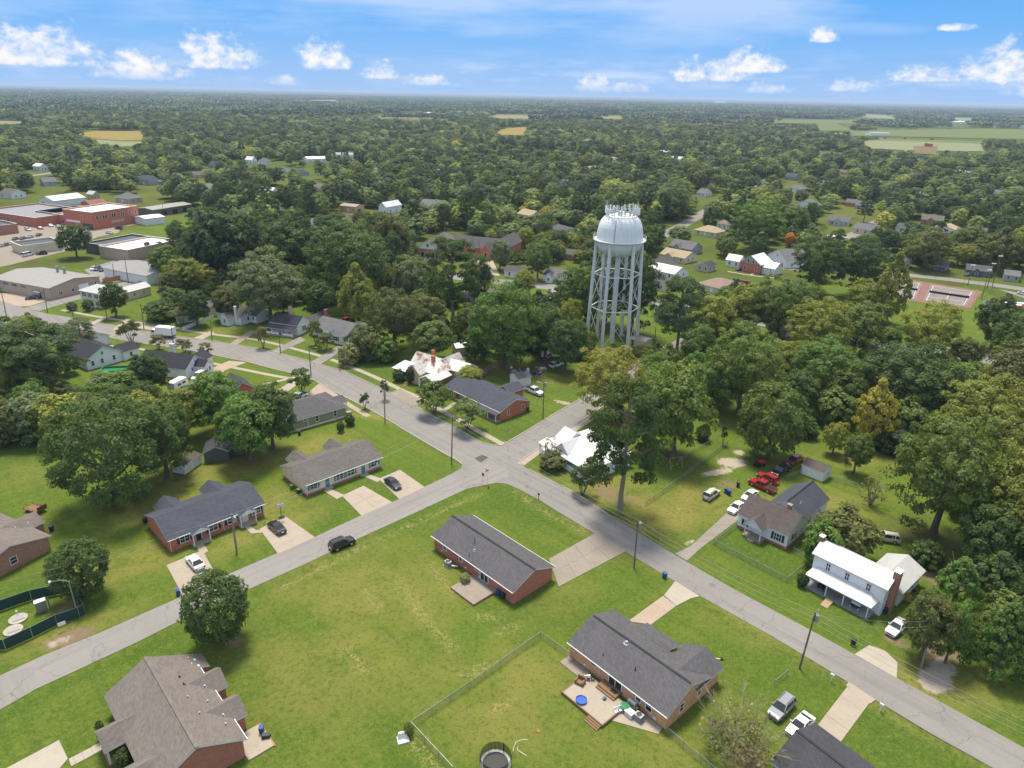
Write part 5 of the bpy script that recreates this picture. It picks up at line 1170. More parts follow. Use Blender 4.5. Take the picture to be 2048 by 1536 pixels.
# ---- more houses, one line each:
# name, label, E0, E1, ze, D, rise, axis, wall, roof, hip, extra wing
SMALL = [
 ('white_house', 'white house with dark roof right of the church drive', (1008, 543), (1052, 545), 2.8, 9, 2.0, 'x', 'siding_white', 'roof_charcoal', 0),
 ('white_house', 'white house with grey roof and deep eaves left of the water tower', (1085, 549), (1122, 556), 2.8, 10, 2.4, 'x', 'siding_white', 'roof_grey', 0),
 ('blue_house', 'pale blue gabled cottage with grey roof by a gravel yard beyond the dark oaks', (581, 447), (606, 452), 3.0, 12, 2.4, 'y', 'siding_blue', 'roof_grey', 0),
 ('white_house', 'white metal-roofed gabled house just left of the tower trees', (1068, 598), (1118, 603), 3.2, 12, 2.6, 'y', 'siding_white', 'metal_white', 0),
 ('long_house', 'long brown-roofed house half hidden behind the pine left of the tower', (945, 597), (1000, 580), 2.8, 9, 1.8, 'x', 'siding_grey', 'roof_greybrown', 0),
 ('grey_house', 'grey gabled house with black shutters right of the tower legs', (1308, 617), (1345, 626), 4.6, 11, 1.5, 'x', 'siding_blue', 'roof_grey', 0),
 ('white_house', 'low white house with dark grey hip roof right of the water tower', (1290, 560), (1332, 572), 2.8, 10, 2.2, 'x', 'siding_cream', 'roof_charcoal', 1),
 ('white_house', 'L-shaped house with white and grey roofs right of the tank legs', (1292, 540), (1368, 548), 2.8, 11, 2.2, 'x', 'siding_white', 'metal_white', 0),
 ('white_house', 'white cottage with dark pyramid roof right of the tower legs', (1297, 527), (1350, 532), 2.8, 12, 3.0, 'x', 'siding_white', 'roof_charcoal', 1),
 ('stone_house', 'pale stone-roofed bungalow behind the pyramid-roofed cottage', (1322, 511), (1390, 516), 2.8, 12, 2.4, 'x', 'siding_cream', 'roof_tan', 0),
 ('grey_house', 'grey gable-fronted bungalow below the street bend', (1342, 495), (1404, 498), 3.0, 14, 3.0, 'x', 'siding_grey', 'roof_grey', 0),
 ('cream_house', 'cream house with tan hip roof beside the street bend', (1388, 461), (1446, 466), 2.8, 13, 2.8, 'x', 'siding_cream', 'roof_tan', 1),
 ('rose_house', 'bungalow with faded rose hip roof and small front gable', (1392, 566), (1452, 580), 2.7, 15, 2.6, 'x', 'siding_cream', 'roof_rose', 1),
 ('small_garage', 'small garage with dark roof beside the rose-roofed bungalow', (1406, 534), (1438, 531), 2.6, 8, 1.6, 'y', 'siding_beige', 'roof_dark', 0),
 ('white_house', 'white cottage with white metal roof left of the brick and white house', (1451, 520), (1486, 524), 3.0, 14, 2.6, 'x', 'siding_white', 'metal_white', 0),
 ('white_house', 'white two-storey gabled house with grey roof behind the brick and white house', (1535, 508), (1572, 520), 4.2, 14, 3.6, 'y', 'siding_white', 'roof_grey', 0),
 ('grey_house', 'low grey house with dark roof across from the tennis courts', (1795, 524), (1822, 527), 2.8, 9, 1.8, 'x', 'siding_grey', 'roof_grey', 0),
 ('brown_house', 'brown brick house with gable right of the street oak near the tennis courts', (1866, 530), (1893, 534), 2.8, 9, 2.0, 'x', 'siding_dark', 'roof_charcoal', 0),
 ('carport_house', 'low house with charcoal roof and open carport across from the courts', (1932, 538), (1985, 544), 2.8, 9, 1.8, 'x', 'siding_dark', 'roof_charcoal', 0),
 ('grey_house', 'plain low grey-roofed house at the right edge behind the courts', (2008, 549), (2042, 553), 2.8, 9, 1.6, 'x', 'siding_grey', 'roof_grey', 0),
 ('bungalow', 'bungalow with blue-grey porch gable and brown roof on the far right street', (1656, 440), (1700, 444), 3.0, 14, 2.8, 'x', 'siding_blue', 'roof_greybrown', 0),
 ('white_house', 'white flat-roofed house with parked cars below the far right bungalow', (1645, 472), (1668, 478), 3.0, 10, .8, 'x', 'siding_white', 'metal_white', 0),
 ('brick_house', 'small brick house with red roof on the far right near the leaning pines', (1690, 404), (1712, 406), 3.0, 10, 2.2, 'x', 'brick_deep', 'roof_greybrown', 0),
 ('grey_house', 'grey house with steep grey gable roof on the far right', (1712, 410), (1745, 412), 3.0, 12, 2.8, 'x', 'siding_grey', 'roof_grey', 0),
 ('tin_house', 'house with pinkish rusted roof beside the cream house', (1434, 447), (1460, 449), 3.0, 12, 2.2, 'x', 'siding_white', 'roof_rose', 1),
 ('white_house', 'white gabled house at the top of the winding street', (1393, 385), (1410, 387), 3.2, 12, 3.0, 'x', 'siding_white', 'roof_grey', 0),
 ('brick_house', 'brown brick house far behind the left of the tank', (1130, 508), (1162, 510), 3.0, 9, 2.0, 'x', 'brick_dull', 'roof_greybrown', 0),
 ('tan_building', 'flat tan brick hall beyond the dark oaks left of centre', (678, 412), (722, 413), 4.0, 22, 1.0, 'x', 'brick_orange', 'flat_roof_pale', 0),
 ('white_house', 'white gable-ended building beside the flat tan hall', (756, 413), (772, 415), 4.5, 16, 3.0, 'y', 'siding_white', 'metal_white', 0),
 ('grey_house', 'house with grey roof and blue tarpaulin beyond the church', (836, 410), (890, 413), 3.2, 14, 3.2, 'x', 'siding_white', 'roof_grey', 0),
 ('white_house', 'white house with brown roof above the church car park', (655, 436), (690, 440), 3.2, 14, 2.6, 'x', 'siding_white', 'roof_greybrown', 0),
 ('white_house', 'long white house with brown-grey roof in the upper left trees', (465, 388), (512, 390), 3.4, 14, 3.2, 'x', 'siding_white', 'roof_greybrown', 0),
 ('white_house', 'white gabled house beside the long one in the upper left trees', (515, 384), (552, 385), 3.4, 14, 3.2, 'x', 'siding_white', 'metal_white', 0),
 ('white_house', 'pair-roofed white house in the upper centre-left trees', (490, 320), (512, 320), 3.6, 16, 3.4, 'x', 'siding_white', 'metal_white', 0),
 ('white_house', 'second white hip-roofed house in the upper centre-left trees', (514, 322), (534, 323), 3.6, 16, 3.4, 'x', 'siding_white', 'roof_grey', 1),
 ('low_shop', 'low white shop roofs among trees right of the twin white houses', (615, 318), (660, 317), 4.0, 26, 1.6, 'x', 'siding_white', 'flat_roof_white', 0),
 ('low_shop', 'second low white shop roof at the tree gap', (662, 309), (706, 310), 4.0, 26, 1.6, 'x', 'siding_white', 'flat_roof_pale', 0),
 ('blue_roofed_house', 'tall house with a blue tarpaulin on its roof in the upper left', (272, 358), (300, 360), 4.4, 14, 3.0, 'x', 'siding_grey', 'roof_slate', 0),
 ('tan_house', 'tan house with pale roof left of the blue-tarped house', (170, 388), (190, 389), 3.6, 12, 2.0, 'x', 'siding_yellow', 'metal_grey', 0),
 ('grey_house', 'wide grey hip-roofed house behind the brick block', (226, 395), (262, 398), 3.2, 18, 3.2, 'x', 'siding_beige', 'roof_grey', 1),
 ('grey_house', 'small grey house in the upper left trees above the green shop', (340, 352), (358, 353), 3.4, 12, 2.4, 'x', 'siding_white', 'roof_grey', 0),
 ('red_building', 'long red-roofed shed behind the brick block', (180, 409), (216, 405), 4.0, 12, 2.0, 'x', 'brick_deep', 'rust_metal', 0),
 ('white_house', 'white house with grey gable at the left edge above the shops', (-6, 386), (30, 388), 3.4, 16, 2.8, 'x', 'siding_white', 'roof_greybrown', 0),
 ('white_barn', 'white roofed barn among the trees far left', (62, 332), (84, 333), 4.0, 16, 2.4, 'x', 'siding_white', 'metal_white', 0),
 ('white_house', 'white gabled house in the trees left of the tank top', (1262, 345), (1276, 346), 3.6, 12, 3.0, 'x', 'siding_cream', 'roof_tan', 0),
 ('white_building', 'white building in the trees above the tower street', (1318, 304), (1342, 305), 4.4, 20, 2.2, 'x', 'siding_white', 'metal_white', 0),
 ('white_building', 'second pale building among the trees above the tower street', (1348, 318), (1376, 318), 4.0, 18, 2.6, 'x', 'siding_white', 'metal_grey', 0),
 ('brick_house', 'long brick house with brown roof in the upper right woods', (1634, 307), (1666, 309), 4.0, 20, 2.6, 'x', 'brick_red', 'roof_greybrown', 0),
 ('brick_school', 'wide brick building with white roof band at the upper right', (1914, 344), (1962, 346), 5.0, 24, 1.2, 'x', 'brick_deep', 'flat_roof_white', 0),
 ('grey_house', 'grey house deep in the upper right trees', (1568, 352), (1592, 354), 3.6, 16, 2.8, 'x', 'siding_grey', 'roof_slate', 0),
 ('white_house', 'white house behind the dark oaks upper right of the tower', (1842, 438), (1888, 442), 3.4, 14, 2.4, 'x', 'brick_dull', 'roof_greybrown', 0),
 ('hidden_house', 'small stone house glimpsed between the crowns right of the pine', (1572, 668), (1600, 662), 3.0, 8, 2.6, 'y', 'siding_beige', 'roof_greybrown', 0),
 ('white_barn', 'white farm barn by the tan field on the horizon', (856, 226), (876, 226), 6, 30, 3, 'x', 'siding_white', 'metal_white', 0),
 ('white_barn', 'second long white farm barn left of the first by the tan field', (882, 226), (900, 226), 6, 30, 3, 'x', 'siding_white', 'metal_white', 0),
 ('long_warehouse', 'long white warehouse roofs by the green fields at right', (1742, 266), (1782, 267), 6, 40, 2, 'x', 'siding_white', 'flat_roof_pale', 0),
 ('long_warehouse', 'white warehouse left of the green fields at right', (1655, 268), (1690, 270), 6, 40, 2, 'x', 'siding_white', 'flat_roof_white', 0),
 ('factory', 'long white factory at the far right edge beyond the fields', (1990, 250), (2090, 253), 8, 90, 2, 'x', 'siding_white', 'flat_roof_pale', 0),
 ('factory', 'distant white sheds left of the far right factory', (1900, 243), (1930, 244), 8, 60, 2, 'x', 'siding_white', 'flat_roof_white', 0),
 ('orange_bin', 'orange metal bin standing alone in the green field', (1858, 287), (1867, 287), 6.5, 10, .5, 'x', 'orange_paint', 'orange_paint', 0),
 ('white_mill', 'bright white mill on the wooded horizon', (1432, 204), (1452, 204), 30, 60, 5, 'x', 'siding_white', 'metal_white', 0)]
for nm, lb, e0, e1, ze, D, rise, ax, wall, roof, hip in SMALL:
    h = House(nm, lb, 'house' if ('house' in nm or 'low' in nm) else 'building', e0, e1, ze)
    if abs(math.degrees(h.rz)) < 28 and D < 25 and e0[1] > 300:      # the town grid runs at 45 degrees to the view
        W = h.L; c = h.w(W / 2, W * .35); h.rz = R(-45 if e0[0] > 1200 else -24)
        h.x = Vector((math.cos(h.rz), math.sin(h.rz), 0)); h.y = Vector((-h.x.y, h.x.x, 0))
        T_ = W / .7071; T_ *= 1.15; h.L = T_ * (.56 if ax == 'x' else .46); D = T_ - h.L
        h.root.rotation_euler.z = h.rz; h.root.location = c - h.x * h.L / 2 - h.y * D / 2; h.root.location.z = 0
        h.a = h.root.location.copy()
    h.block(0, h.L, 0, D, ze, rise, ax, wall, roof, .35, .3, hip=bool(hip))
    big = h.L > 22
    if e0[1] > 300:
        n = max(2, min(5, int(h.L / 4)))
        for i in range(n): (h.door if (i == n // 2 and n > 2) else h.win)('f', h.L * (i + .6) / (n + .2), **({} if (i == n // 2 and n > 2) else dict(z=.95, w=1.0, h=1.4)))
        for u in (D * .3, D * .65): h.win('r', u - .3, .95, 1.0, 1.4)
        if ax == 'y' and rise > 2.3: h.win('f', h.L / 2 - .3, ze + .3, .8, 1.1)
        if h.L > 9 and not hip and ax == 'x' and e0[1] > 420 and rise > 1.7:
            x = h.L * .25; h.block(x, x + h.L * .34, -1.6, D * .5, ze - .1, rise * .72, 'y', wall, roof, .25, .25); h.win('f', h.L * .17 - .2, .95, 1.0, 1.3)
q_ = random.Random(12)
def stop_trim(w):
    w = w.split()[:7]
    while w[-1] in ('with', 'and', 'of', 'the', 'a', 'by', 'right', 'left', 'in', 'on', 'its', 'behind', 'beside', 'far', 'at', 'between', 'beyond', 'just', 'small', 'dark', 'white', 'red', 'among', 'above', 'below', 'glimpsed', 'near'): w.pop()
    return ' '.join(w)
FARH = []
for i, (x, y) in enumerate([(395, 357), (430, 336), (705, 336), (742, 350), (560, 345), (935, 308), (1085, 312), (880, 352), (1020, 352), (600, 352), (1440, 345), (1490, 330), (1530, 372), (1600, 385), (1655, 372), (1690, 350), (1752, 372), (1800, 390), (1850, 398), (1905, 404), (1960, 410), (2010, 396), (1420, 322), (1380, 345), (1560, 300), (1740, 335), (1990, 330), (1480, 412), (1620, 418), (1545, 440), (1740, 470), (1830, 470), (1900, 470), (1960, 478), (1120, 470), (1060, 440), (760, 468), (330, 372), (420, 385), (90, 372), (250, 340), (150, 330), (1130, 372), (640, 385), (960, 392), (1060, 392), (1180, 345), (1230, 325), (820, 318), (1500, 292)]):
    b_ = G(x, y); wl, rf = q_.choice([('white', 'grey'), ('white', 'charcoal'), ('white', 'greybrown'), ('cream', 'grey'), ('grey', 'slate'), ('beige', 'taupe'), ('white', 'tan'), ('yellow', 'greybrown'), ('blue', 'grey')])
    o_ = min(HOUSES, key=lambda t: (t[0] - b_.x) ** 2 + (t[1] - b_.y) ** 2); rel = 'left of' if b_.x < o_[0] else 'right of'
    FARH.append((x, y, wl, rf, f"{wl} house with {rf.replace('greybrown', 'brown-grey')} roof {rel} the {stop_trim(o_[4]['label'])}"))
for x, y, wl, rf, lb in FARH:
    e_ = 1 / max(.3, proj(*G(x, y))[2] / FOC) * 6
    h = House('town_house', lb, 'house', (x - e_, y), (x + e_, y), 3.2); h.rz = R(q_.choice([-45, -45, 45])) 
    h.x = Vector((math.cos(h.rz), math.sin(h.rz), 0)); h.y = Vector((-h.x.y, h.x.x, 0)); h.L = q_.uniform(11, 17); D = q_.uniform(9, 12)
    c = G(x, y) + Vector((0, 5, 0)); h.root.rotation_euler.z = h.rz; h.root.location = c - h.x * h.L / 2 - h.y * D / 2; h.a = h.root.location.copy()
    h.block(0, h.L, 0, D, 3.2, q_.uniform(1.8, 3), q_.choice('xxy'), 'siding_' + wl, 'roof_' + rf, .35, .3, hip=q_.random() < .3)
    for u in (.2, .55, .8): h.win('f', h.L * u, .95, 1.1, 1.4)
    h.win('r' if h.rz < 0 else 'l', D * .45, .95, 1.1, 1.4)
# brick and white house right of the tower
h = House('brick_and_white_house', 'house with red brick ground floor, grey gable and white metal roof right of the tower', 'house', (1479, 523), (1522, 531), 4.2)
h.block(0, h.L, 0, 12, 4.2, 3.6, 'y', 'brick_deep', 'metal_white', .35, .35, gable='siding_grey')
h.win('f', 2.6, 1.1, 1.0, 1.7, 1, 'white'); h.win('f', 8, 1.1, 1.0, 1.7, 1, 'white'); h.win('f', h.L / 2 - 1.5, 4.5, .9, 1.4); h.win('f', h.L / 2 + 1, 4.5, .9, 1.4)
h.block(h.L - 3, h.L + 6, 2, 10, 3.2, 2.2, 'x', 'siding_white', 'metal_white', .3, .3)
# pump shed below the tower, picnic shelter by the courts, cream shed, tin sheds
h = House('block_shed', 'low white block shed with flat rusty roof at the foot of the water tower', 'shed', (1258, 676), (1290, 684), 2.6)
h.block(0, h.L, 0, 5, 2.6, .3, 'x', 'siding_cream', 'flat_roof_grey', .15, .15); h.door('f', 1.2, 'rust_metal')
h = House('shelter', 'small brick shelter with grey roof beside the tennis courts', 'shed', (1968, 608), (1999, 612), 3.0)
h.block(0, h.L, 0, 6, 3.0, 1.4, 'x', 'brick_dull', 'roof_grey', .4, .4, hip=True)
h = House('cream_shed', 'tall narrow cream shed on the back lawn', 'shed', (727, 622), (742, 623), 2.8)
h.block(0, h.L, 0, 3.5, 2.8, .3, 'x', 'siding_cream', 'roof_dark', .12, .12)
h = House('tin_shed', 'tin-roofed cream shed behind the rusty-roofed old house', 'shed', (912, 697), (938, 694), 2.5)
h.block(0, h.L, 0, 5, 2.5, .8, 'x', 'siding_cream', 'metal_pale', .3, .3); h.door('f', 3.2, 'white')
h = House('white_shed', 'small white shed with mossy roof beside heaped junk behind the corner ranch house', 'shed', (1018, 748), (1037, 760), 2.5)
h.block(0, 4.6, 0, 4.6, 2.5, 1.0, 'y', 'siding_white', 'roof_greybrown', .2, .2)
# ------------------------------------------------------------------ water tower
def water_tower():
    c = (G(1222, 694) + G(1226, 672)) / 2
    b = G(1223, 686)
    t = thing('water_tower', 'white water tower with bulbous tank, six braced legs and a crown of antennas', 'water tower', b, R(0))
    d = proj(b.x, b.y, 25)[2]
    zb = top_z(b.x, b.y, 511); zt = top_z(b.x, b.y, 428); ze = top_z(b.x, b.y, 481)
    r = 91 * d / FOC / 2
    zc = zb + (zt - zb) * .40
    prof = []
    for i in range(25):
        a = -math.pi / 2 + math.pi * i / 24
        ca, sa = math.cos(a), math.sin(a)
        rr = r * abs(ca) ** (.42 if sa > 0 else .62); z = (zc - zb) * sa if sa < 0 else (zt - zc) * sa
        prof.append((max(rr, .001), zc + z))
    MB().lathe(prof, 40).build('tank', 'tank_white', t, smooth=True)
    seams = MB()
    for i in range(4): seams.lathe([(r * abs(math.cos(a)) ** .42 + .02, zc + (zt - zc) * math.sin(a) - .02), (r * abs(math.cos(a)) ** .42 + .05, zc + (zt - zc) * math.sin(a)), (r * abs(math.cos(a)) ** .42 + .02, zc + (zt - zc) * math.sin(a) + .03)], 40) if (a := .25 + i * .3) else None
    seams.build('weld_seams', 'tank_white', t)
    R0 = r + 1.0
    MB().lathe([(r - .1, zc - .12), (R0, zc - .12), (R0, zc + .05), (r - .1, zc + .05)], 40).build('walkway', 'leg_pale', t)
    m = MB()
    for k in range(30):
        a = 2 * math.pi * k / 30; m.cyl((R0 * math.cos(a) * .995, R0 * math.sin(a) * .995, zc), (R0 * math.cos(a) * .995, R0 * math.sin(a) * .995, zc + 1.1), .035, n=5)
    for zz in (.55, 1.1): m.lathe([(R0 - .06, zc + zz - .03), (R0, zc + zz - .03), (R0, zc + zz + .03), (R0 - .06, zc + zz + .03)], 40)
    m.build('railing', 'leg_pale', t)
    rt = r * .99; rb = r * 1.16
    ang = [R(0 + 60 * i) for i in range(6)]
    P0 = [Vector((rb * math.cos(a), rb * math.sin(a), .3)) for a in ang]; P1 = [Vector((rt * math.cos(a), rt * math.sin(a), zc - .2)) for a in ang]
    legme = None
    for a, p0, p1 in zip(ang, P0, P1):
        MB().cyl(p0, p1, .56, .52, 12).build('leg', 'leg_pale', t, smooth=False)
        MB().box(p0.x - 1, p0.y - 1, -.1, p0.x + 1, p0.y + 1, .4).build('footing', 'concrete', t)
    MB().cyl((0, 0, 0), (0, 0, zb + .8), .8, .8, 16).build('riser_pipe', 'leg_pale', t)
    lev = [0, .36, .685, 1.0]
    def at(i, f): return P0[i].lerp(P1[i], f)
    for f in lev[1:3]:
        for i in range(6): MB().cyl(at(i, f), at((i + 1) % 6, f), .2, n=6).build('ring_strut', 'leg_pale', t)
        for i in range(6): MB().cyl(at(i, f), (0, 0, at(0, f).z), .045, n=4).build('tie_rod', 'leg_pale', t)
    for f0, f1 in zip(lev, lev[1:]):
        for i in range(6):
            j = (i + 1) % 6
            MB().cyl(at(i, f0 + .01), at(j, f1 - .01), .07, n=5).cyl(at(j, f0 + .01), at(i, f1 - .01), .07, n=5).build('cross_brace', 'leg_pale', t)
    # ladder, pipes, antennas
    m = MB()
    for k in (-.25, .25): m.cyl(P0[2] + Vector((.9, k, 0)), P1[2] + Vector((.9, k, 0)), .05, n=5)
    m.build('ladder', 'leg_pale', t)
    m = MB()
    for i in range(14): a = math.pi * .62; th = i / 13 * 1.2; m.cyl((r * math.cos(th) ** .42 * math.cos(a) * 1.01, -r * math.cos(th) ** .42 * math.sin(a) * 1.01, zc + (zt - zc) * math.sin(th)), (r * math.cos(th + .09) ** .42 * math.cos(a) * 1.01, -r * math.cos(th + .09) ** .42 * math.sin(a) * 1.01, zc + (zt - zc) * math.sin(th + .09)), .09, n=5)
    m.build('cable_run', 'grey_metal', t)
    rr = r * .64; zr = zc + (zt - zc) * .86
    MB().lathe([(rr - .12, zr + 1.0), (rr + .12, zr + 1.0), (rr + .12, zr + 1.2), (rr - .12, zr + 1.2)], 32).lathe([(rr - .06, zr + 2.1), (rr + .06, zr + 2.1), (rr + .06, zr + 2.2), (rr - .06, zr + 2.2)], 32).build('antenna_ring', 'leg_pale', t)
    q = random.Random(5)
    for k in range(26):
        a = 2 * math.pi * k / 26 + q.uniform(-.06, .06); x, y = rr * math.cos(a) * q.uniform(.98, 1.1), rr * math.sin(a) * q.uniform(.98, 1.1)
        hh = q.uniform(2.6, 5.0); m = MB().cyl((x, y, zr - .4), (x, y, zr + hh), .07, n=5)
        m.build('antenna_mast', 'galv' if k % 3 else 'leg_pale', t)
        w = q.uniform(.2, .34); z0 = zr + q.uniform(.9, 1.6); MB().box(x * 1.05 - w, y * 1.05 - w * .6, z0, x * 1.05 + w, y * 1.05 + w * .6, z0 + q.uniform(1.3, 2.2)).build('antenna_panel', 'white', t)
    MB().lathe([(.9, zt - .2), (.9, zt + .7), (.5, zt + .9), (.001, zt + 1.0)], 16).build('vent_dome', 'tank_white', t)
    MB().cyl((-2.6, 1.8, zr), (-2.6, 1.8, zt + 9.5), .06, .03, 5).build('whip_antenna', 'grey_metal', t); MB().cyl((-4.2, 1.2, zr - .5), (-4.2, 1.2, zt + 6), .05, .03, 5).build('whip_antenna', 'grey_metal', t)
    MB().cyl((-r - .9, 0, zc), (-r - .9, 0, zc + 8.5), .06, .04, 5).build('whip_antenna', 'grey_metal', t)
    HOUSES.append((b.x, b.y, 6, 0, t, (-8, 8, -8, 8)))
    PROTECT.append((1168, 405, 1300, 640, d))
water_tower()

# ------------------------------------------------------------------ vehicles
def ring(x, half, z0, z1, tuck=.9, top=.94):
    """cross-section of a body shell at station x"""
    return [(x, -half * tuck, z0), (x, -half, z0 + (z1 - z0) * .35), (x, -half * .985, z0 + (z1 - z0) * .75), (x, -half * top, z1), (x, half * top, z1), (x, half * .985, z0 + (z1 - z0) * .75), (x, half, z0 + (z1 - z0) * .35), (x, half * tuck, z0)]
SPEC = {  # length, width, belt stations (x, height, half factor), cabin (x rear-bottom, rear-top, front-top, front-bottom, roof z), wheel x
 'sedan': dict(L=4.75, W=1.82, st=[(-2.37, .62, .80), (-2.25, .90, .92), (-1.6, .98, .99), (-.6, .96, 1), (.75, .95, 1), (1.0, .93, 1), (1.9, .82, .96), (2.28, .70, .85), (2.37, .50, .75)], cab=(-1.75, -.85, .30, 1.05, 1.44), wh=(-1.38, 1.42), wr=.33),
 'suv': dict(L=4.65, W=1.88, st=[(-2.32, .75, .86), (-2.25, 1.05, .95), (-1.6, 1.08, 1), (-.5, 1.06, 1), (.8, 1.05, 1), (1.05, 1.03, 1), (1.9, .95, .97), (2.25, .80, .88), (2.32, .55, .78)], cab=(-2.22, -1.95, .35, 1.10, 1.70), wh=(-1.38, 1.38), wr=.37),
 'pickup': dict(L=5.8, W=2.0, st=[(-2.9, .85, .95), (-2.85, 1.05, .97), (-1.2, 1.05, .98), (-.95, 1.08, 1), (1.0, 1.08, 1), (1.3, 1.06, 1), (2.5, 1.0, .97), (2.82, .86, .9), (2.9, .55, .85)], cab=(-1.0, -.80, .75, 1.35, 1.82), wh=(-1.75, 1.85), wr=.42, bed=(-2.78, -1.1)),
 'van': dict(L=5.6, W=2.0, st=[(-2.8, .9, .94), (-2.76, 1.15, .97), (-1.5, 1.18, 1), (.5, 1.18, 1), (1.5, 1.16, 1), (1.75, 1.1, .99), (2.5, 1.0, .95), (2.75, .85, .88), (2.8, .55, .8)], cab=(-2.75, -2.6, 1.15, 1.75, 2.0), wh=(-1.6, 1.75), wr=.37),
}
def veh_meshes(kind):
    s = SPEC[kind]; hw = s['W'] / 2; z0 = .24
    b = MB().loft([ring(x, hw * f, z0, z) for x, z, f in s['st']])
    rb, rt, ft, fb, zr = s['cab']
    belt = lambda x: np.interp(x, [q[0] for q in s['st']], [q[1] for q in s['st']])
    bw, tw = hw * .93, hw * .76
    zb0, zb1 = belt(rb) - .03, belt(fb) - .03
    # roof panel and pillars (painted)
    b.loft([[(rt, -tw, zr - .05), (rt, tw, zr - .05), (ft, tw, zr - .05), (ft, -tw, zr - .05)], [(rt + .05, -tw * .95, zr), (rt + .05, tw * .95, zr), (ft - .05, tw * .95, zr), (ft - .05, -tw * .95, zr)]])
    def pillar(x0, x1, z_0, w=.05, back=.0):
        for k in (-1, 1):
            b.loft([[(x0 - w, k * bw * 1.0, z_0), (x0 + w, k * bw * 1.0, z_0), (x0 + w, k * (bw - .08), z_0), (x0 - w, k * (bw - .08), z_0)], [(x1 - w, k * tw * 1.01, zr - .03), (x1 + w, k * tw * 1.01, zr - .03), (x1 + w, k * (tw - .08), zr - .03), (x1 - w, k * (tw - .08), zr - .03)]])
    pillar(rb + .06, rt + .06, zb0); pillar(fb - .06, ft - .04, zb1); mid = (rt + ft) / 2 - .05; pillar(mid, mid, belt(mid) - .03, .045)
    if kind in ('suv', 'van'): m2 = rt + .62; pillar(m2, m2, belt(m2) - .03, .09)
    if s.get('bed'):
        x0, x1 = s['bed']
    g = MB().loft([[(rb, -bw, zb0), (rb, bw, zb0), (fb, bw, zb1), (fb, -bw, zb1)], [(rt, -tw, zr - .04), (rt, tw, zr - .04), (ft, tw, zr - .04), (ft, -tw, zr - .04)]])
    W = MB(); wr = s['wr']
    W.cyl((0, -.11, 0), (0, .11, 0), wr, wr, 14)
    rim = MB().cyl((0, -.125, 0), (0, .125, 0), wr * .62, wr * .62, 10)
    hl = MB(); tl = MB(); L2 = s['L'] / 2
    zf = belt(L2 - .15)
    for k in (-1, 1):
        hl.box(L2 - .22, k * hw * .66 - .18, zf - .20, L2 - .015, k * hw * .66 + .18, zf - .03)
        tl.box(-L2 - .01, k * hw * .74 - .14, belt(-L2 + .1) - .28, -L2 + .12, k * hw * .74 + .14, belt(-L2 + .1) - .05)
    tr = MB(); tr.box(L2 - .06, -.42, .42, L2 + .02, .42, .60).box(-L2 - .02, -.7, .34, -L2 + .05, .7, .46)
    pl = MB().box(-L2 - .03, -.26, .58, -L2, .26, .72)
    mir = MB()
    for k in (-1, 1): mir.box(fb - .38, k * (bw + .12) - .09, belt(fb) + .02, fb - .26, k * (bw + .12) + .09, belt(fb) + .16)
    d = dict(body=b.mesh('body', ['car_paint']), windows=g.mesh('windows', ['window_glass']), tyre=W.mesh('wheel', ['tyre']), rim=rim.mesh('rim', ['chrome']), head=hl.mesh('headlights', ['head_light']), tail=tl.mesh('taillights', ['red_light']), grille=tr.mesh('bumper_trim', ['dark_metal']), plate=pl.mesh('licence_plate', ['white']), mirror=mir.mesh('mirrors', ['car_paint']))
    if s.get('bed'):
        x0, x1 = s['bed']; d['bed'] = MB().box(x0, -hw * .82, 1.0, x1, hw * .82, 1.065).mesh('bed_liner', ['black'])
    if kind == 'suv': d['rack'] = MB().box(rt + .25, -tw * .85, zr + .03, ft - .2, -tw * .85 + .05, zr + .08).box(rt + .25, tw * .85 - .05, zr + .03, ft - .2, tw * .85, zr + .08).mesh('roof_rack', ['dark_metal'])
    return d
def vehicle(kind, rear, front, col, label, cat=None, name=None, length=None, extra=True, group=None):
    a, b = G(*rear, .45), G(*front, .45); c = (a + b) / 2; d = b - a
    rz = math.atan2(d.y, d.x)
    t = thing(name or {'sedan': 'parked_car', 'suv': 'parked_suv', 'pickup': 'pickup_truck', 'van': 'parked_van'}[kind], label, cat or {'sedan': 'car', 'suv': 'car', 'pickup': 'pickup', 'van': 'van'}[kind], (c.x, c.y, .07), rz, group)
    ms = cached(('veh', kind), lambda: veh_meshes(kind)); s = SPEC[kind]
    o = put('body', ms['body'], t); o.color = (*col, 1)
    put('windows', ms['windows'], t)
    for x in s['wh']:
        for k in (-1, 1):
            w = put('wheel', ms['tyre'], t, (x, k * (s['W'] / 2 - .10), s['wr']))
            put('rim', ms['rim'], w)
    put('headlights', ms['head'], t); put('taillights', ms['tail'], t); put('bumper_trim', ms['grille'], t)
    if extra:
        put('licence_plate', ms['plate'], t); o = put('mirrors', ms['mirror'], t); o.color = (*col, 1)
    if 'bed' in ms: put('bed_liner', ms['bed'], t)
    if 'rack' in ms: put('roof_rack', ms['rack'], t)
    return t
BK, WH, RD, SV, NV, GR = (.012, .012, .014), (.72, .73, .74), (.30, .015, .02), (.42, .43, .44), (.02, .03, .07), (.12, .13, .13)
vehicle('sedan', (772, 957), (800, 979), BK, 'black sedan parked on the concrete pad beside the teal-shuttered duplex')
vehicle('sedan', (567, 1068), (540, 1044), BK, 'black sedan on the drive of the slate-roofed duplex, near the basketball hoop')
vehicle('sedan', (403, 1141), (378, 1112), WH, 'white sedan on the drive of the slate-roofed brick duplex')
vehicle('suv', (663, 1097), (705, 1080), BK, 'black crossover parked on the grass verge of the side road')
vehicle('suv', (1409, 1000), (1436, 980), (.50, .47, .40), 'silver-beige estate car on the worn grass by the long chain-link fence')
vehicle('sedan', (1486, 1006), (1459, 1027), WH, 'white sedan on the drive beside the white bungalow')
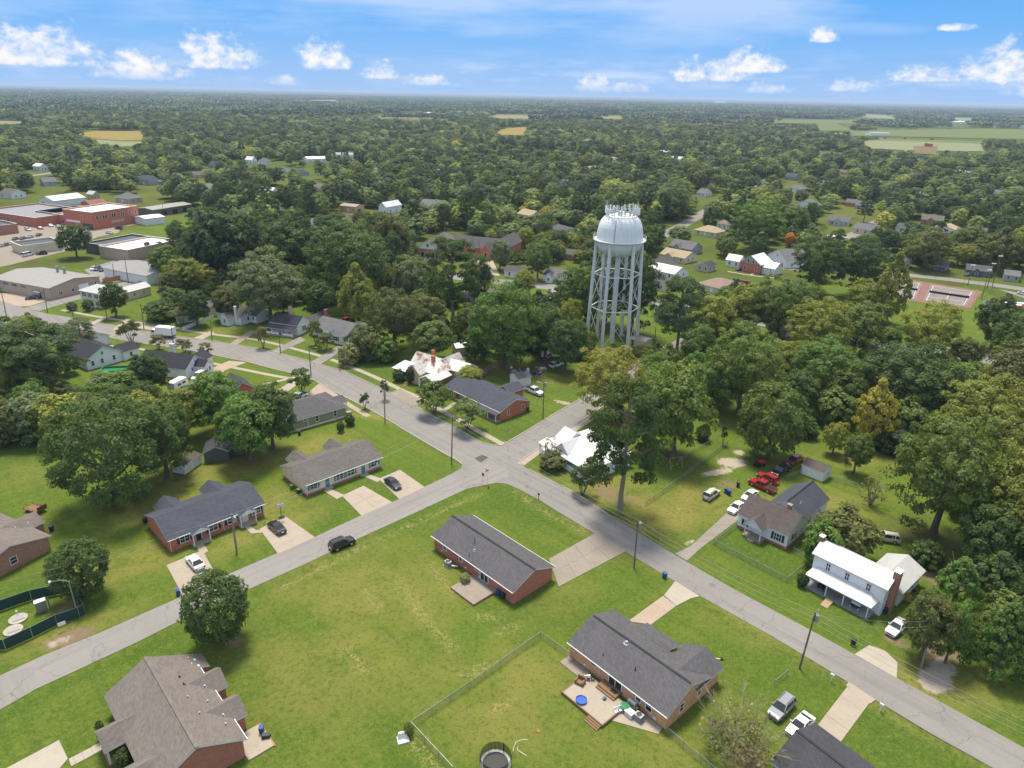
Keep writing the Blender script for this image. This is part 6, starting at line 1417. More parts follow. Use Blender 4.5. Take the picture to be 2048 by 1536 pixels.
vehicle('sedan', (1511, 984), (1488, 1001), WH, 'white car peeking out behind the white bungalow, second on its drive')
vehicle('pickup', (1551, 985), (1499, 961), RD, 'bright red crew-cab pickup nearest the bungalow\'s rear wing')
vehicle('suv', (1556, 968), (1515, 949), (.34, .02, .02), 'red off-road car behind the bright red crew-cab pickup')
vehicle('pickup', (1577, 933), (1545, 953), BK, 'black pickup parked between the red trucks and the white shed')
vehicle('pickup', (1574, 931), (1604, 913), (.24, .03, .03), 'dull red pickup farthest back, just left of the white shed')
vehicle('pickup', (1050, 776), (1087, 791), WH, 'white crew-cab pickup on the lawn behind the corner ranch house')
vehicle('sedan', (858, 747), (833, 761), NV, 'dark blue car in the carport of the rusty-roofed old house')
vehicle('suv', (1582, 1398), (1543, 1438), (.24, .245, .255), 'silver off-road car with black soft top beside the twiggy shrub')
vehicle('sedan', (1620, 1433), (1580, 1472), WH, 'white sedan beside the dark-roofed house at the bottom edge')
vehicle('sedan', (1810, 1240), (1776, 1272), WH, 'white car nosing out from under the olive-green tree by the farmhouse')
vehicle('van', (416, 745), (384, 763), WH, 'white passenger van on the pink concrete drive of the black-roofed house')
vehicle('pickup', (614, 787), (578, 805), WH, 'white pickup on the drive behind the green bungalow')
vehicle('sedan', (84, 594), (46, 598), (.02, .025, .04), 'dark sedan parked in front of the tan warehouse')
vehicle('pickup', (276, 567), (306, 560), SV, 'silver pickup beside the dark red board fence')
vehicle('pickup', (342, 584), (318, 583), BK, 'black pickup on the grass beside the cream house wing')
vehicle('suv', (289, 510), (309, 507), WH, 'white crossover beside the white-roofed store')
vehicle('suv', (247, 458), (228, 456), BK, 'black crossover at the kerb below the brick block')
vehicle('sedan', (229, 467), (208, 464), WH, 'white sedan on the paving below the brick block')
row_c = [WH, GR, BK, BK, WH, (.10, .02, .02), (.16, .02, .02), SV, BK]
for i, x in enumerate((188, 195, 205, 216, 230, 238, 247, 258, 272)):
    vehicle('suv' if i % 3 == 1 else 'sedan', (x + 5, 534 + i * 1.0), (x - 6, 541 + i * 1.0), row_c[i], ['white car at the left end of the row by the grey garage', 'grey crossover second in the row by the grey garage', 'black car third in the row by the grey garage', 'black car fourth in the row by the grey garage', 'white car in the middle of the row by the grey garage', 'dark red car right of the white one in the row by the grey garage', 'maroon car seventh in the row by the grey garage', 'silver crossover eighth in the row by the grey garage', 'black car at the right end of the row by the grey garage'][i], group='cars parked in a row by the grey garage')
for i, (x, y, c, k) in enumerate([(101, 452, WH, 'sedan'), (117, 454, WH, 'sedan'), (80, 457, RD, 'sedan'), (56, 460, WH, 'suv'), (37, 445, WH, 'pickup')]):
    vehicle(k, (x - 6, y - 2), (x + 6, y + 1), c, ['white sedan left of the pair facing the dark shop front', 'white sedan right of the pair facing the dark shop front', 'dark red car on the downtown street', 'white crossover on the downtown street by the brick building', 'white pickup by the shop row at the left'][i], group='cars on the downtown street')
for i, (x, y, c) in enumerate([(6, 491, SV), (14, 489, GR), (24, 487, WH), (31, 478, GR), (46, 477, GR), (61, 474, SV), (78, 470, GR)]):
    vehicle('sedan', (x - 5, y + 2), (x + 5, y - 2), c, ['silver car at the left end of the lot rows downtown', 'grey car second in the downtown lot', 'white car third in the downtown lot', 'dark grey car starting the upper row of the downtown lot', 'grey car second in the upper row of the downtown lot', 'silver car third in the upper row of the downtown lot', 'grey car last in the upper row of the downtown lot'][i], extra=False, group='cars in the downtown parking lot')
vehicle('van', (47, 512), (64, 508), WH, 'white van on the yard edge left of the downtown oak'); vehicle('suv', (91, 507), (76, 508), BK, 'black off-road car beside the white van on the yard edge')
vehicle('pickup', (701, 641), (684, 645), RD, 'dark red pickup on the lawn behind the grey-roofed white house')
vehicle('van', (1481, 567), (1506, 571), RD, 'red van beside the rose-roofed bungalow'); vehicle('pickup', (1462, 566), (1480, 561), (.03, .06, .04), 'dark green pickup beside the red van')
vehicle('van', (1397, 537), (1402, 527), NV, 'dark blue van beside the small dark-roofed garage'); vehicle('sedan', (1443, 587), (1458, 582), GR, 'grey car in front of the rose-roofed bungalow'); vehicle('sedan', (1474, 540), (1486, 538), NV, 'dark blue car left of the brick and white house')
vehicle('suv', (1105, 733), (1120, 728), WH, 'white utility cart under the trees behind the corner ranch house'); vehicle('sedan', (1928, 551), (1946, 549), GR, 'grey car in the open carport across from the courts'); vehicle('sedan', (2036, 586), (2058, 590), WH, 'white car at the right edge by the tennis courts')
vehicle('sedan', (330, 424), (342, 426), GR, 'grey car in front of the green metal shop'); vehicle('sedan', (1282, 470), (1296, 472), WH, 'white car on the street behind the water tank')
vehicle('van', (1836, 1078 + 6), (1756, 1078), (.55, .48, .30), 'tan old van tucked behind the farmhouse wing') if 0 else vehicle('suv', (1790, 1080), (1752, 1074), (.50, .45, .33), 'old tan car tucked behind the farmhouse wing')

# box truck
def box_truck():
    a, b = G(350, 673, .5), G(303, 669, .5); c = (a + b) / 2; d = b - a
    t = thing('box_truck', 'white box truck driving along the curved street', 'truck', (c.x, c.y, .06), math.atan2(d.y, d.x))
    MB().box(-4.0, -1.2, 1.0, 1.7, 1.2, 3.5).build('cargo_box', 'white', t); MB().box(-4.05, -.45, .55, 3.4, .45, .98).build('chassis', 'dark_metal', t)
    MB().loft([[(1.85, -1.05, .6), (1.85, 1.05, .6), (3.7, 1.05, .6), (3.7, -1.05, .6)], [(1.85, -1.05, 1.6), (1.85, 1.05, 1.6), (3.75, 1.05, 1.55), (3.75, -1.05, 1.55)], [(1.85, -.98, 2.5), (1.85, .98, 2.5), (3.2, .98, 2.5), (3.2, -.98, 2.5)]]).build('cab', 'white', t)
    MB().add([(3.76, -.9, 1.62), (3.76, .9, 1.62), (3.27, .85, 2.42), (3.27, -.85, 2.42)], [(0, 1, 2, 3)]).add([(2.3, -1.06, 1.6), (3.4, -1.06, 1.6), (3.1, -1.0, 2.35), (2.3, -1.0, 2.35)], [(0, 1, 2, 3)]).add([(2.3, 1.06, 1.6), (3.4, 1.06, 1.6), (3.1, 1.0, 2.35), (2.3, 1.0, 2.35)], [(3, 2, 1, 0)]).build('windows', 'window_glass', t)
    for x in (-2.5, 2.7):
        for k in (-1, 1):
            w = MB().cyl((0, -.15, 0), (0, .15, 0), .46, n=14).build('wheel', 'tyre', t, (x, k * .95, .46)); MB().cyl((0, -.16, 0), (0, .16, 0), .25, n=10).build('rim', 'galv', w)
    MB().box(3.72, -.9, .7, 3.8, -.5, .95).box(3.72, .5, .7, 3.8, .9, .95).build('headlights', 'head_light', t)
box_truck()
def trailer(px, px2, label, name='camper_trailer'):
    a, b = G(*px, .3), G(*px2, .3); c = (a + b) / 2; d = b - a
    t = thing(name, label, 'trailer', (c.x, c.y, .05), math.atan2(d.y, d.x)); L = d.length / 2
    MB().loft([[(-L, -1.1, .5), (-L, 1.1, .5), (L * .92, 1.1, .5), (L * .92, -1.1, .5)], [(-L * 1.0, -1.15, 1.4), (-L * 1.0, 1.15, 1.4), (L, 1.15, 1.4), (L, -1.15, 1.4)], [(-L * .96, -1.05, 2.6), (-L * .96, 1.05, 2.6), (L * .85, 1.05, 2.6), (L * .85, -1.05, 2.6)]]).build('body', 'white', t)
    MB().box(-L * .5, -1.17, 1.3, -.2, -1.10, 1.9).box(.4, -1.17, 1.3, L * .6, -1.10, 1.9).build('windows', 'window_glass', t)
    for k in (-1, 1): MB().cyl((0, -.1, 0), (0, .1, 0), .35, n=12).build('wheel', 'tyre', t, (0, k * 1.05, .35))
    MB().tube([(L * .9, 0, .5), (L + 1.1, 0, .45)], .06).build('drawbar', 'dark_metal', t)
trailer((343, 783), (371, 768), 'white camper trailer behind the white van under the dark tree')
trailer((1088, 717), (1108, 710), 'white boat trailer under the trees behind the corner ranch house', 'boat_trailer')
def flat_trailer():
    p = G(72, 1022); t = thing('utility_trailer', 'rusty empty utility trailer behind the brick house at the left edge', 'trailer', p, R(-20))
    MB().box(-1.8, -.95, .5, 1.8, .95, .6).build('deck', 'brown_wood', t)
    m = MB()
    for y in (-.95, .95): m.box(-1.8, y - .03, .6, 1.8, y + .03, .64); m.box(-1.8, y - .03, .95, 1.8, y + .03, 1.0)
    for x in (-1.75, -.6, .6, 1.75):
        for y in (-.95, .95): m.box(x - .03, y - .03, .6, x + .03, y + .03, 1.0)
    m.build('side_rails', 'rust_metal', t); MB().box(1.85, -.95, .6, 1.9, .95, 1.6).build('tail_ramp', 'rust_metal', t)
    for k in (-1, 1): MB().cyl((0, -.1, 0), (0, .1, 0), .35, n=12).build('wheel', 'tyre', t, (0, k * 1.1, .35))
    MB().tube([(-1.8, .4, .5), (-3, 0, .5)], .05).tube([(-1.8, -.4, .5), (-3, 0, .5)], .05).build('drawbar', 'rust_metal', t)
flat_trailer()

# ------------------------------------------------------------------ poles and wires
POLE = {}
def pole(key, base, top, label, arms=1, transformer=False, lamp=None, mat='wood_pole', dir_=45, r=.15, cat='utility pole', hgt=None):
    b = G(*base); h_ = hgt or top_z(b.x, b.y, top[1]); tp = G(top[0], top[1], h_)
    lean = Vector((max(-.6, min(.6, tp.x - b.x)), max(-.6, min(.6, tp.y - b.y)), h_))
    t = thing('utility_pole', label, cat, b)
    MB().cyl((0, 0, -.2), lean, r, r * .68, 9).build('pole', mat, t)
    ca, sa = math.cos(R(dir_)), math.sin(R(dir_))
    for i in range(arms):
        z = h_ - .35 - i * .9; w = 1.1; o = lean * (z / h_)
        MB().cyl(o + Vector((-w * ca, -w * sa, 0)), o + Vector((w * ca, w * sa, 0)), .06, n=5).build('crossarm', mat, t)
        m = MB()
        for k in (-.95, 0, .95): q = o + Vector((k * w * ca, k * w * sa, 0)); m.cyl(q, q + Vector((0, 0, .25)), .05, .035, 6)
        m.build('insulators', 'white', t)
    if transformer:
        q = lean * ((h_ - 1.5) / h_) + Vector((.38, -.1, 0)); MB().cyl(q, q + Vector((0, 0, 1.05)), .28, .28, 12).cyl(q + Vector((0, 0, 1.05)), q + Vector((0, 0, 1.15)), .3, .2, 12).cyl(q + Vector((0, 0, 1.15)), q + Vector((0, 0, 1.4)), .05, .04, 6).build('transformer', 'galv', t)
    if lamp:
        z = h_ * lamp[0]; o = lean * lamp[0]; e = o + Vector((lamp[1], lamp[2], .5))
        mid = o.lerp(e, .55) + Vector((0, 0, .25))
        MB().tube([o, mid, e], .045).build('lamp_arm', 'galv', t)
        MB().box(-.3, -.13, -.08, .3, .13, .08).build('lamp_head', 'galv', t, e, math.atan2(lamp[2], lamp[1]))
    MB().box(-.06, -r - .05, h_ * .32, .06, -r + .02, h_ * .32 + .5).build('cable_guard', 'grey_metal', t)
    POLE[key] = b + lean; return t
pole('p1', (903, 929), (905, 833), 'wooden pole with street lamp at the crossroads corner', 0, lamp=(.84, 2.2, 1.0)); pole('p2', (770, 847), (768, 765), 'wooden pole beside the road opposite the brick driveway apron', 1, lamp=None, mat='wood_pole_grey')
pole('p3', (474, 1107), (463, 1028), 'pale pole with transformer on the lawn before the slate-roofed duplex', 0, True, (.93, .9, -.9), 'wood_pole_grey', r=.2); pole('p4', (1268, 1136), (1276, 1040), 'wooden pole with transformer at the road edge right of the middle brick house', 0, True)
pole('p5', (1599, 1337), (1631, 1224), 'dark wooden pole with transformer beside the lower stretch of road', 1, True, dir_=42); pole('p6', (1842, 1336), (1867, 1241), 'leaning wooden pole in front of the olive tree by the farmhouse', 0, False, mat='wood_pole_grey')
pole('p7', (1091, 943), (1091, 890), 'short dark pole before the white cottage porch', 0); pole('p8', (1086, 836), (1088, 762), 'pole with transformer by the kerb of the side street', 0, True, (.9, -1.6, .4))
pole('p9', (622, 750), (618, 697), 'pole with short lamp arm on the near kerb at the road bend', 0, lamp=(.97, 1.9, .3)); pole('p10', (349, 702), (342, 652), 'wooden pole on the near verge beside the box truck', 0)
pole('p11', (16, 646), (1, 576), 'leaning pole at the left edge by the wide junction', 0, lamp=(.9, 1.2, .3)); pole('p12', (95, 625), (90, 577), 'wooden pole on the corner by the tan warehouse', 0)
pole('p13', (214, 639), (207, 591), 'wooden pole in front of the round oak by the cream house', 0); pole('p14', (147, 638), (143, 606), 'short wooden pole by the cream house lawn', 0)
pole('p15', (288, 659), (281, 607), 'wooden pole left of the box truck on the far verge', 0); pole('p16', (424, 681), (421, 640), 'thin pole on the far verge by the picket fence', 0)
pole('p17', (561, 706), (558, 664), 'thin brown pole between the drives on the far verge', 0); pole('p18', (680, 741), (676, 694), 'thin pole on the far verge at the outer bend', 0)
pole('p19', (1309, 687), (1312, 654), 'lamp pole beside the block shed under the tower', 0, lamp=(.97, -1.5, .2)); pole('p20', (257, 566), (249, 514), 'tall pole in front of the dark red board fence', 0); pole('p21', (229, 559), (225, 527), 'shorter pole at the left end of the dark red board fence', 0)
pole('p22', (1752, 655), (1764, 612), 'pole top with transformer rising between the crowns before the tennis courts', 1, True); pole('p23', (341, 478), (336, 455), 'thin pole on the downtown lawn', 0)
pole('p24', (390, 475), (393, 430), 'tall thin pole at the right end of the downtown lawn', 0); pole('p25', (328, 440), (330, 405), 'pole by the green metal shop', 0); pole('p26', (872, 478), (870, 437), 'pole behind the church roof', 0, True)
pole('p27', (1313, 475), (1316, 440), 'pole by the street behind the water tank', 0); pole('p28', (1535, 570), (1544, 525), 'pole in front of the brick and white house', 0); pole('p29', (960, 520), (956, 480), 'pole beside the church drive', 0)
pole('out', (2180, 1650), (2190, 1500), 'wooden pole beyond the lower right corner', 0, hgt=9.5); pole('outl', (-60, 1290), (-70, 1200), 'wooden pole beyond the left edge', 0, hgt=9.5)
def wire(a, b, label, off=(0, 0, 0), off2=None, sag=.8, r=.016, mat='wire', group=None):
    p, q = POLE[a] + Vector(off), POLE[b] + Vector(off2 if off2 is not None else off)
    pts = [p.lerp(q, i / 10) - Vector((0, 0, sag * 4 * (i / 10) * (1 - i / 10))) for i in range(11)]
    o = MB().tube([v - p for v in pts], r, 4).build('power_line', mat, None, p); tag(o, label, 'power line', group)
for i, (z, k) in enumerate(((0, 0), (-1.1, .3), (-1.6, -.2))):
    w_ = ['top', 'middle', 'lowest'][i]
    wire('p1', 'p4', f'{w_} wire from the crossroads pole over the pine lawn', (k, 0, z), mat='wire_pale'); wire('p4', 'p5', f'{w_} wire over the verge in front of the bungalow fence', (k, 0, z), mat='wire_pale'); wire('p5', 'out', f'{w_} wire running off the lower right corner', (k, 0, z), mat='wire_pale')
    wire('p1', 'p2', f'{w_} wire along the road between crossroads pole and the next', (k, 0, z)); wire('p2', 'p9', f'{w_} wire along the road bend', (k, 0, z))
    wire('p3', 'p1', f'{w_} wire crossing in front of the teal-shuttered duplex', (k, 0, z - .1), mat='wire_pale')
for i, z in enumerate((0, -1.0)):
    w_ = ['upper', 'lower'][i]
    wire('p3', 'outl', f'{w_} wire from the pale pole to the left edge', (0, 0, z)); wire('p1', 'p8', f'{w_} wire across the junction to the side-street pole', (0, 0, z - .5)); wire('p5', 'p6', f'{w_} wire across the road to the leaning pole', (0, 0, z)); wire('p9', 'p10', f'{w_} wire from the bend pole to the box truck pole', (0, 0, z)); wire('p10', 'p11', f'{w_} wire along the street to the left junction', (0, 0, z))

# ------------------------------------------------------------------ fences
def chain_mesh(L, h):
    m = MB(); s = .075; w = .006
    n = int((L + h) / s)
    for i in range(n):
        for sg in (1, -1):
            x0 = -h + i * s; a0, a1 = max(0, -x0), min(h, L - x0)
            if a1 <= a0: continue
            xa, xb = (x0 + a0, x0 + a1) if sg > 0 else (L - x0 - a0, L - x0 - a1)
            m.add([(xa - w, 0, a0), (xa + w, 0, a0), (xb + w, 0, a1), (xb - w, 0, a1)], [(0, 1, 2, 3)])
    return m
def chain_fence(pix, label, h=1.15, step=3.0, mat='galv', cat='fence', screen=None, name='chain_link_fence', mesh=True):
    pts = PX(*pix); t = thing(name, label, cat, pts[0])
    pm = cached(('fpost', h, mat), lambda: MB().cyl((0, 0, -.05), (0, 0, h + .08), .035, n=6).cyl((0, 0, h + .08), (0, 0, h + .12), .045, .01, 6).mesh('post', [mat]))
    for a, b in zip(pts, pts[1:]):
        d = b - a; L = d.length; n = max(1, round(L / step)); rz = math.atan2(d.y, d.x); o = a - pts[0]
        for i in range(n + (1 if b is pts[-1] else 0)): put('post', pm, t, o + d * (i / n))
        MB().cyl((0, 0, h), (L, 0, h), .028, n=5).build('top_rail', mat, t, o, rz)
        if screen:
            m = MB()
            for i in range(n): m.add([(L * i / n + .04, -.015, .08), (L * (i + 1) / n - .04, -.015, .08), (L * (i + 1) / n - .04, -.015, h - .03), (L * (i + 1) / n - L / n / 2, -.015 + .06, h / 2), (L * i / n + .04, -.015, h - .03)], [(0, 1, 3), (1, 2, 3), (2, 4, 3), (4, 0, 3)])
            for i in range(n):
                q = MB(); x0, x1 = L * i / n + .05, L * (i + 1) / n - .05; q.box(x0, -.04, .08, x1, -.02, h - .04); q.build('screen_panel', screen, t, o, rz)
        if mesh: kindof(chain_mesh(L, h).build('chain_link', mat, t, o, rz), 'stuff')
    return t
chain_fence([(1427, 1090), (1573, 1165), (1618, 1130)], 'low chain-link fence round the front lawn of the white bungalow'); chain_fence([(1427, 1090), (1472, 1055)], 'short chain-link fence between drive and bungalow corner')
chain_fence([(1291, 1012), (1372, 953), (1455, 889)], 'long chain-link fence between the pine lawn and the worn yard'); chain_fence([(1572, 962), (1603, 948)], 'short chain-link fence left of the white shed')
chain_fence([(907, 1548), (822, 1456), (940, 1375), (1081, 1275), (1140, 1318)], 'chain-link fence enclosing the back lawn with the trampoline'); chain_fence([(1333, 1468), (1400, 1525), (1430, 1550)], 'chain-link fence from the orange brick corner to the bottom edge')
chain_fence([(1585, 1105), (1622, 1128)], 'chain-link gate stretch beside the bungalow'); chain_fence([(1665, 962), (1712, 975), (1720, 990)], 'low fence behind the white shed')
chain_fence([(1810, 548 + 34), (1960, 612), (1985, 585), (1870, 560)], 'tall thin fence around the tennis courts', 3.0, 6, 'dark_metal', mesh=False)
chain_fence([(-8, 1300), (12, 1300), (66, 1275), (115, 1250), (160, 1235), (171, 1227), (142, 1184)], 'green-screened fence along the front of the small utility yard', 1.9, 4.0, screen='green_screen', mesh=False, name='screened_fence')
chain_fence([(-10, 1226), (64, 1200), (142, 1184)], 'green-screened fence along the back of the small utility yard', 1.9, 4.0, screen='green_screen', mesh=False, name='screened_fence')
chain_fence([(1358, 926), (1385, 907), (1418, 890)], 'short wire fence behind the swing set under the trees', 1.0); chain_fence([(1548, 1372), (1574, 1350)], 'short wire fence stretch by the lower road', 1.0)
p = G(123, 1247, 1.2); MB().box(-.5, -.08, -.3, .5, -.05, .3).build('warning_sign', 'white', None, p, R(38)); tag(bpy.data.objects['warning_sign'], 'small white sign on the green fence screen', 'sign')
def board_fence(pix, label, h, mat, w=.14, gap=.03, pointed=False, name='board_fence', grp=None):
    pts = PX(*pix); t = thing(name, label, 'fence', pts[0]); k = 0
    bm_ = cached(('board', h, w, mat), lambda: MB().prism([(0, -.012), (w, -.012), (w, .012), (0, .012)], .05, h).mesh('board', [mat]))
    rest = MB()
    for a, b in zip(pts, pts[1:]):
        d = b - a; L = d.length; rz = math.atan2(d.y, d.x); n = int(L / (w + gap)); o = a - pts[0]
        for i in range(n):
            put('board', bm_, t, o + d.normalized() * (i * (w + gap)) + Vector((0, 0, rnd.uniform(-.04, .04))), rz)
        MB().box(0, .015, h * .3, L, .06, h * .3 + .08).box(0, .015, h * .8, L, .06, h * .8 + .08).build('rail', mat, t, o, rz)
    return t
board_fence([(365, 662), (400, 648), (428, 636)], 'white picket fence left of the white gabled house', 1.3, 'white', .16, .06, name='picket_fence')
board_fence([(206, 567), (255, 557), (301, 545)], 'dark red board fence beside the parked cars', 1.9, 'brick_deep', .3, .02); board_fence([(953, 748), (968, 754), (982, 740)], 'weathered grey board fence behind the corner ranch house', 2.2, 'wood_pole_grey', .2, .03)
board_fence([(1800, 1195), (1822, 1208)], 'raw plywood board fence beside the farmhouse chimney', 1.5, 'plywood', .4, .01)

# ------------------------------------------------------------------ bins, meters, yard things
def bin_(px, col, label, rz=0, fallen=False, lid=None):
    t = thing('wheelie_bin', label, 'bin', G(*px), R(rz), 'wheelie bins')
    body = cached('binbody', lambda: MB().loft([[(-.24, -.26, .08), (.24, -.26, .08), (.24, .26, .08), (-.24, .26, .08)], [(-.29, -.32, .98), (.29, -.32, .98), (.29, .34, .98), (-.29, .34, .98)]]).mesh('body', ['tinted']))
    lidm = cached('binlid', lambda: MB().loft([[(-.31, -.36, .98), (.31, -.36, .98), (.31, .38, .98), (-.31, .38, .98)], [(-.28, -.3, 1.06), (.28, -.3, 1.06), (.28, .34, 1.08), (-.28, .34, 1.08)]]).cyl((-.28, .42, .98), (.28, .42, .98), .03, n=6).mesh('lid', ['tinted']))
    o = put('body', body, t); o.color = (*col, 1); o = put('lid', lidm, t); o.color = (*(lid or col), 1)
    for k in (-1, 1): put('wheel', cached('binw', lambda: MB().cyl((-.03, 0, 0), (.03, 0, 0), .1, n=10).mesh('wheel', ['tyre'])), t, (k * .27, .27, .1))
    if fallen: t.rotation_euler = (R(-88), 0, R(rz)); t.location.z = .35
    return t
BB, DG, LG = (.02, .06, .24), (.015, .03, .028), (.20, .38, .02)
bin_((357, 1190), BB, 'blue wheelie bin at the road edge below the white sedan', 30); bin_((584, 979), (.05, .22, .03), 'lime green wheelie bin at the end wall of the teal-shuttered duplex', 40); bin_((598, 987), DG, 'dark wheelie bin with lime green lid at the duplex corner', 40, lid=LG)
bin_((998, 1190), BB, 'blue wheelie bin beside the raised patio of the middle brick house', 45); bin_((1006, 1197), DG, 'dark wheelie bin beside the blue one at the raised patio', 45); bin_((1329, 1156), BB, 'blue wheelie bin alone on the verge right of the middle brick house', 20)
bin_((1452, 986), BB, 'blue wheelie bin on the grass beside the estate car', 45); bin_((1458, 990), BB, 'second blue wheelie bin beside the estate car, right of the first', 45); bin_((1476, 974), DG, 'dark green wheelie bin near the red pickup', 60)
bin_((1769, 1226), NV, 'navy wheelie bin at the farmhouse corner', 0); bin_((524, 1466), BB, 'blue wheelie bin standing by the patio of the lower left house', 10); bin_((542, 1475), DG, 'dark green wheelie bin lying on its side by the lower left house', 100, True)
bin_((291, 1046), BK, 'black wheelie bin at the end wall of the slate-roofed duplex', 0); bin_((1055, 822), NV, 'navy wheelie bin at the end wall of the corner ranch house', 0); bin_((104, 1062), NV, 'dark bin at the corner of the house on the left edge', 0)
bin_((599, 870), BK, 'black bin at the back corner of the green bungalow', 20); bin_((722, 655), BK, 'black bin left of the pair on the drive behind the grey-roofed house', 0); bin_((729, 658), BK, 'black bin right of the pair on the drive behind the grey-roofed house', 0); bin_((1706, 1290), DG, 'dark green box bin on the verge by the concrete apron', 45)
def ac(px, label, rz=45, two=False):
    t = thing('air_conditioner', label, 'air conditioner', G(*px), R(rz))
    MB().box(-.75, -.55, 0, .75, .55, .12).build('pad', 'concrete', t); MB().box(-.55, -.42, .12, .55, .42, 1.0).build('casing', 'galv', t)
    MB().lathe([(.36, 1.0), (.36, 1.05), (.30, 1.06), (.28, 1.02)], 14).build('fan_grille', 'dark_metal', t)
    m = MB()
    for i in range(7): z = .22 + i * .1; m.box(-.57, -.44, z, .57, .44, z + .03)
    m.build('louvres', 'grey_metal', t)
    if two: MB().tube([(.55, .2, .3), (1.2, .5, .3), (1.6, .9, .4)], .2, 8).build('duct', 'grey_metal', t)
ac((896, 1132), 'grey air conditioner on a pad behind the middle brick house', -45, True); ac((1277, 1440), 'large pale air conditioner at the patio end of the orange brick house', -45)
def patio():
    r = H6.root; L = H6.L
    z = R(math.degrees(H6.rz))
    def loc(x, y, zz=0): p = H6.w(x, y); return (p.x, p.y, zz)
    t = thing('patio_deck', 'raised concrete patio with timber edge behind the orange brick house', 'patio', loc(8.0, -2.6), H6.rz)
    MB().box(-3.6, -2.7, 0, 3.4, 2.2, .38).build('slab', 'concrete', t)
    MB().box(-3.75, -2.85, 0, 3.55, -2.7, .46).box(-3.75, -2.7, 0, -3.6, 2.2, .46).box(3.4, -2.7, 0, 3.55, 2.2, .46).build('timber_edge', 'brown_wood', t)
    for i in range(3): MB().box(1.2, -3.15 - i * .3, 0, 3.4, -2.87 - i * .3, .32 - i * .1).build('step', 'brown_wood', t)
    t = thing('wooden_steps', 'brown wooden landing below the glass sliding door', 'steps', loc(8.3, -.55, .38), H6.rz)
    MB().box(-1.5, -.5, 0, 1.6, .95, .35).build('landing', 'brown_wood', t); MB().box(-1.5, -.85, 0, 1.6, -.5, .18).build('step', 'brown_wood', t); MB().box(.3, -.1, .35, 1.2, .5, .38).build('mat', 'black', t)
    t = thing('paddling_pool', 'round blue plastic paddling pool on the patio', 'pool', loc(7.1, -4.55, .38)); MB().lathe([(.62, 0), (.72, .3), (.76, .31), (.76, .27), (.66, .05), (.001, .05)], 24).build('pool_shell', 'blue_plastic', t); MB().lathe([(.69, .16), (.001, .161)], 24).build('water', 'blue_plastic', t)
    t = thing('armchair', 'old brown wooden armchair on the patio', 'chair', loc(4.9, -2.4, .38), H6.rz + R(15))
    MB().box(-.5, -.5, 0, .5, .5, .42).build('seat', 'brown_wood', t); MB().box(-.5, .3, .42, .5, .5, 1.0).build('backrest', 'brown_wood', t)
    for k in (-1, 1): MB().box(k * .5 - .1, -.5, .0, k * .5 + .1, .5, .65).build('armrest', 'brown_wood', t)
    t = thing('motorbike', 'white and black motorbike beside the brick wall of the patio', 'motorbike', loc(5.2, -1.2, .38), H6.rz + R(40))
    for x in (-.65, .65): w = MB().cyl((0, -.05, 0), (0, .05, 0), .3, n=14).build('wheel', 'tyre', t, (x, 0, .3)); MB().cyl((0, -.055, 0), (0, .055, 0), .18, n=10).build('rim', 'chrome', w)
    MB().loft([[(-.5, -.1, .55), (-.5, .1, .55), (-.5, .06, .7), (-.5, -.06, .7)], [(.3, -.16, .5), (.3, .16, .5), (.3, .1, .9), (.3, -.1, .9)]]).build('tank_and_seat', 'white', t); MB().tube([(.45, -.35, .98), (.42, 0, .95), (.45, .35, .98)], .03).tube([(.65, 0, .3), (.42, 0, .95)], .05).build('handlebar', 'black', t); MB().box(-.2, -.15, .22, .3, .15, .52).build('engine', 'dark_metal', t)
    t = thing('side_patio', 'grey concrete slab with a water stain at the end of the brick wall', 'patio', loc(12.6, -1.2), H6.rz); MB().prism([(-1.3, -2.6), (4.2, .4), (4.0, 1.5), (-1.3, 1.5)], 0, .08).build('slab', 'concrete', t)
    t = thing('walkway_slab', 'narrow concrete walk along the left part of the orange brick wall', 'patio', loc(2.6, -.6), H6.rz); MB().box(-2.4, -.9, 0, 1.8, .9, .07).build('slab', 'concrete_old', t)
    t = thing('barbecue_grill', 'dark barbecue grill beside the air conditioner', 'grill', loc(13.0, -.35, .08), H6.rz); MB().lathe([(.1, .55), (.32, .65), (.38, .85), (.32, 1.05), (.05, 1.15)], 14).build('kettle', 'black', t); MB().tube([(-.25, -.2, 0), (0, 0, .6)], .03).tube([(.25, -.2, 0), (0, 0, .6)], .03).tube([(0, .3, 0), (0, 0, .6)], .03).build('leg', 'dark_metal', t); MB().box(.35, -.25, .7, .9, .25, .75).build('side_shelf', 'dark_metal', t)
    t = thing('garden_table', 'round green garden table with cloth at the patio corner', 'table', loc(11.6, -1.1, .08)); MB().lathe([(.62, .70), (.62, .74), (.001, .76)], 18).build('tabletop', 'sign_green', t); MB().cyl((0, 0, 0), (0, 0, .7), .05).build('leg', 'dark_metal', t)
    t = thing('stacked_chairs', 'white plastic chairs and toys heaped by the patio corner', 'chairs', loc(11.2, -2.4, .08), .4)
    for k in range(2): MB().box(-.25 + k * .7, -.25, .38, .25 + k * .7, .25, .43).box(-.25 + k * .7, .2, .43, .25 + k * .7, .25, .85).box(-.25 + k * .7, -.25, 0, -.2 + k * .7, -.2, .4).box(.2 + k * .7, -.25, 0, .25 + k * .7, -.2, .4).box(-.25 + k * .7, .2, 0, -.2 + k * .7, .25, .4).box(.2 + k * .7, .2, 0, .25 + k * .7, .25, .4).build('chair_frame', 'white', t)
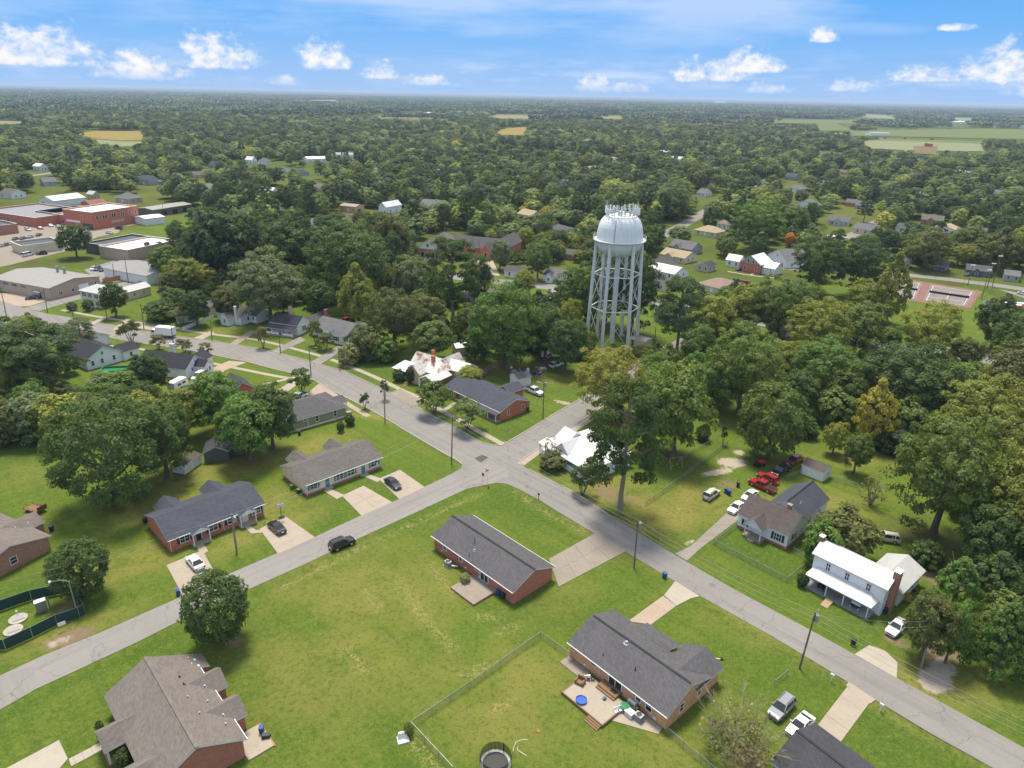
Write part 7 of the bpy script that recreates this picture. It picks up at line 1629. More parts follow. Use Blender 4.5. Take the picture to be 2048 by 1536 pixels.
    t = thing('toy_kitchen', 'small white toy cabinet by the brick wall of the patio', 'toy', loc(11.9, -.0, .08), H6.rz); MB().box(-.6, -.2, 0, .6, .2, 1.0).build('cabinet', 'offwhite', t); MB().box(-.5, -.24, .2, -.05, -.2, .85).box(.05, -.24, .2, .5, -.2, .85).build('doors', 'grey_metal', t)
    t = thing('storage_box', 'pale grey plastic storage box beside the big air conditioner', 'box', loc(12.6, -1.3, .08), H6.rz); MB().box(-.55, -.4, 0, .55, .4, .62).build('body', 'offwhite', t); MB().box(-.6, -.45, .62, .6, .45, .72).build('lid', 'white', t)
    t = thing('teal_toy', 'teal plastic toy on the patio slab near the steps', 'toy', loc(8.9, -2.0, .38), .6); MB().box(-.25, -.15, .06, .25, .15, .28).box(-.1, -.13, .28, .2, .13, .42).build('body', 'teal', t)
    for k in (-1, 1): MB().cyl((k * .16, -.17, .08), (k * .16, .17, .08), .08, n=8).build('wheel', 'tyre', t)
    t = thing('front_downpipe', 'pale drain pipe lying on the front lawn of the orange brick house', 'pipe', G(1424, 1320)); MB().tube([(-1.3, .9, .3), (0, .2, .15), (1.2, .1, .1)], .08, 7).build('pipe', 'offwhite', t); MB().cyl((1.2, .1, .12), (1.55, .1, .12), .2, n=9).build('collar', 'black', t)
    t = thing('plant_pots', 'pots and litter on the grass left of the patio', 'pots', G(1150, 1382)); MB().lathe([(.14, 0), (.2, .3)], 10, (0, 0, 0)).build('pot', 'rust_metal', t); MB().lathe([(.14, 0), (.2, .3)], 10, (.5, .2, 0)).build('pot', 'offwhite', t)
patio()
def trampoline():
    p = G(991, 1536); t = thing('trampoline', 'black round trampoline with net enclosure at the bottom edge', 'trampoline', p)
    MB().lathe([(1.55, .82), (.001, .80)], 28).build('jumping_mat', 'black', t); MB().lathe([(1.55, .83), (1.85, .86), (1.87, .80), (1.55, .80)], 28).build('edge_pad', 'grey_metal', t)
    for i in range(6):
        a = i * math.pi / 3; x, y = 1.85 * math.cos(a), 1.85 * math.sin(a); MB().tube([(x, y, 0), (x, y, 2.3)], .035).build('pole', 'dark_metal', t)
    net = MB()
    for i in range(72):
        a = i * math.pi / 36; x, y = 1.82 * math.cos(a), 1.82 * math.sin(a); net.add([(x, y, .86), (1.82 * math.cos(a + .06), 1.82 * math.sin(a + .06), .86), (1.82 * math.cos(a + .06), 1.82 * math.sin(a + .06), 2.2), (x, y, 2.2)], [(0, 1, 2, 3)])
    kindof(net.build('net', 'black', t), 'stuff')
trampoline()
def misc():
    t = thing('utility_cabinet', 'grey metal control cabinet inside the screened utility yard', 'cabinet', G(85, 1222), R(40)); MB().box(-.7, -.4, .2, .7, .4, 1.9).build('casing', 'galv', t); MB().box(-.75, -.45, 1.9, .75, .45, 1.98).build('lid', 'white', t); MB().box(.9, -.1, 0, 1.1, .1, 1.8).build('post', 'wood_pole_grey', t); MB().box(-.6, -.43, .35, .6, -.4, 1.8).build('door', 'galv', t); MB().box(-.6, -.3, 0, .6, .3, .2).build('plinth', 'concrete', t)
    for px, lb in (((37, 1239), 'round concrete manhole slab with pipe, upper one in the utility yard'), ((27, 1262), 'round concrete manhole slab, lower one in the utility yard')):
        t = thing('manhole_slab', lb, 'manhole', G(*px), R(40)); MB().lathe([(1.25, 0), (1.25, .22), (.001, .23)], 24).build('slab', 'concrete_new', t); MB().box(-.75, -.5, .22, .75, .5, .30).build('hatch', 'galv', t)
        if px[1] < 1250: MB().tube([(.1, 1.0, .2), (.1, 1.0, .9), (-.1, 1.0, .9)], .07).build('vent_pipe', 'white', t)
    b = G(157, 1234); zt = top_z(b.x, b.y, 1163); t = thing('street_lamp', 'grey lamp post with long arm over the utility yard', 'street lamp', b)
    MB().cyl((0, 0, 0), (0, 0, zt), .1, .07, 8).build('post', 'galv', t); MB().tube([(0, 0, zt), (-.6, .0, zt + .2), (-2.6, -.2, zt + .1)], .04).build('arm', 'galv', t); MB().lathe([(.05, .2), (.2, .1), (.22, -.1), (.1, -.2)], 10, (-2.7, -.2, zt)).build('lamp_head', 'white', t)
    for px, tpx, lb, m_ in (((1014, 879), 860, 'back of a stop sign on the corner lawn of the ranch house', 'galv'), ((966, 968), 950, 'red stop sign at the mouth of the side road', 'sign_red')):
        b = G(*px); z = 2.6; t = thing('stop_sign', lb, 'sign', b); MB().cyl((0, 0, 0), (0, 0, z), .035, n=6).build('post', 'galv', t)
        rz = R(45) if m_ == 'galv' else R(135)
        pts = [(.4 * math.cos(R(22.5 + 45 * i)), .4 * math.sin(R(22.5 + 45 * i))) for i in range(8)]
        s = MB().add([(x, -.02, y) for x, y in pts] + [(x, .02, y) for x, y in pts], [tuple(range(8)), tuple(range(15, 7, -1))] + [((i + 1) % 8, i, 8 + i, 8 + (i + 1) % 8) for i in range(8)]).build('sign_plate', m_, t, (0, 0, z - .35), rz)
        if m_ == 'sign_red':
            c = bpy.data.curves.new('lettering', 'FONT'); c.body = 'STOP'; c.size = .27; c.align_x = 'CENTER'; c.align_y = 'CENTER'; c.extrude = .004
            tmp = bpy.data.objects.new('tmp', c); COL.objects.link(tmp); dg = bpy.context.evaluated_depsgraph_get(); me = bpy.data.meshes.new_from_object(tmp.evaluated_get(dg)); bpy.data.objects.remove(tmp)
            me.materials.clear(); me.materials.append(MATS['white']); o = put('lettering', me, s, (0, -.028, 0)); o.rotation_euler = (R(90), 0, 0)
    b = G(974, 966); t = thing('street_name_sign', 'green street name sign beside the red stop sign', 'sign', b); MB().cyl((0, 0, 0), (0, 0, 3), .03, n=6).build('post', 'galv', t); MB().box(-.45, -.015, 2.75, .45, .015, 2.95).build('blade', 'sign_green', t, (0, 0, 0), R(45)); MB().box(-.45, -.015, 2.97, .45, .015, 3.15).build('blade', 'sign_green', t, (0, 0, 0), R(-45))
    t = thing('fire_hydrant', 'small red fire hydrant on the corner lawn', 'hydrant', G(977, 977)); MB().lathe([(.16, 0), (.16, .06), (.11, .08), (.11, .5), (.14, .52), (.12, .62), (.04, .7), (.001, .72)], 12).cyl((-.2, 0, .4), (.2, 0, .4), .06, n=8).build('barrel', 'sign_red', t)
    for px, lb, m_ in (((1077, 998), 'dark mailbox at the road edge above the middle brick house', 'black'), ((1662, 1362), 'white marker post on the lower lawn', 'white'), ((1760, 1422), 'white post beside the lower right drive', 'white')):
        t = thing('mailbox', lb, 'mailbox', G(*px), R(45)); MB().box(-.05, -.05, 0, .05, .05, 1.0).build('post', m_, t); MB().box(-.1, -.25, 1.0, .1, .25, 1.2).cyl((0, -.25, 1.2), (0, .25, 1.2), .1, n=8).build('box', m_, t)
    t = thing('basketball_hoop', 'portable basketball hoop beside the black sedan on the slate-roofed duplex drive', 'basketball hoop', G(563, 1036), R(30)); MB().box(-.5, -.4, 0, .5, .4, .2).build('base', 'black', t); MB().tube([(0, 0, .2), (0, .1, 2.6), (0, -.6, 2.9)], .06).build('pole', 'dark_metal', t); MB().box(-.6, -.66, 2.6, .6, -.62, 3.4).build('backboard', 'metal_pale', t); MB().lathe([(.22, 2.78), (.24, 2.78), (.24, 2.8)], 12, (0, -.9, 0)).build('rim', 'rust_metal', t)
    t = thing('swing_set', 'wooden swing set with ladder on the lawn right of the pine', 'swing set', G(1349, 935), R(25))
    for x in (-1.5, 1.5):
        for y in (-.9, .9): MB().tube([(x, y, 0), (x, 0, 2.4)], .06).build('leg', 'deck_wood', t)
    MB().tube([(-1.5, 0, 2.4), (1.5, 0, 2.4)], .07).build('top_beam', 'deck_wood', t)
    for k in (-.5, .6): MB().tube([(k - .2, 0, 2.4), (k - .2, 0, .6), (k + .2, 0, .6), (k + .2, 0, 2.4)], .015).box(k - .25, -.1, .55, k + .25, .1, .6).build('swing', 'deck_wood', t)
    m = MB()
    for i in range(6): m.box(-1.75, -.9 + i * .12, .25 + i * .3, -1.25, -.8 + i * .12, .3 + i * .3)
    m.build('ladder', 'deck_wood', t)
    t = thing('playhouse_table', 'small pale plastic water table by the fence corner', 'toy', G(806, 1480), R(20)); MB().box(-.7, -.6, 0, .7, .6, .18).box(-.55, -.45, .18, .55, .45, .22).build('tray', 'offwhite', t); MB().loft([[(-.6, .0, .22), (.6, .0, .22), (.6, .55, .22), (-.6, .55, .22)], [(-.45, .2, .95), (.45, .2, .95), (.45, .5, .95), (-.45, .5, .95)]]).build('tower', 'offwhite', t)
    t = thing('junk_heap', 'heap of blue and dark junk under the trees behind the corner ranch house', 'junk', G(1045, 745))
    q = random.Random(3)
    for i in range(26):
        x, y, s_ = q.uniform(-4, 7), q.uniform(-1.5, 3), q.uniform(.3, .9)
        MB().box(-s_, -s_ * q.uniform(.3, 1), 0, s_, s_ * q.uniform(.3, 1), s_ * q.uniform(.5, 1.4)).build('scrap', ['dark_metal', 'grey_metal', 'blue_plastic', 'white', 'brown_wood', 'rust_metal'][i % 6 if i != 2 else 0], t, (x, y, 0), q.uniform(0, 3))
    t = thing('green_dumpster_tarp', 'green-edged tarpaulin pool beside the white gabled house', 'tarpaulin', G(240, 742), R(10)); MB().loft([[(-5, -2, 0), (5, -2, 0), (5, 2, 0), (-5, 2, 0)], [(-5, -2, .9), (5, -2, .9), (5, 2, .9), (-5, 2, .9)], [(-4.6, -1.6, .95), (4.6, -1.6, .95), (4.6, 1.6, .95), (-4.6, 1.6, .95)], [(-4.5, -1.5, .4), (4.5, -1.5, .4), (4.5, 1.5, .4), (-4.5, 1.5, .4)]]).build('liner', 'sign_green', t)
    t = thing('red_tractor', 'small red garden tractor between the sandy patch and the red pickups', 'tractor', G(1518, 932), R(30)); MB().box(-.2, -.4, .5, 1.2, .4, 1.1).build('bonnet', 'sign_red', t); MB().box(-1.0, -.45, .45, -.2, .45, .7).box(-1.0, -.4, .7, -.8, .4, 1.3).build('seat', 'black', t)
    for x, r_ in ((-.6, .5), (.9, .3)):
        for k in (-1, 1): MB().cyl((0, -.12, 0), (0, .12, 0), r_, n=12).build('wheel', 'tyre', t, (x, k * .55, r_))
    t = thing('porch_bench', 'white bench with dark cushions on the farmhouse porch', 'bench', H8.w(8.6, -1.2, .35), H8.rz); MB().box(-.7, -.3, .35, .7, .3, .42).build('seat', 'black', t); MB().box(-.7, .22, .42, .7, .3, .9).build('backrest', 'white', t)
    for k in (-.6, .6): MB().box(k - .05, -.3, 0, k + .05, .3, .36).build('leg', 'white', t)
    t = thing('porch_grill', 'black grill on the farmhouse porch', 'grill', H8.w(3.0, -1.1, .35), H8.rz); MB().box(-.6, -.3, .5, .6, .3, .8).box(-.4, -.25, .8, .4, .25, 1.05).build('hood', 'black', t); MB().box(-.5, -.25, 0, -.42, .25, .5).box(.42, -.25, 0, .5, .25, .5).build('leg', 'dark_metal', t)
    t = thing('porch_chair', 'tan wooden chair on the farmhouse porch between the posts', 'chair', H8.w(5.4, -.8, .35), H8.rz); MB().box(-.35, -.35, .35, .35, .35, .42).build('seat', 'deck_wood', t); MB().box(-.35, .28, .42, .35, .35, 1.0).build('backrest', 'deck_wood', t); MB().box(-.35, -.35, 0, -.28, .35, .35).box(.28, -.35, 0, .35, .35, .35).build('leg', 'deck_wood', t)
    t = thing('raised_bed', 'timber-framed raised bed behind the farmhouse', 'planter', H8.w(6.6, 9.5), H8.rz); MB().box(-2, -1.6, 0, 2, -1.45, .5).box(-2, 1.45, 0, 2, 1.6, .5).box(-2, -1.45, 0, -1.85, 1.45, .5).box(1.85, -1.45, 0, 2, 1.45, .5).build('frame', 'brown_wood', t); MB().box(-1.85, -1.45, .1, 1.85, 1.45, .35).build('soil', 'bark', t)
    t = thing('scrap_pile', 'dark scrap and tyres beside the farmhouse chimney', 'junk', G(1808, 1180), .4)
    for i in range(5): MB().lathe([(.2, 0), (.35, .02), (.38, .12), (.35, .22), (.2, .24)], 14).build('tyre', 'tyre', t, (q.uniform(-1.5, 1.5), q.uniform(-1, 1), .24 * (i % 2)))
    t = thing('mural_wall', 'low wall painted in blue, red and white bands by the tennis courts', 'wall', G(2010, 612), R(-8)); 
    for i, m_ in enumerate(('sign_red', 'white', 'sign_red', 'white', 'blue_plastic')): MB().box(0, 0 + i * 1.6, .02, 26, 1.58 + i * 1.6, .2).build('painted_band', m_, t)
    t = thing('pink_board', 'low pink board with two dark round targets by the court path', 'board', G(1957, 628), R(-8)); MB().box(0, -.1, 0, 5, .1, 1.6).build('panel', 'metal_rusty', t); MB().cyl((1.4, -.12, .8), (1.4, -.05, .8), .5, n=14).cyl((3.4, -.12, .8), (3.4, -.05, .8), .5, n=14).build('target', 'sign_red', t)
    t = thing('garden_hose', 'pale garden hose lying in an arc on the back lawn', 'hose', G(1040, 1500)); MB().tube([(1.0, 1.5, .03), (.3, 1.5, .03), (-.5, 1.1, .03), (-.8, .3, .03), (-.85, -.2, .03)], .03).tube([(-.3, .4, .03), (-.3, 0, .03), (.2, -.4, .03), (.8, -.8, .03)], .03).build('hose', 'offwhite', t)
    t = thing('orange_toy', 'orange toy lying on the back lawn', 'toy', G(1077, 1463), .5); MB().box(-.2, -.12, 0, .2, .12, .12).box(-.08, -.2, .02, .08, .2, .1).build('body', 'brick_deep', t)
misc()
def tennis():
    court = [(1758, 549), (1964, 583), (1940, 617), (1742, 592)]
    sheet('court_surface', court, .06, 'court_red', .06)
    c = PX(*court)
    def uv(u, v, z=.08): p = c[0].lerp(c[1], u).lerp(c[3].lerp(c[2], u), v); return Vector((p.x, p.y, z))
    for k, (u0, u1) in enumerate(((.05, .45), (.53, .95))):
        kindof(tri_poly('court_surface', [uv(u0, .08), uv(u1, .08), uv(u1, .92), uv(u0, .92)], .075, 'court_grey', thick=.012), 'structure')
        m = MB()
        for (a, b), (d, e) in (((u0 + .03, .12), (u1 - .03, .12)), ((u0 + .03, .88), (u1 - .03, .88)), ((u0 + .03, .12), (u0 + .03, .88)), ((u1 - .03, .12), (u1 - .03, .88)), ((u0 + .03, .3), (u1 - .03, .3)), ((u0 + .03, .7), (u1 - .03, .7)), (((u0 + u1) / 2, .3), ((u0 + u1) / 2, .7))):
            p, q = uv(a, b, .09), uv(d, e, .09); n = (q - p).normalized().cross(Vector((0, 0, 1))) * .07
            m.add([p - n, q - n, q + n, p + n], [(3, 2, 1, 0)])
        kindof(m.build('court_lines', 'white'), 'structure')
        p, q = uv(u0 + .02, .5, 0), uv(u1 - .02, .5, 0); t = thing('tennis_net', ['tennis net across the left court', 'tennis net across the right court'][k], 'net', p)
        d = q - p; MB().cyl((0, 0, 0), (0, 0, 1.1), .05, n=6).build('post', 'dark_metal', t); MB().cyl(d, d + Vector((0, 0, 1.1)), .05, n=6).build('post', 'dark_metal', t); MB().add([(0, 0, .1), d + Vector((0, 0, .1)), d + Vector((0, 0, 1.0)), (0, 0, 1.0)], [(0, 1, 2, 3)]).build('net', 'black', t); MB().tube([(0, 0, 1.0), d + Vector((0, 0, 1.0))], .04).build('tape', 'white', t)
    for px, ty, lb in (((1963, 598), 540, 'court light pole at the right corner of the tennis courts'), ((1984, 574), 512, 'tallest court light pole by the street junction'), ((1935, 572), 530, 'court light pole on the street side of the courts'), ((1973, 580), 527, 'court light pole left of the tallest one')):
        b = G(*px); z = top_z(b.x, b.y, ty); t = thing('court_light', lb, 'light pole', b); MB().cyl((0, 0, 0), (0, 0, z), .16, .11, 8).build('pole', 'wood_pole', t); MB().box(-.9, -.2, z - .2, .9, .2, z + .1).build('floodlights', 'white', t)
tennis()
# ------------------------------------------------------------------ trees: unit meshes (crown 1 wide, tree 1 high), shared by all copies
def leaf_mesh(name, clumps, per, size, rs, up=.35, mat='foliage', flat=1.0, whole=.65):
    """clumps: rows of (x, y, z, radius); leaf-sized faces are spread over each clump, facing outwards"""
    g = np.random.default_rng(rs); cl = np.array(clumps)
    n = len(cl) * per
    c = np.repeat(cl, per, axis=0)
    d = g.normal(size=(n, 3)); d /= np.linalg.norm(d, axis=1)[:, None]
    d[:, 2] = np.where(d[:, 2] < -.25, -d[:, 2], d[:, 2])
    rr = c[:, 3] * (g.uniform(.25, 1, n) ** .5)
    p = c[:, :3] + d * rr[:, None] * np.array([1, 1, .8 * flat])
    ctr = cl[:, :3].mean(0); oc = c[:, :3] - ctr; oc /= (np.linalg.norm(oc, axis=1)[:, None] + 1e-6)
    nrm = d * .8 + oc * whole + g.normal(size=(n, 3)) * .45 + np.array([0, 0, up]); nrm /= np.linalg.norm(nrm, axis=1)[:, None]
    t = g.normal(size=(n, 3)); t -= (t * nrm).sum(1)[:, None] * nrm; t /= np.linalg.norm(t, axis=1)[:, None]
    b = np.cross(nrm, t)
    s = size * g.uniform(.6, 1.35, n)[:, None]
    q = np.stack([p - t * s * .5, p + b * s * .36 - nrm * s * .05, p + t * s * .55, p - b * s * .36 - nrm * s * .05], 1).reshape(-1, 3)
    me = bpy.data.meshes.new(name)
    me.vertices.add(n * 4); me.vertices.foreach_set('co', q.astype(np.float32).ravel())
    me.loops.add(n * 4); me.loops.foreach_set('vertex_index', np.arange(n * 4, dtype=np.int32))
    me.polygons.add(n); me.polygons.foreach_set('loop_start', np.arange(0, n * 4, 4, dtype=np.int32))
    me.materials.append(MATS[mat]); me.update(calc_edges=True)
    return me
def crown_clumps(kind, seed):
    g = random.Random(seed * 31 + len(kind)); out = []
    def shell(n, zc, rx, rz, rad, inner=.25, lump=.16):
        ph = [g.uniform(0, 6.28) for _ in range(6)]
        for i in range(n):
            z = 1 - 2 * (i + .5) / n; a = i * 2.39996 + g.uniform(-.4, .4); rxy = math.sqrt(max(0, 1 - z * z))
            k = 1 + lump * (math.sin(2 * a + ph[0]) * .6 + math.sin(3 * a + ph[1] + z * 2) * .5 + math.sin(4 * z + ph[2] + a) * .5)
            f = g.uniform(1 - inner, 1.0) * k
            if z < -.55 and g.random() < .5: continue
            out.append((rx * rxy * math.cos(a) * f, rx * rxy * math.sin(a) * f, zc + rz * z * f, rad * g.uniform(.7, 1.3)))
    if kind == 'oak': shell(100, .55, .41, .39, .095); shell(16, .54, .22, .24, .13)
    elif kind == 'wide': shell(170, .53, .43, .42, .068, .3, .2); shell(26, .5, .24, .24, .11)
    elif kind == 'dense': shell(120, .51, .43, .45, .095, .1, .06); shell(14, .5, .25, .25, .14)
    elif kind == 'mound': shell(200, .49, .43, .47, .068, .16, .1); shell(24, .46, .26, .26, .12)
    elif kind == 'tall': 
        for i in range(90):
            t = (i + .5) / 90; z = .14 + .82 * t; r = .44 * math.sin(min(1, (t * 1.02 + .12)) * math.pi) ** .7; a = i * 2.4 + g.uniform(-.4, .4); f = g.uniform(.6, 1)
            out.append((r * f * math.cos(a), r * f * math.sin(a), z, .085 * g.uniform(.7, 1.3)))
    elif kind == 'cone':
        for i in range(95):
            t = (i + .5) / 95; z = .05 + .92 * t ** .85; r = .45 * (1 - t ** 1.15) ** .8 + .02; a = i * 2.4 + g.uniform(-.4, .4); f = g.uniform(.65, 1)
            out.append((r * f * math.cos(a), r * f * math.sin(a), z, .095 * g.uniform(.7, 1.2) * (1.1 - t * .6)))
    elif kind == 'pine':
        for i in range(84):
            t = g.random() ** .9; z = .30 + .66 * t; r = .43 * math.sqrt(max(.03, 1 - ((t - .38) / .68) ** 2)); a = g.uniform(0, 6.28); f = g.uniform(.25, 1) ** .6
            out.append((r * f * math.cos(a), r * f * math.sin(a), z, .10 * g.uniform(.65, 1.25)))
    elif kind == 'crepe':
        for i in range(34):
            a = i * 2.4; z = g.uniform(.45, .92); r = .42 * g.uniform(.2, 1) ** .6 * (1 - max(0, z - .6) * 1.2)
            out.append((r * math.cos(a), r * math.sin(a), z, .13 * g.uniform(.7, 1.2)))
    elif kind == 'bush': shell(60, .42, .42, .46, .12, .15, .12); shell(8, .35, .2, .2, .18)
    elif kind == 'wispy':
        for i in range(46):
            a = i * 2.4; z = g.uniform(.18, .9); r = .46 * g.uniform(.25, 1) * math.sin(min(1, z * 1.05) * math.pi) ** .5
            out.append((r * math.cos(a), r * math.sin(a), z, .10 * g.uniform(.6, 1.2)))
    return out
def trunk_mesh(kind, seed):
    g = random.Random(seed); m = MB()
    h0 = {'pine': .9, 'oak': .5, 'wide': .5, 'dense': .4, 'mound': .4, 'tall': .8, 'cone': .85, 'crepe': .42, 'bush': .3, 'wispy': .5}[kind]; r = {'pine': .030, 'crepe': .022, 'bush': .02, 'dense': .035}.get(kind, .034)
    if kind in ('crepe', 'wispy', 'bush'):
        for k in range(4):
            a = k * 1.6 + g.uniform(-.3, .3); p = Vector((.02 * math.cos(a), .02 * math.sin(a), -.01))
            for j in range(3):
                q = p + Vector((math.cos(a) * .06, math.sin(a) * .06, h0 * .4)); m.cyl(p, q, r * (1 - j * .25), r * (.75 - j * .2), 6); p = q; a += g.uniform(-.5, .5)
                m.cyl(p, p + Vector((.12 * math.cos(a + 1), .12 * math.sin(a + 1), .16)), r * .45, r * .2, 5)
    else:
        p = Vector((0, 0, -.02)); n = 6
        for j in range(n):
            q = Vector((g.uniform(-.012, .012), g.uniform(-.012, .012), h0 * (j + 1) / n)); m.cyl(p, q, r * (1.25 if j == 0 else 1 - j * .11), r * (1 - (j + 1) * .11), 9, cap=False); p = q
        for k in range(14 if kind == 'pine' else 10):
            a = k * 2.4; z = (.36 + .5 * k / 14) if kind == 'pine' else h0 * (.55 + .045 * k); L = g.uniform(.18, .36)
            s = Vector((0, 0, z)); e = s + Vector((L * math.cos(a), L * math.sin(a), L * (.35 if kind == 'pine' else .8))); mid = s.lerp(e, .5) + Vector((0, 0, -.02))
            m.cyl(s, mid, r * .42, r * .26, 5, cap=False).cyl(mid, e, r * .26, r * .08, 5, cap=False)
            m.cyl(mid, mid + Vector((.1 * math.cos(a + .8), .1 * math.sin(a + .8), .08)), r * .2, r * .05, 4, cap=False)
    return m.mesh('trunk', ['bark_pale' if kind in ('pine', 'wispy') else 'bark'])
NSEED = {'oak': 5, 'wide': 4, 'mound': 2, 'pine': 4, 'dense': 3, 'tall': 3, 'cone': 3, 'crepe': 3, 'bush': 4, 'wispy': 2}
PER = {'oak': (105, .035), 'wide': (100, .023), 'dense': (85, .036), 'mound': (105, .021), 'tall': (80, .040), 'cone': (80, .042), 'pine': (200, .023), 'crepe': (75, .055), 'bush': (60, .065), 'wispy': (12, .05)}
def crown(kind, s): return cached(('crown', kind, s), lambda: leaf_mesh('crown', crown_clumps(kind, s), PER[kind][0], PER[kind][1], s * 7 + len(kind), flat=.6 if kind == 'pine' else 1.0))
def trunk(kind, s): return cached(('trunk', kind, s), lambda: trunk_mesh(kind, s))
COLS = {'dark': (0.079, 0.123, 0.032), 'mid': (0.119, 0.169, 0.040), 'green': (0.110, 0.188, 0.036), 'light': (0.140, 0.192, 0.042), 'yg': (.212, .236, .045), 'olive': (0.129, 0.143, 0.043), 'gold': (.36, .33, .06), 'orange': (0.429, 0.224, 0.037), 'pine': (0.095, 0.146, 0.047), 'grey': (0.148, 0.188, 0.086), 'brown': (.165, .150, .065), 'deep': (0.059, 0.100, 0.032), 'pale': (0.248, 0.248, 0.106)}
KINDNAME = {'oak': 'broadleaf_tree', 'wide': 'oak_tree', 'dense': 'round_tree', 'mound': 'oak_tree', 'tall': 'tall_tree', 'cone': 'conifer', 'pine': 'pine_tree', 'crepe': 'street_tree', 'bush': 'bush', 'wispy': 'sparse_tree'}
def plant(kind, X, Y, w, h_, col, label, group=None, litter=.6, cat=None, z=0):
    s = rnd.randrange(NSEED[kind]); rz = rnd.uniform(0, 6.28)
    t = thing(KINDNAME[kind], label, cat or ('bush' if kind == 'bush' else 'tree'), (X, Y, z), rz, group)
    k = rnd.uniform(.88, 1.14)
    c = tuple(min(1, q * k) for q in (COLS[col] if isinstance(col, str) else col))
    o = put('crown', crown(kind, s), t); o.scale = (w, w, h_); o.color = (*c, 1)
    o = put('trunk', trunk(kind, s), t); tw = min(w, h_ * .9); o.scale = (tw, tw, h_)
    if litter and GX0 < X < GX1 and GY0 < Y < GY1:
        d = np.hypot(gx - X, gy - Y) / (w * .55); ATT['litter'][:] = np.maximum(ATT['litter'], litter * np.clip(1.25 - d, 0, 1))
    return t
TREES = []
from collections import defaultdict
def tree(kind, xb, yb, ytop, wpx, col, label, litter=.6, grp=None):
    b = G(xb, yb); h_ = top_z(b.x, b.y, ytop); d = proj(b.x, b.y, h_ * .55)[2]; w = wpx * d / FOC
    if kind != 'bush': h_ = max(h_, w * .55)
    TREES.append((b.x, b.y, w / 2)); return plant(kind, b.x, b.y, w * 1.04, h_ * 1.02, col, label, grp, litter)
T_ = tree
# --- left part
T_('dense', 443, 1285, 1149, 132, 'dark', 'round dark green tree in a mulch ring on the lawn left of centre', .3); T_('dense', 170, 1192, 1085, 112, 'dark', 'round dark tree at the corner of the screened utility yard', .4)
T_('mound', 232, 1006, 793, 232, 'dark', 'very broad dark oak on the left lawn, largest crown of the left side', .7); T_('wide', 335, 955, 800, 150, 'dark', 'dark bushy oak behind the brown shed, right of the broadest crown', .8)
T_('oak', 500, 920, 790, 140, 'green', 'bright green tree over the brown gabled shed'); T_('oak', 548, 898, 768, 115, 'dark', 'dark tree against the green bungalow'); T_('oak', 440, 868, 745, 130, 'green', 'rounded green tree hiding the brick house with the carport'); T_('oak', 372, 880, 775, 110, 'yg', 'yellowish tree between the broad oak and the carport')
T_('oak', 305, 798, 706, 90, 'deep', 'dark upright tree in front of the black-roofed white house'); T_('oak', 238, 815, 742, 118, 'green', 'low spreading green tree below the white gabled house'); T_('pine', 100, 792, 648, 180, 'pine', 'big dark pine at the left edge, tallest there'); T_('pine', 30, 770, 640, 140, 'pine', 'dark pine cut by the left edge above the yellowish tree')
T_('oak', 22, 808, 690, 90, 'yg', 'yellow-green tree at the left edge under the pines'); T_('bush', 15, 885, 795, 100, 'olive', 'olive thicket at the left edge of the lawn', .9); T_('bush', 75, 878, 780, 95, 'grey', 'grey-green thicket second from the left edge', .9); T_('bush', 135, 885, 785, 110, 'yg', 'yellowish thicket left of the broad oak', .9); T_('oak', 75, 845, 765, 90, 'green', 'green sapling clump behind the left thickets'); T_('bush', 175, 850, 790, 80, 'olive', 'olive thicket behind the broad oak', .9); T_('bush', 205, 800, 765, 60, 'dark', 'dark shrub below the big left pine', .9)
T_('pine', 168, 702, 638, 66, 'grey', 'grey-green conifer in front of the low dark roof'); T_('oak', 233, 634, 565, 56, 'dark', 'dark oak in front of the cream two-storey house'); T_('oak', 155, 516, 449, 70, 'deep', 'round dark oak on the downtown lawn, standing alone'); T_('oak', 396, 652, 583, 62, 'deep', 'dark tree behind the picket fence'); T_('bush', 325, 640, 598, 70, 'dark', 'dark bushy tree left of the picket fence'); T_('oak', 350, 612, 575, 50, 'green', 'green tree on the lawn right of the black pickup'); T_('crepe', 365, 652, 615, 52, 'olive', 'olive street tree behind the picket fence end'); T_('bush', 178, 622, 598, 22, 'dark', 'rounded dark shrub before the cream house'); T_('bush', 145, 622, 603, 20, 'dark', 'dark shrub on the cream house lawn')
T_('oak', 375, 590, 515, 85, 'yg', 'yellow-green tree right of the silver pickup'); T_('oak', 335, 560, 490, 75, 'mid', 'green tree at the right end of the parked row'); T_('oak', 410, 585, 530, 70, 'yg', 'yellowish tree below the dark oaks left of centre'); T_('oak', 352, 596, 540, 60, 'olive', 'olive tree beside the red board fence')
T_('oak', 452, 566, 420, 140, 'deep', 'tall dark oak between downtown and the road bend'); T_('oak', 408, 560, 462, 100, 'dark', 'dark oak on the downtown side of the tall one'); T_('wide', 543, 645, 498, 160, 'grey', 'huge grey-green oak above the white porch house'); T_('oak', 490, 545, 425, 110, 'dark', 'dark oak behind the huge grey-green one'); T_('oak', 575, 560, 440, 120, 'dark', 'dark oak right behind the huge grey-green one'); T_('wide', 700, 608, 445, 180, 'dark', 'large dark oak left of the church'); T_('oak', 655, 560, 455, 110, 'deep', 'dark oak at the left shoulder of the large church-side oak'); T_('tall', 718, 648, 528, 88, 'yg', 'yellow-green tree in front of the large dark oak'); T_('oak', 628, 560, 483, 46, 'yg', 'small bright yellow tree among the dark oaks'); T_('oak', 785, 545, 428, 92, 'olive', 'olive-brown oak just left of the church gable'); T_('oak', 640, 640, 560, 80, 'dark', 'dark tree above the grey-roofed white house'); T_('oak', 455, 640, 575, 60, 'olive', 'olive tree between the white houses and the huge oak')
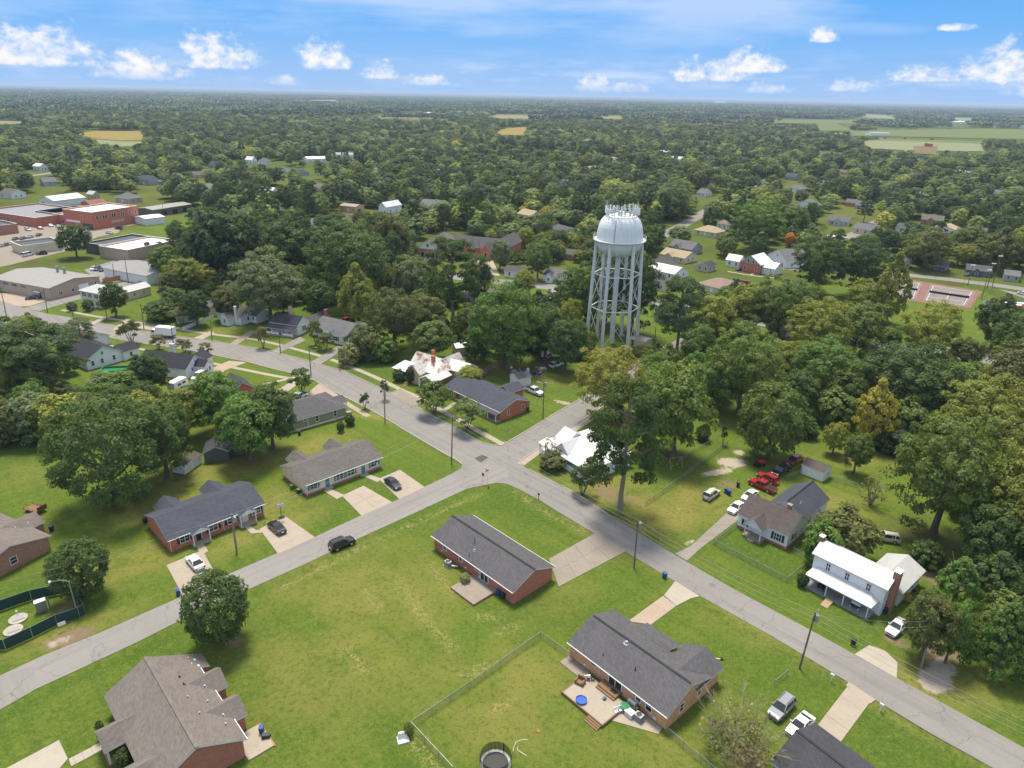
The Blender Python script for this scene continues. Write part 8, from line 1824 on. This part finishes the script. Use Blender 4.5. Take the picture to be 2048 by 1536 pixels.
T_('pine', 905, 652, 476, 122, 'dark', 'dark pine in front of the church'); T_('oak', 955, 610, 510, 70, 'dark', 'round dark tree right of the church pine'); T_('wide', 790, 700, 578, 120, 'olive', 'olive-brown tree behind the rusty-roofed house'); T_('oak', 855, 680, 590, 90, 'olive', 'olive tree right of the olive-brown one'); T_('oak', 822, 610, 513, 74, 'grey', 'pale grey-green tree below the church steps'); T_('oak', 868, 722, 640, 100, 'mid', 'grey-green tree directly behind the rusty roofs'); T_('wide', 1005, 735, 562, 168, 'green', 'big green tree left of the tower, above the grey board fence', .8); T_('oak', 940, 690, 610, 60, 'olive', 'thin olive tree left of the big green one'); T_('bush', 700, 728, 684, 50, 'pale', 'pale feathery shrub beside the drive at the bend'); T_('bush', 735, 718, 648, 76, 'olive', 'rounded olive shrub mass right of the pale shrub'); T_('bush', 768, 722, 670, 60, 'green', 'green shrub left of the rusty-roofed house'); T_('bush', 718, 724, 706, 18, 'dark', 'small dark bush on the lawn left of the old house'); T_('bush', 738, 722, 703, 26, 'light', 'spiky pale plant on the lawn left of the old house')
T_('bush', 798, 762, 738, 26, 'deep', 'dark bush at the sunroom corner of the old house'); T_('bush', 822, 766, 730, 20, 'deep', 'dark columnar bush before the old house porch'); T_('oak', 938, 776, 733, 62, 'yg', 'yellow-green tree between the old house and the corner ranch house'); T_('bush', 925, 800, 778, 26, 'dark', 'dark shrub at the porch of the corner ranch house'); T_('oak', 1090, 720, 610, 100, 'dark', 'dark tree left of the tower legs'); T_('oak', 1130, 745, 640, 90, 'dark', 'dark tree at the left foot of the tower'); T_('oak', 1133, 700, 600, 60, 'yg', 'lighter tree behind the dark ones left of the tower'); T_('wide', 1155, 660, 525, 110, 'dark', 'dark oak behind the left tower legs'); T_('wide', 1262, 668, 500, 110, 'deep', 'very dark tree mass seen through the tower legs', .8); T_('oak', 1210, 650, 530, 90, 'deep', 'dark tree right behind the tower riser'); T_('oak', 1048, 600, 540, 50, 'yg', 'small yellow-green tree by the cross street'); T_('oak', 1075, 560, 488, 55, 'mid', 'green tree between the white houses left of the tower'); T_('oak', 1000, 540, 480, 46, 'grey', 'grey-green tree beside the church drive')
T_('wide', 1215, 838, 692, 148, (.26, .255, .055), 'yellowish tree in front of the tower foot', .8); T_('pine', 1240, 1026, 768, 178, 'dark', 'tall pine with bare grey trunk on the corner lawn', .35); T_('oak', 1345, 915, 730, 150, 'light', 'light green tree right of the tall pine'); T_('oak', 1300, 900, 760, 110, 'dark', 'dark tree between the tall pine and the light green tree'); T_('crepe', 1165, 990, 930, 60, 'dark', 'slender dark tree left of the pine trunk'); T_('dense', 1535, 915, 770, 132, 'mid', 'rounded green tree above the worn yard'); T_('wide', 1475, 830, 655, 165, 'light', 'light green spreading tree up the slope of crowns'); T_('pine', 1352, 712, 555, 115, 'pine', 'tall pine right of the lamp pole with dark bare trunk'); T_('bush', 1405, 880, 850, 32, 'deep', 'dark rounded bush by the long fence'); T_('crepe', 1445, 890, 853, 14, 'deep', 'slim dark shrub by the long fence')
for a in [('oak', 1425, 695, 590, 105, 'yg', 'yellowish tree right of the lamp-side pine'), ('wide', 1550, 690, 548, 140, 'mid', 'broad grey-green tree below the brick and white house'), ('oak', 1490, 670, 570, 95, 'yg', 'yellow-green tree below the red van'), ('wide', 1625, 730, 595, 135, 'yg', 'yellow-green broad tree right of the hidden stone house'), ('oak', 1705, 712, 605, 120, 'light', 'light tree left of the transformer pole top'), ('wide', 1640, 800, 675, 165, 'green', 'fresh green tree mass above the golden tree'), ('wide', 1800, 840, 685, 200, 'dark', 'big dark tree right of the golden tree'), ('wide', 1850, 730, 602, 130, 'yg', 'yellow-green tree in front of the tennis courts'), ('tall', 1770, 648, 506, 80, 'yg', 'tall pointed yellow-green tree left of the tennis courts'), ('wide', 1630, 590, 462, 115, 'dark', 'dark oak left of the parking gap'), ('wide', 1712, 595, 478, 110, 'deep', 'very dark oak right of the parking gap'), ('tall', 1737, 890, 760, 90, 'gold', 'golden yellow tree standing out above the back lawn'), ('oak', 1665, 908, 846, 54, 'yg', 'small yellowish tree left of the golden tree foot'), ('oak', 1706, 948, 866, 64, 'mid', 'small green tree below the golden tree'),
          ('wide', 1865, 1075, 825, 225, 'light', 'huge light green tree behind the farmhouse', .8), ('wide', 1995, 1110, 885, 210, 'yg', 'huge yellow-green tree at the right edge', .8), ('wide', 1955, 935, 755, 200, 'yg', 'large yellowish tree above the huge right-hand ones'), ('oak', 2010, 850, 690, 150, 'olive', 'olive tree at the right edge below the road gap'), ('wide', 2030, 760, 620, 130, 'dark', 'dark tree at the right edge above the road gap'), ('oak', 1900, 850, 730, 130, 'mid', 'green tree behind the big dark one on the right'), ('oak', 1960, 1150, 1010, 130, 'dark', 'dark tree under the huge right-hand crowns'), ('oak', 2040, 1180, 1040, 140, 'dark', 'dark tree at the right edge above the conifers'), ('cone', 1895, 1240, 1118, 120, 'green', 'bright green conifer left of the other near the farmhouse', .6), ('cone', 1985, 1345, 1208, 125, 'green', 'bright green conifer nearest the lower right corner', .6), ('oak', 1840, 1318, 1192, 105, 'olive', 'olive-green tree over the white car by the farmhouse', .6), ('oak', 1890, 1325, 1205, 80, 'green', 'green tree between the brownish one and the conifer', .6), ('oak', 2050, 1330, 1180, 110, 'dark', 'dark tree cut by the right edge beside the near conifer', .8), ('bush', 1680, 1105, 1015, 130, 'olive', 'olive thicket between bungalow and farmhouse', .7), ('bush', 1635, 1130, 1040, 80, 'green', 'green shrub at the left end of the farmhouse', .7), ('wispy', 1740, 1010, 950, 56, 'brown', 'half-bare brown shrub behind the bungalow', .5), ('bush', 1603, 1172, 1144, 24, 'deep', 'small dark bush at the farmhouse porch end', .4),
          ('crepe', 868, 828, 766, 82, 'mid', 'spreading street tree left of the pair before the corner ranch house', .5), ('crepe', 935, 860, 803, 76, 'mid', 'spreading street tree right of the pair before the corner ranch house', .5), ('crepe', 605, 788, 740, 50, 'dark', 'small magnolia-like tree at the end of the near sidewalk', .3), ('crepe', 730, 818, 786, 22, 'dark', 'tiny street tree on the near verge', .3), ('crepe', 770, 800, 760, 20, 'deep', 'small dark tree behind the roadside pole', .3), ('crepe', 264, 688, 640, 48, 'olive', 'thin olive street tree on the near verge by the box truck', .3), ('crepe', 318, 700, 670, 34, 'brown', 'brownish street tree left of the box truck pole', .3), ('crepe', 370, 706, 678, 36, 'brown', 'brownish street tree right of the box truck pole', .3), ('crepe', 413, 716, 687, 32, 'brown', 'rounded brownish street tree before the pink drive', .3), ('crepe', 527, 696, 654, 32, 'brown', 'brown-tinged street tree on the far verge before the porch house', .3), ('crepe', 632, 690, 640, 36, 'olive', 'thin tree before the grey-roofed white house', .3), ('crepe', 652, 700, 668, 40, 'olive', 'low olive tree at the drive of the grey-roofed house', .3), ('bush', 700, 850, 826, 22, 'deep', 'dark round bush at the green bungalow corner', .4), ('bush', 682, 864, 842, 16, 'deep', 'smaller dark bush by the green bungalow wall', .4), ('bush', 230, 1508, 1478, 34, 'green', 'round green shrub beside the porch of the lower left house', .5), ('bush', 248, 1530, 1500, 32, 'dark', 'dark shrub below the round one at the lower left house', .5), ('bush', 205, 1478, 1440, 18, 'dark', 'thin shrub left of the lower left porch', .5), ('bush', 930, 1165, 1146, 24, 'pale', 'pale shrub beside the raised patio', .5), ('bush', 817, 1470, 1444, 20, 'yg', 'yellow-green shrub at the back fence corner', .5), ('bush', 1105, 935, 905, 60, 'olive', 'olive hedge before the white cottage porch', .5), ('wispy', 1100, 925, 872, 44, 'brown', 'bare-branched small tree at the cottage corner', .3), ('bush', 585, 805, 788, 40, 'deep', 'dark hedge behind the white pickup at the green bungalow', .5), ('bush', 1290, 715, 690, 50, 'yg', 'low yellow-green shrub by the tower street', .5), ('bush', 1160, 715, 680, 60, 'dark', 'dark undergrowth at the tower foot left', .8), ('bush', 1935, 690, 672, 14, 'mid', 'lone small shrub on the park lawn', .3), ('tall', 1415, 460, 415, 30, 'deep', 'dark rounded tree beside the cream hip-roofed house'), ('wide', 1510, 500, 395, 120, 'green', 'large green tree above the brick and white house'), ('oak', 1575, 480, 410, 70, 'mid', 'green tree behind the white two-storey house'), ('wide', 1345, 440, 355, 80, 'grey', 'grey-green bare-limbed tree at the street behind the tank'), ('oak', 1578, 494, 466, 24, 'orange', 'orange-leaved small tree beside the white two-storey house'), ('wide', 1850, 540, 455, 95, 'olive', 'olive street oak in front of the brown brick house'), ('tall', 1990, 545, 455, 80, 'olive', 'tall pale-limbed tree behind the court lights'), ('oak', 2035, 540, 455, 70, 'yg', 'yellowish tree at the right edge behind the courts'), ('oak', 1930, 520, 450, 70, 'mid', 'green tree above the carport house'), ('oak', 1760, 800, 700, 110, 'dark', 'dark tree between the fresh green mass and the big dark one'), ('oak', 1590, 830, 740, 90, 'dark', 'dark tree behind the rounded green tree'), ('oak', 1420, 820, 720, 90, 'green', 'green tree left of the spreading light one'), ('bush', 1780, 900, 850, 90, 'deep', 'dark undergrowth behind the golden tree', .9), ('bush', 1600, 868, 830, 70, 'deep', 'dark undergrowth right of the rounded green tree', .9), ('bush', 1850, 1130, 1080, 70, 'dark', 'dark shrubs behind the farmhouse wing', .9), ('bush', 1930, 1290, 1240, 60, 'dark', 'dark undergrowth between the two conifers', .9), ('oak', 1980, 700, 590, 90, 'dark', 'dark tree right of the park lawn'), ('wide', 2060, 690, 590, 100, 'mid', 'green tree cut by the right edge beside the park lawn'), ('oak', 1560, 760, 680, 90, 'yg', 'yellowish crown between the light spreading tree and the fresh green mass'), ('oak', 1390, 740, 650, 80, 'mid', 'green crown right of the tower street'), ('oak', 1690, 830, 740, 90, 'mid', 'green crown just left of the golden tree'), ('oak', 1720, 640, 560, 80, 'yg', 'yellowish crown at the foot of the tall pointed tree'), ('oak', 1590, 640, 570, 70, 'mid', 'green crown below the dark oak at the parking gap'), ('oak', 1480, 720, 640, 70, 'mid', 'green crown above the spreading light tree')]: T_(*a)
def in_poly(x, y, poly):
    c = False; n = len(poly)
    for i in range(n):
        x0, y0 = poly[i]; x1, y1 = poly[i - 1]
        if (y0 > y) != (y1 > y) and x < (x1 - x0) * (y - y0) / (y1 - y0) + x0: c = not c
    return c
FILL = [[(1300, 700), (1420, 600), (1600, 590), (1760, 660), (1890, 735), (2060, 790), (2060, 1180), (1930, 1130), (1870, 1050), (1800, 880), (1650, 850), (1590, 850), (1440, 800), (1400, 830), (1300, 870)],
        [(-40, 720), (60, 660), (160, 760), (260, 780), (350, 800), (440, 830), (340, 880), (120, 885), (-40, 885)], [(610, 570), (800, 560), (960, 600), (1180, 600), (1180, 700), (1040, 730), (960, 720), (860, 690), (780, 650), (700, 600)], [(1910, 1130), (2060, 1180), (2060, 1320), (2000, 1330), (1930, 1240)], [(560, 450), (640, 455), (820, 440), (830, 560), (640, 575)], [(900, 455), (1180, 440), (1195, 530), (1010, 535), (960, 470)], [(340, 560), (420, 480), (600, 480), (640, 560), (560, 640), (440, 610)]]
def fill():
    q = random.Random(4)
    for poly in FILL:
        n = 0
        x0, x1, y0, y1 = min(p[0] for p in poly), max(p[0] for p in poly), min(p[1] for p in poly), max(p[1] for p in poly)
        for _ in range(900):
            px, py = q.uniform(x0, x1), q.uniform(y0, y1)
            if not in_poly(px, py, poly): continue
            b = G(px, py); w = q.uniform(6, 11)
            if any(math.hypot(b.x - a, b.y - c) < (r + w / 2) * .62 for a, c, r in TREES): continue
            if any(math.hypot(b.x - hx, b.y - hy) < hr + w * .3 for hx, hy, hr, *_ in HOUSES): continue
            h_ = w * q.uniform(.8, 1.15); d = proj(b.x, b.y, 0)[2]; yt = proj(b.x, b.y, h_)[1]; hw = w * .45 * FOC / d
            if any(dd > d + 3 and px + hw > a + (c - a) * .1 and px - hw < c - (c - a) * .1 and yt < bb + (e - bb) * .6 and py > bb for a, bb, c, e, dd in PROTECT): continue
            TREES.append((b.x, b.y, w / 2)); AUTO0.append((q.choice(['oak', 'wide', 'oak', 'bush', 'tall']), b.x, b.y, w, h_))
AUTO0 = []
def bare_shrub():
    b = G(1470, 1500); t = thing('bare_tree', 'twiggy half-dead shrub with pale bare branches beside the silver off-road car', 'tree', b); t.scale = (1.65, 1.65, 1.5)
    g = random.Random(11); m = MB()
    def grow(p, d, L, r, n):
        q = p + d * L; m.cyl(p, q, r, r * .6, 5 if n > 2 else 3, cap=False)
        if n == 0: return
        for k in range(3 if n > 1 else 4):
            e = (d + Vector((g.gauss(0, .45), g.gauss(0, .45), g.gauss(.10, .28)))).normalized(); grow(q if k else p.lerp(q, .7), e, L * g.uniform(.62, .85), r * .58, n - 1)
    for k in range(9):
        a = k * .7; grow(Vector((.3 * math.cos(a), .3 * math.sin(a), 0)), Vector((math.cos(a) * .75, math.sin(a) * .75, 1)).normalized(), 1.7, .06, 4)
    m.build('branches', 'bare_twig', t)
    cl = crown_clumps('bush', 3)
    o = put('leaves', leaf_mesh('leaves', [c for i, c in enumerate(cl) if i % 2], 10, .04, 5), t); o.scale = (6.6, 6.6, 4.6); o.color = (.22, .19, .08, 1)
    o = put('undergrowth', leaf_mesh('undergrowth', [(x * .8, y * .8, z * .45, r) for x, y, z, r in cl[:30]], 22, .04, 6), t); o.scale = (6.6, 6.6, 4.6); o.color = (.13, .14, .055, 1)
bare_shrub()

# ------------------------------------------------------------------ the town's trees between the houses, and the woods beyond
CLEAR = [  # stretches of open ground, given on the photo
 [(-60, 400), (150, 382), (300, 392), (400, 420), (450, 440), (400, 482), (335, 495), (330, 560), (300, 640), (-60, 640)],
 [(560, 470), (620, 445), (620, 470), (580, 490)], [(815, 520), (850, 470), (900, 470), (900, 520), (960, 560), (820, 560)], [(930, 560), (960, 490), (1000, 470), (1010, 490), (975, 560)],
 [(1300, 480), (1440, 385), (1480, 385), (1420, 440), (1345, 490)], [(1440, 590), (1440, 545), (1560, 550), (1560, 590)], [(1640, 545), (1800, 535), (2060, 560), (2060, 680), (1900, 720), (1700, 690)],
 [(1590, 495), (1680, 470), (1760, 430), (1780, 440), (1690, 490)], [(1720, 560), (1800, 545), (1800, 600)], [(-40, 352), (115, 340), (115, 362), (-40, 372)], [(1550, 398), (1760, 398), (1760, 450), (1640, 480), (1550, 470)] if 0 else [(1640, 430), (1760, 400), (1760, 420), (1680, 470)],
 [(960, 400), (1000, 400), (1000, 420), (960, 425)], [(1245, 368), (1310, 340), (1320, 345), (1265, 372)], [(820, 345), (900, 345), (900, 352), (820, 352)], [(1000, 600), (1000, 530), (1190, 550), (1190, 600)], [(1860, 340), (1970, 338), (1980, 362), (1860, 365)], [(1625, 305), (1700, 305), (1690, 330), (1625, 328)],
 [(600, 426), (1000, 426), (1000, 440), (600, 440)] if 0 else [(640, 438), (660, 438), (660, 448), (640, 448)]] + [f for _, f in FIELDS]
CL_BB = [(min(p[0] for p in c), min(p[1] for p in c), max(p[0] for p in c), max(p[1] for p in c), c) for c in CLEAR]
GLADES = []
for hx, hy, hr, *_ in HOUSES:
    if hy > 330:
        u = Vector((hx, hy)).normalized(); k = min(110, hy * .1)
        for f in (.2, .6, 1): GLADES.append((hx - u.x * k * f, hy - u.y * k * f, (12 + k * .05) ** 2))
FL_BB = CL_BB[-len(FIELDS):]
KEYP = [(*p_, 0 if any(abs(p_[0] - q) < 60 and 440 < p_[1] < 520 for q in (840,)) else 1) for p_ in PROTECT]
def blocked(X, Y, w, h_):
    px, py, d = proj(X, Y, 0)
    for a, b, c, e, poly in CL_BB:
        if a <= px <= c and b <= py <= e and in_poly(px, py, poly): return True
    for cx, cy, r2 in GLADES:
        if (X - cx) ** 2 + (Y - cy) ** 2 < r2: return True
    for hx, hy, hr, *_ in HOUSES:
        if abs(X - hx) < hr + w * .35 and abs(Y - hy) < hr + w * .35: return True
    yt_ = proj(X, Y, h_)[1]
    for a, b, c, e, poly in FL_BB:
        if a - 15 <= px <= c + 15 and yt_ < e and py > b and any(in_poly(px + u, yt_ + (py - yt_) * f, poly) for f in (.12, .4, .7) for u in (-5, 0, 5)): return True
    x0, x1 = px - w * .45 * FOC / d, px + w * .45 * FOC / d; yt = proj(X, Y, h_)[1]
    for a, b, c, e, dd, k_ in KEYP:
        if d + 4 < dd < d + (42 if k_ else 120) and x1 > a + (c - a) * .2 and x0 < c - (c - a) * .2 and yt < b + (e - b) * .55 and py > b: return True
    return False
g = random.Random(21)
AUTO = []
def field_noise(x, y): return math.sin(x * .013 + 1.3) * math.sin(y * .011 + .4) + .6 * math.sin(x * .031 + y * .017) + .4 * math.sin(y * .043 - x * .023 + 2)
Yy = 236.0
while Yy < 2100:
    step = 9.5 + max(0, (Yy - 500)) * .006
    half = Yy * .80 + 40
    x = -half + g.uniform(0, step)
    while x < half:
        X = x + g.uniform(-.45, .45) * step; Y = Yy + g.uniform(-.45, .45) * step; x += step
        px, py, d = proj(X, Y, 0)
        if py > 566 or px < -130 or px > 2180: continue
        thr = -.78
        if field_noise(X, Y) < thr + g.uniform(-.25, .25): continue
        kind = 'pine' if g.random() < (.28 if field_noise(X * .5, Y * .5 + 300) < .2 else .55) else g.choice(['oak', 'oak', 'wide', 'tall', 'oak'])
        sc = 1 + max(0, Y - 500) * .00035
        w, h_ = (g.uniform(8, 13) * sc, g.uniform(14, 20)) if kind == 'pine' else (g.uniform(10, 18) * sc, g.uniform(9, 16))
        if Y < 420 and any((X - a) ** 2 + (Y - c) ** 2 < ((r + w / 2) * .7) ** 2 for a, c, r in TREES): continue
        for k_ in (1, .62, .42):
            if not blocked(X, Y, w * k_, h_ * k_): break
        else: continue
        w *= k_; h_ *= k_
        if k_ < .9 and kind == 'pine': kind = 'oak'; w *= 1.15
        AUTO.append((d, kind, X, Y, w, h_, px))
    Yy += step * .9
AUTO.sort()
STOP = {'with', 'and', 'of', 'the', 'a', 'by', 'right', 'left', 'in', 'on', 'to', 'its', 'among', 'behind', 'beside', 'near', 'at', 'between', 'below', 'above', 'from', 'half', 'dark', 'white', 'beyond', 'just', 'small'}
LABS = []
def auto_label(X, Y, tone, what):
    hx, hy, hr, hz, root, e_ = min(HOUSES, key=lambda q: (q[0] - X) ** 2 + (q[1] - Y) ** 2)
    wd_ = root['label'].split()[:7]
    while wd_[-1] in STOP: wd_.pop()
    c = Vector((hx, hy)).normalized(); dv = Vector((X - hx, Y - hy)); along = dv.dot(c); side = dv.x * c.y - dv.y * c.x
    rel = ('behind' if along > 0 else 'in front of') if abs(along) > abs(side) else ('right of' if side > 0 else 'left of')
    return f"{tone} {what} {rel} the {' '.join(wd_)}"
CNT = defaultdict(int); REST = []; PLANTS = []
TONE = {'pine': 'grey-green', 'deep': 'blackish', 'dark': 'dark green', 'mid': 'mid-green', 'green': 'fresh green', 'light': 'light green', 'olive': 'olive', 'yg': 'yellow-green', 'gold': 'golden'}
def pick_col(kind):
    r_ = g.random()
    if kind == 'pine': return 'pine' if r_ < .6 else 'deep'
    return 'dark' if r_ < .34 else 'mid' if r_ < .6 else 'green' if r_ < .72 else 'light' if r_ < .83 else 'olive' if r_ < .90 else 'yg' if r_ < .985 else 'gold'
fill()
for kind, X, Y, w, h_ in AUTO0: PLANTS.append((kind, X, Y, w, h_, pick_col(kind), .7))
for d, kind, X, Y, w, h_, px in AUTO:
    key = 'pine' if kind == 'pine' else 'leaf'
    if CNT[key] < (150 if key == 'pine' else 120) and -60 < px < 2110:
        CNT[key] += 1; PLANTS.append((kind, X, Y, w, h_, pick_col(kind), 0))
    else: REST.append((kind, X, Y, w, h_))
LB = defaultdict(list)
for p_ in PLANTS:
    what = {'pine': 'pine', 'tall': 'pointed tree', 'bush': 'thicket', 'wide': 'spreading tree'}.get(p_[0], 'rounded tree')
    LB[auto_label(p_[1], p_[2], TONE[p_[5]], what)].append(p_)
for lab, ps in LB.items():
    ps.sort(key=lambda q: -q[4])
    for i, (kind, X, Y, w, h_, col, lit) in enumerate(ps):
        l2 = lab if len(ps) == 1 else ('taller ' if i == 0 else 'lower ') + lab if len(ps) == 2 else lab
        plant(kind, X, Y, w, h_, col, l2, 'trees between the houses' if len(ps) < 3 else lab, litter=lit)
# woods that no one could count: instanced crowns
def scatter(name, pts, me_src, mat, rs):
    """pts: (x, y, z, sx, sz, rot)"""
    me = bpy.data.meshes.new(name); a = np.array(pts, dtype=np.float32)
    me.vertices.add(len(a)); me.vertices.foreach_set('co', a[:, :3].ravel())
    at = me.attributes.new('size', 'FLOAT_VECTOR', 'POINT'); at.data.foreach_set('vector', np.stack([a[:, 3], a[:, 3], a[:, 4]], -1).ravel())
    at = me.attributes.new('turn', 'FLOAT_VECTOR', 'POINT'); at.data.foreach_set('vector', np.stack([a[:, 5] * 0, a[:, 5] * 0, a[:, 5]], -1).ravel())
    o = put(name, me); kindof(o, 'stuff')
    ng = bpy.data.node_groups.new(name, 'GeometryNodeTree')
    ng.interface.new_socket('Geometry', in_out='INPUT', socket_type='NodeSocketGeometry'); ng.interface.new_socket('Geometry', in_out='OUTPUT', socket_type='NodeSocketGeometry')
    N = ng.nodes; gi = N.new('NodeGroupInput'); go = N.new('NodeGroupOutput'); ip = N.new('GeometryNodeInstanceOnPoints'); oi = N.new('GeometryNodeObjectInfo'); sm = N.new('GeometryNodeSetMaterial')
    oi.inputs['Object'].default_value = me_src; oi.transform_space = 'ORIGINAL'
    if 'As Instance' in oi.inputs: oi.inputs['As Instance'].default_value = False
    sm.inputs['Material'].default_value = MATS[mat]
    s_ = N.new('GeometryNodeInputNamedAttribute'); s_.data_type = 'FLOAT_VECTOR'; s_.inputs['Name'].default_value = 'size'
    r_ = N.new('GeometryNodeInputNamedAttribute'); r_.data_type = 'FLOAT_VECTOR'; r_.inputs['Name'].default_value = 'turn'
    L = ng.links
    L.new(gi.outputs[0], ip.inputs['Points']); L.new(oi.outputs['Geometry'], sm.inputs[0]); L.new(sm.outputs[0], ip.inputs['Instance'])
    L.new(s_.outputs['Attribute'], ip.inputs['Scale']); L.new(r_.outputs['Attribute'], ip.inputs['Rotation']); L.new(ip.outputs[0], go.inputs[0])
    md = o.modifiers.new('scatter', 'NODES'); md.node_group = ng
    return o
crowns_by = defaultdict(list)
for o in list(COL.objects):
    if o.name.split('.')[0] == 'crown': crowns_by[o.data.name].append(o)
src = {}
for kind in ('oak', 'wide', 'tall', 'pine'):
    for s in range(NSEED[kind]):
        if ('crown', kind, s) in CACHE:
            l_ = crowns_by.get(CACHE[('crown', kind, s)].name)
            if l_: src[(kind, s)] = l_[0]
bk = defaultdict(list)
for kind, X, Y, w, h_ in REST:
    ks = [k for k in src if k[0] == kind]; bk[g.choice(ks)].append((X, Y, 0, w, h_, g.uniform(0, 6.28)))
for k, pts in bk.items(): scatter('distant_pines' if k[0] == 'pine' else 'distant_trees', pts, src[k], 'far_needles' if k[0] == 'pine' else 'far_leaves', 1)
# the woods out to the horizon: patches of small crowns
def patch_mesh(seed, n=110, size=130):
    q = random.Random(seed); cl = []
    for i in range(n):
        x, y = q.uniform(-.5, .5) * size, q.uniform(-.5, .5) * size; r = q.uniform(4.5, 8.5); h_ = q.uniform(9, 18)
        cl.append((x, y, h_ - r * .5, r))
    return cl
wood_src = []
for k in range(3):
    me = leaf_mesh('wood_patch', patch_mesh(k), 34, 5.2, k, up=.5, mat='wood_leaves', flat=.9, whole=0)
    o = put('wood_patch', me, None, (-900 + 420 * k + 160, 2140 + 60 * k, 0)); kindof(o, 'stuff'); wood_src.append(o)
pt = [[], [], []]
Yy = 2060.0
while Yy < 9500:
    st = 95 + max(0, Yy - 2200) * .012; x = -Yy * .82
    while x < Yy * .82:
        X, Y = x + g.uniform(-.3, .3) * st, Yy + g.uniform(-.3, .3) * st; x += st
        px, py, d = proj(X, Y, 0)
        kk = 2200 / d
        if any(a - 40 <= px <= c + 40 and b - 2 <= py <= e + 20 and any(in_poly(px + ux * kk, py - uy * kk, poly) for ux in (-26, 0, 26) for uy in (-3, 1, 6, 11)) for a, b, c, e, poly in CL_BB): continue
        if any(dd > d and a - 4 < px < c + 4 and b - 2 < py < e + 10 for a, b, c, e, dd in PROTECT): continue
        s_ = st / 95 * g.uniform(.9, 1.15); pt[g.randrange(3)].append((X, Y, 0, s_, g.uniform(.8, 1.25), g.uniform(0, 6.28)))
    Yy += st * .92
for k in range(3): scatter('distant_woods', pt[k], wood_src[k], 'wood_leaves', k)
# beyond that only the closed canopy
def canopy():
    k = NB('canopy'); v = k.pos(); f = k.noise(v, .012, 6, .7); h_ = k.noise(v, .0016, 5, .6)
    k.color(k.mix(f, k.mix(h_, (.018, .030, .014), (.03, .045, .02)), (.05, .065, .028))); k.rough(1); k.bump(f, 1, 6)
    xs = np.linspace(-62000, 62000, 60); ys = np.concatenate([np.linspace(9300, 20000, 24), np.linspace(22000, 62000, 16)])
    vs_ = [(x, y, 13 if j else 0) for j, y in enumerate(ys) for x in xs]; n = len(xs)
    fs = [(j * n + i, j * n + i + 1, (j + 1) * n + i + 1, (j + 1) * n + i) for j in range(len(ys) - 1) for i in range(n - 1)]
    me = bpy.data.meshes.new('forest'); me.from_pydata(vs_, [], fs); me.materials.append(MATS['canopy']); kindof(put('forest', me), 'structure')
canopy()
finish_ground()
def haze():
    m = bpy.data.materials.new('haze'); nt = nodes_of(m); out = nt.nodes.new('ShaderNodeOutputMaterial'); v = nt.nodes.new('ShaderNodeVolumePrincipled')
    v.inputs['Color'].default_value = (.62, .79, 1.0, 1); v.inputs['Density'].default_value = HAZE; v.inputs['Anisotropy'].default_value = 0
    nt.links.new(v.outputs[0], out.inputs['Volume']); MATS['haze'] = m
    o = MB().box(-71000, -71000, -2, 71000, 71000, 82).build('haze', 'haze'); kindof(o, 'stuff')
HAZE = .00008
haze()
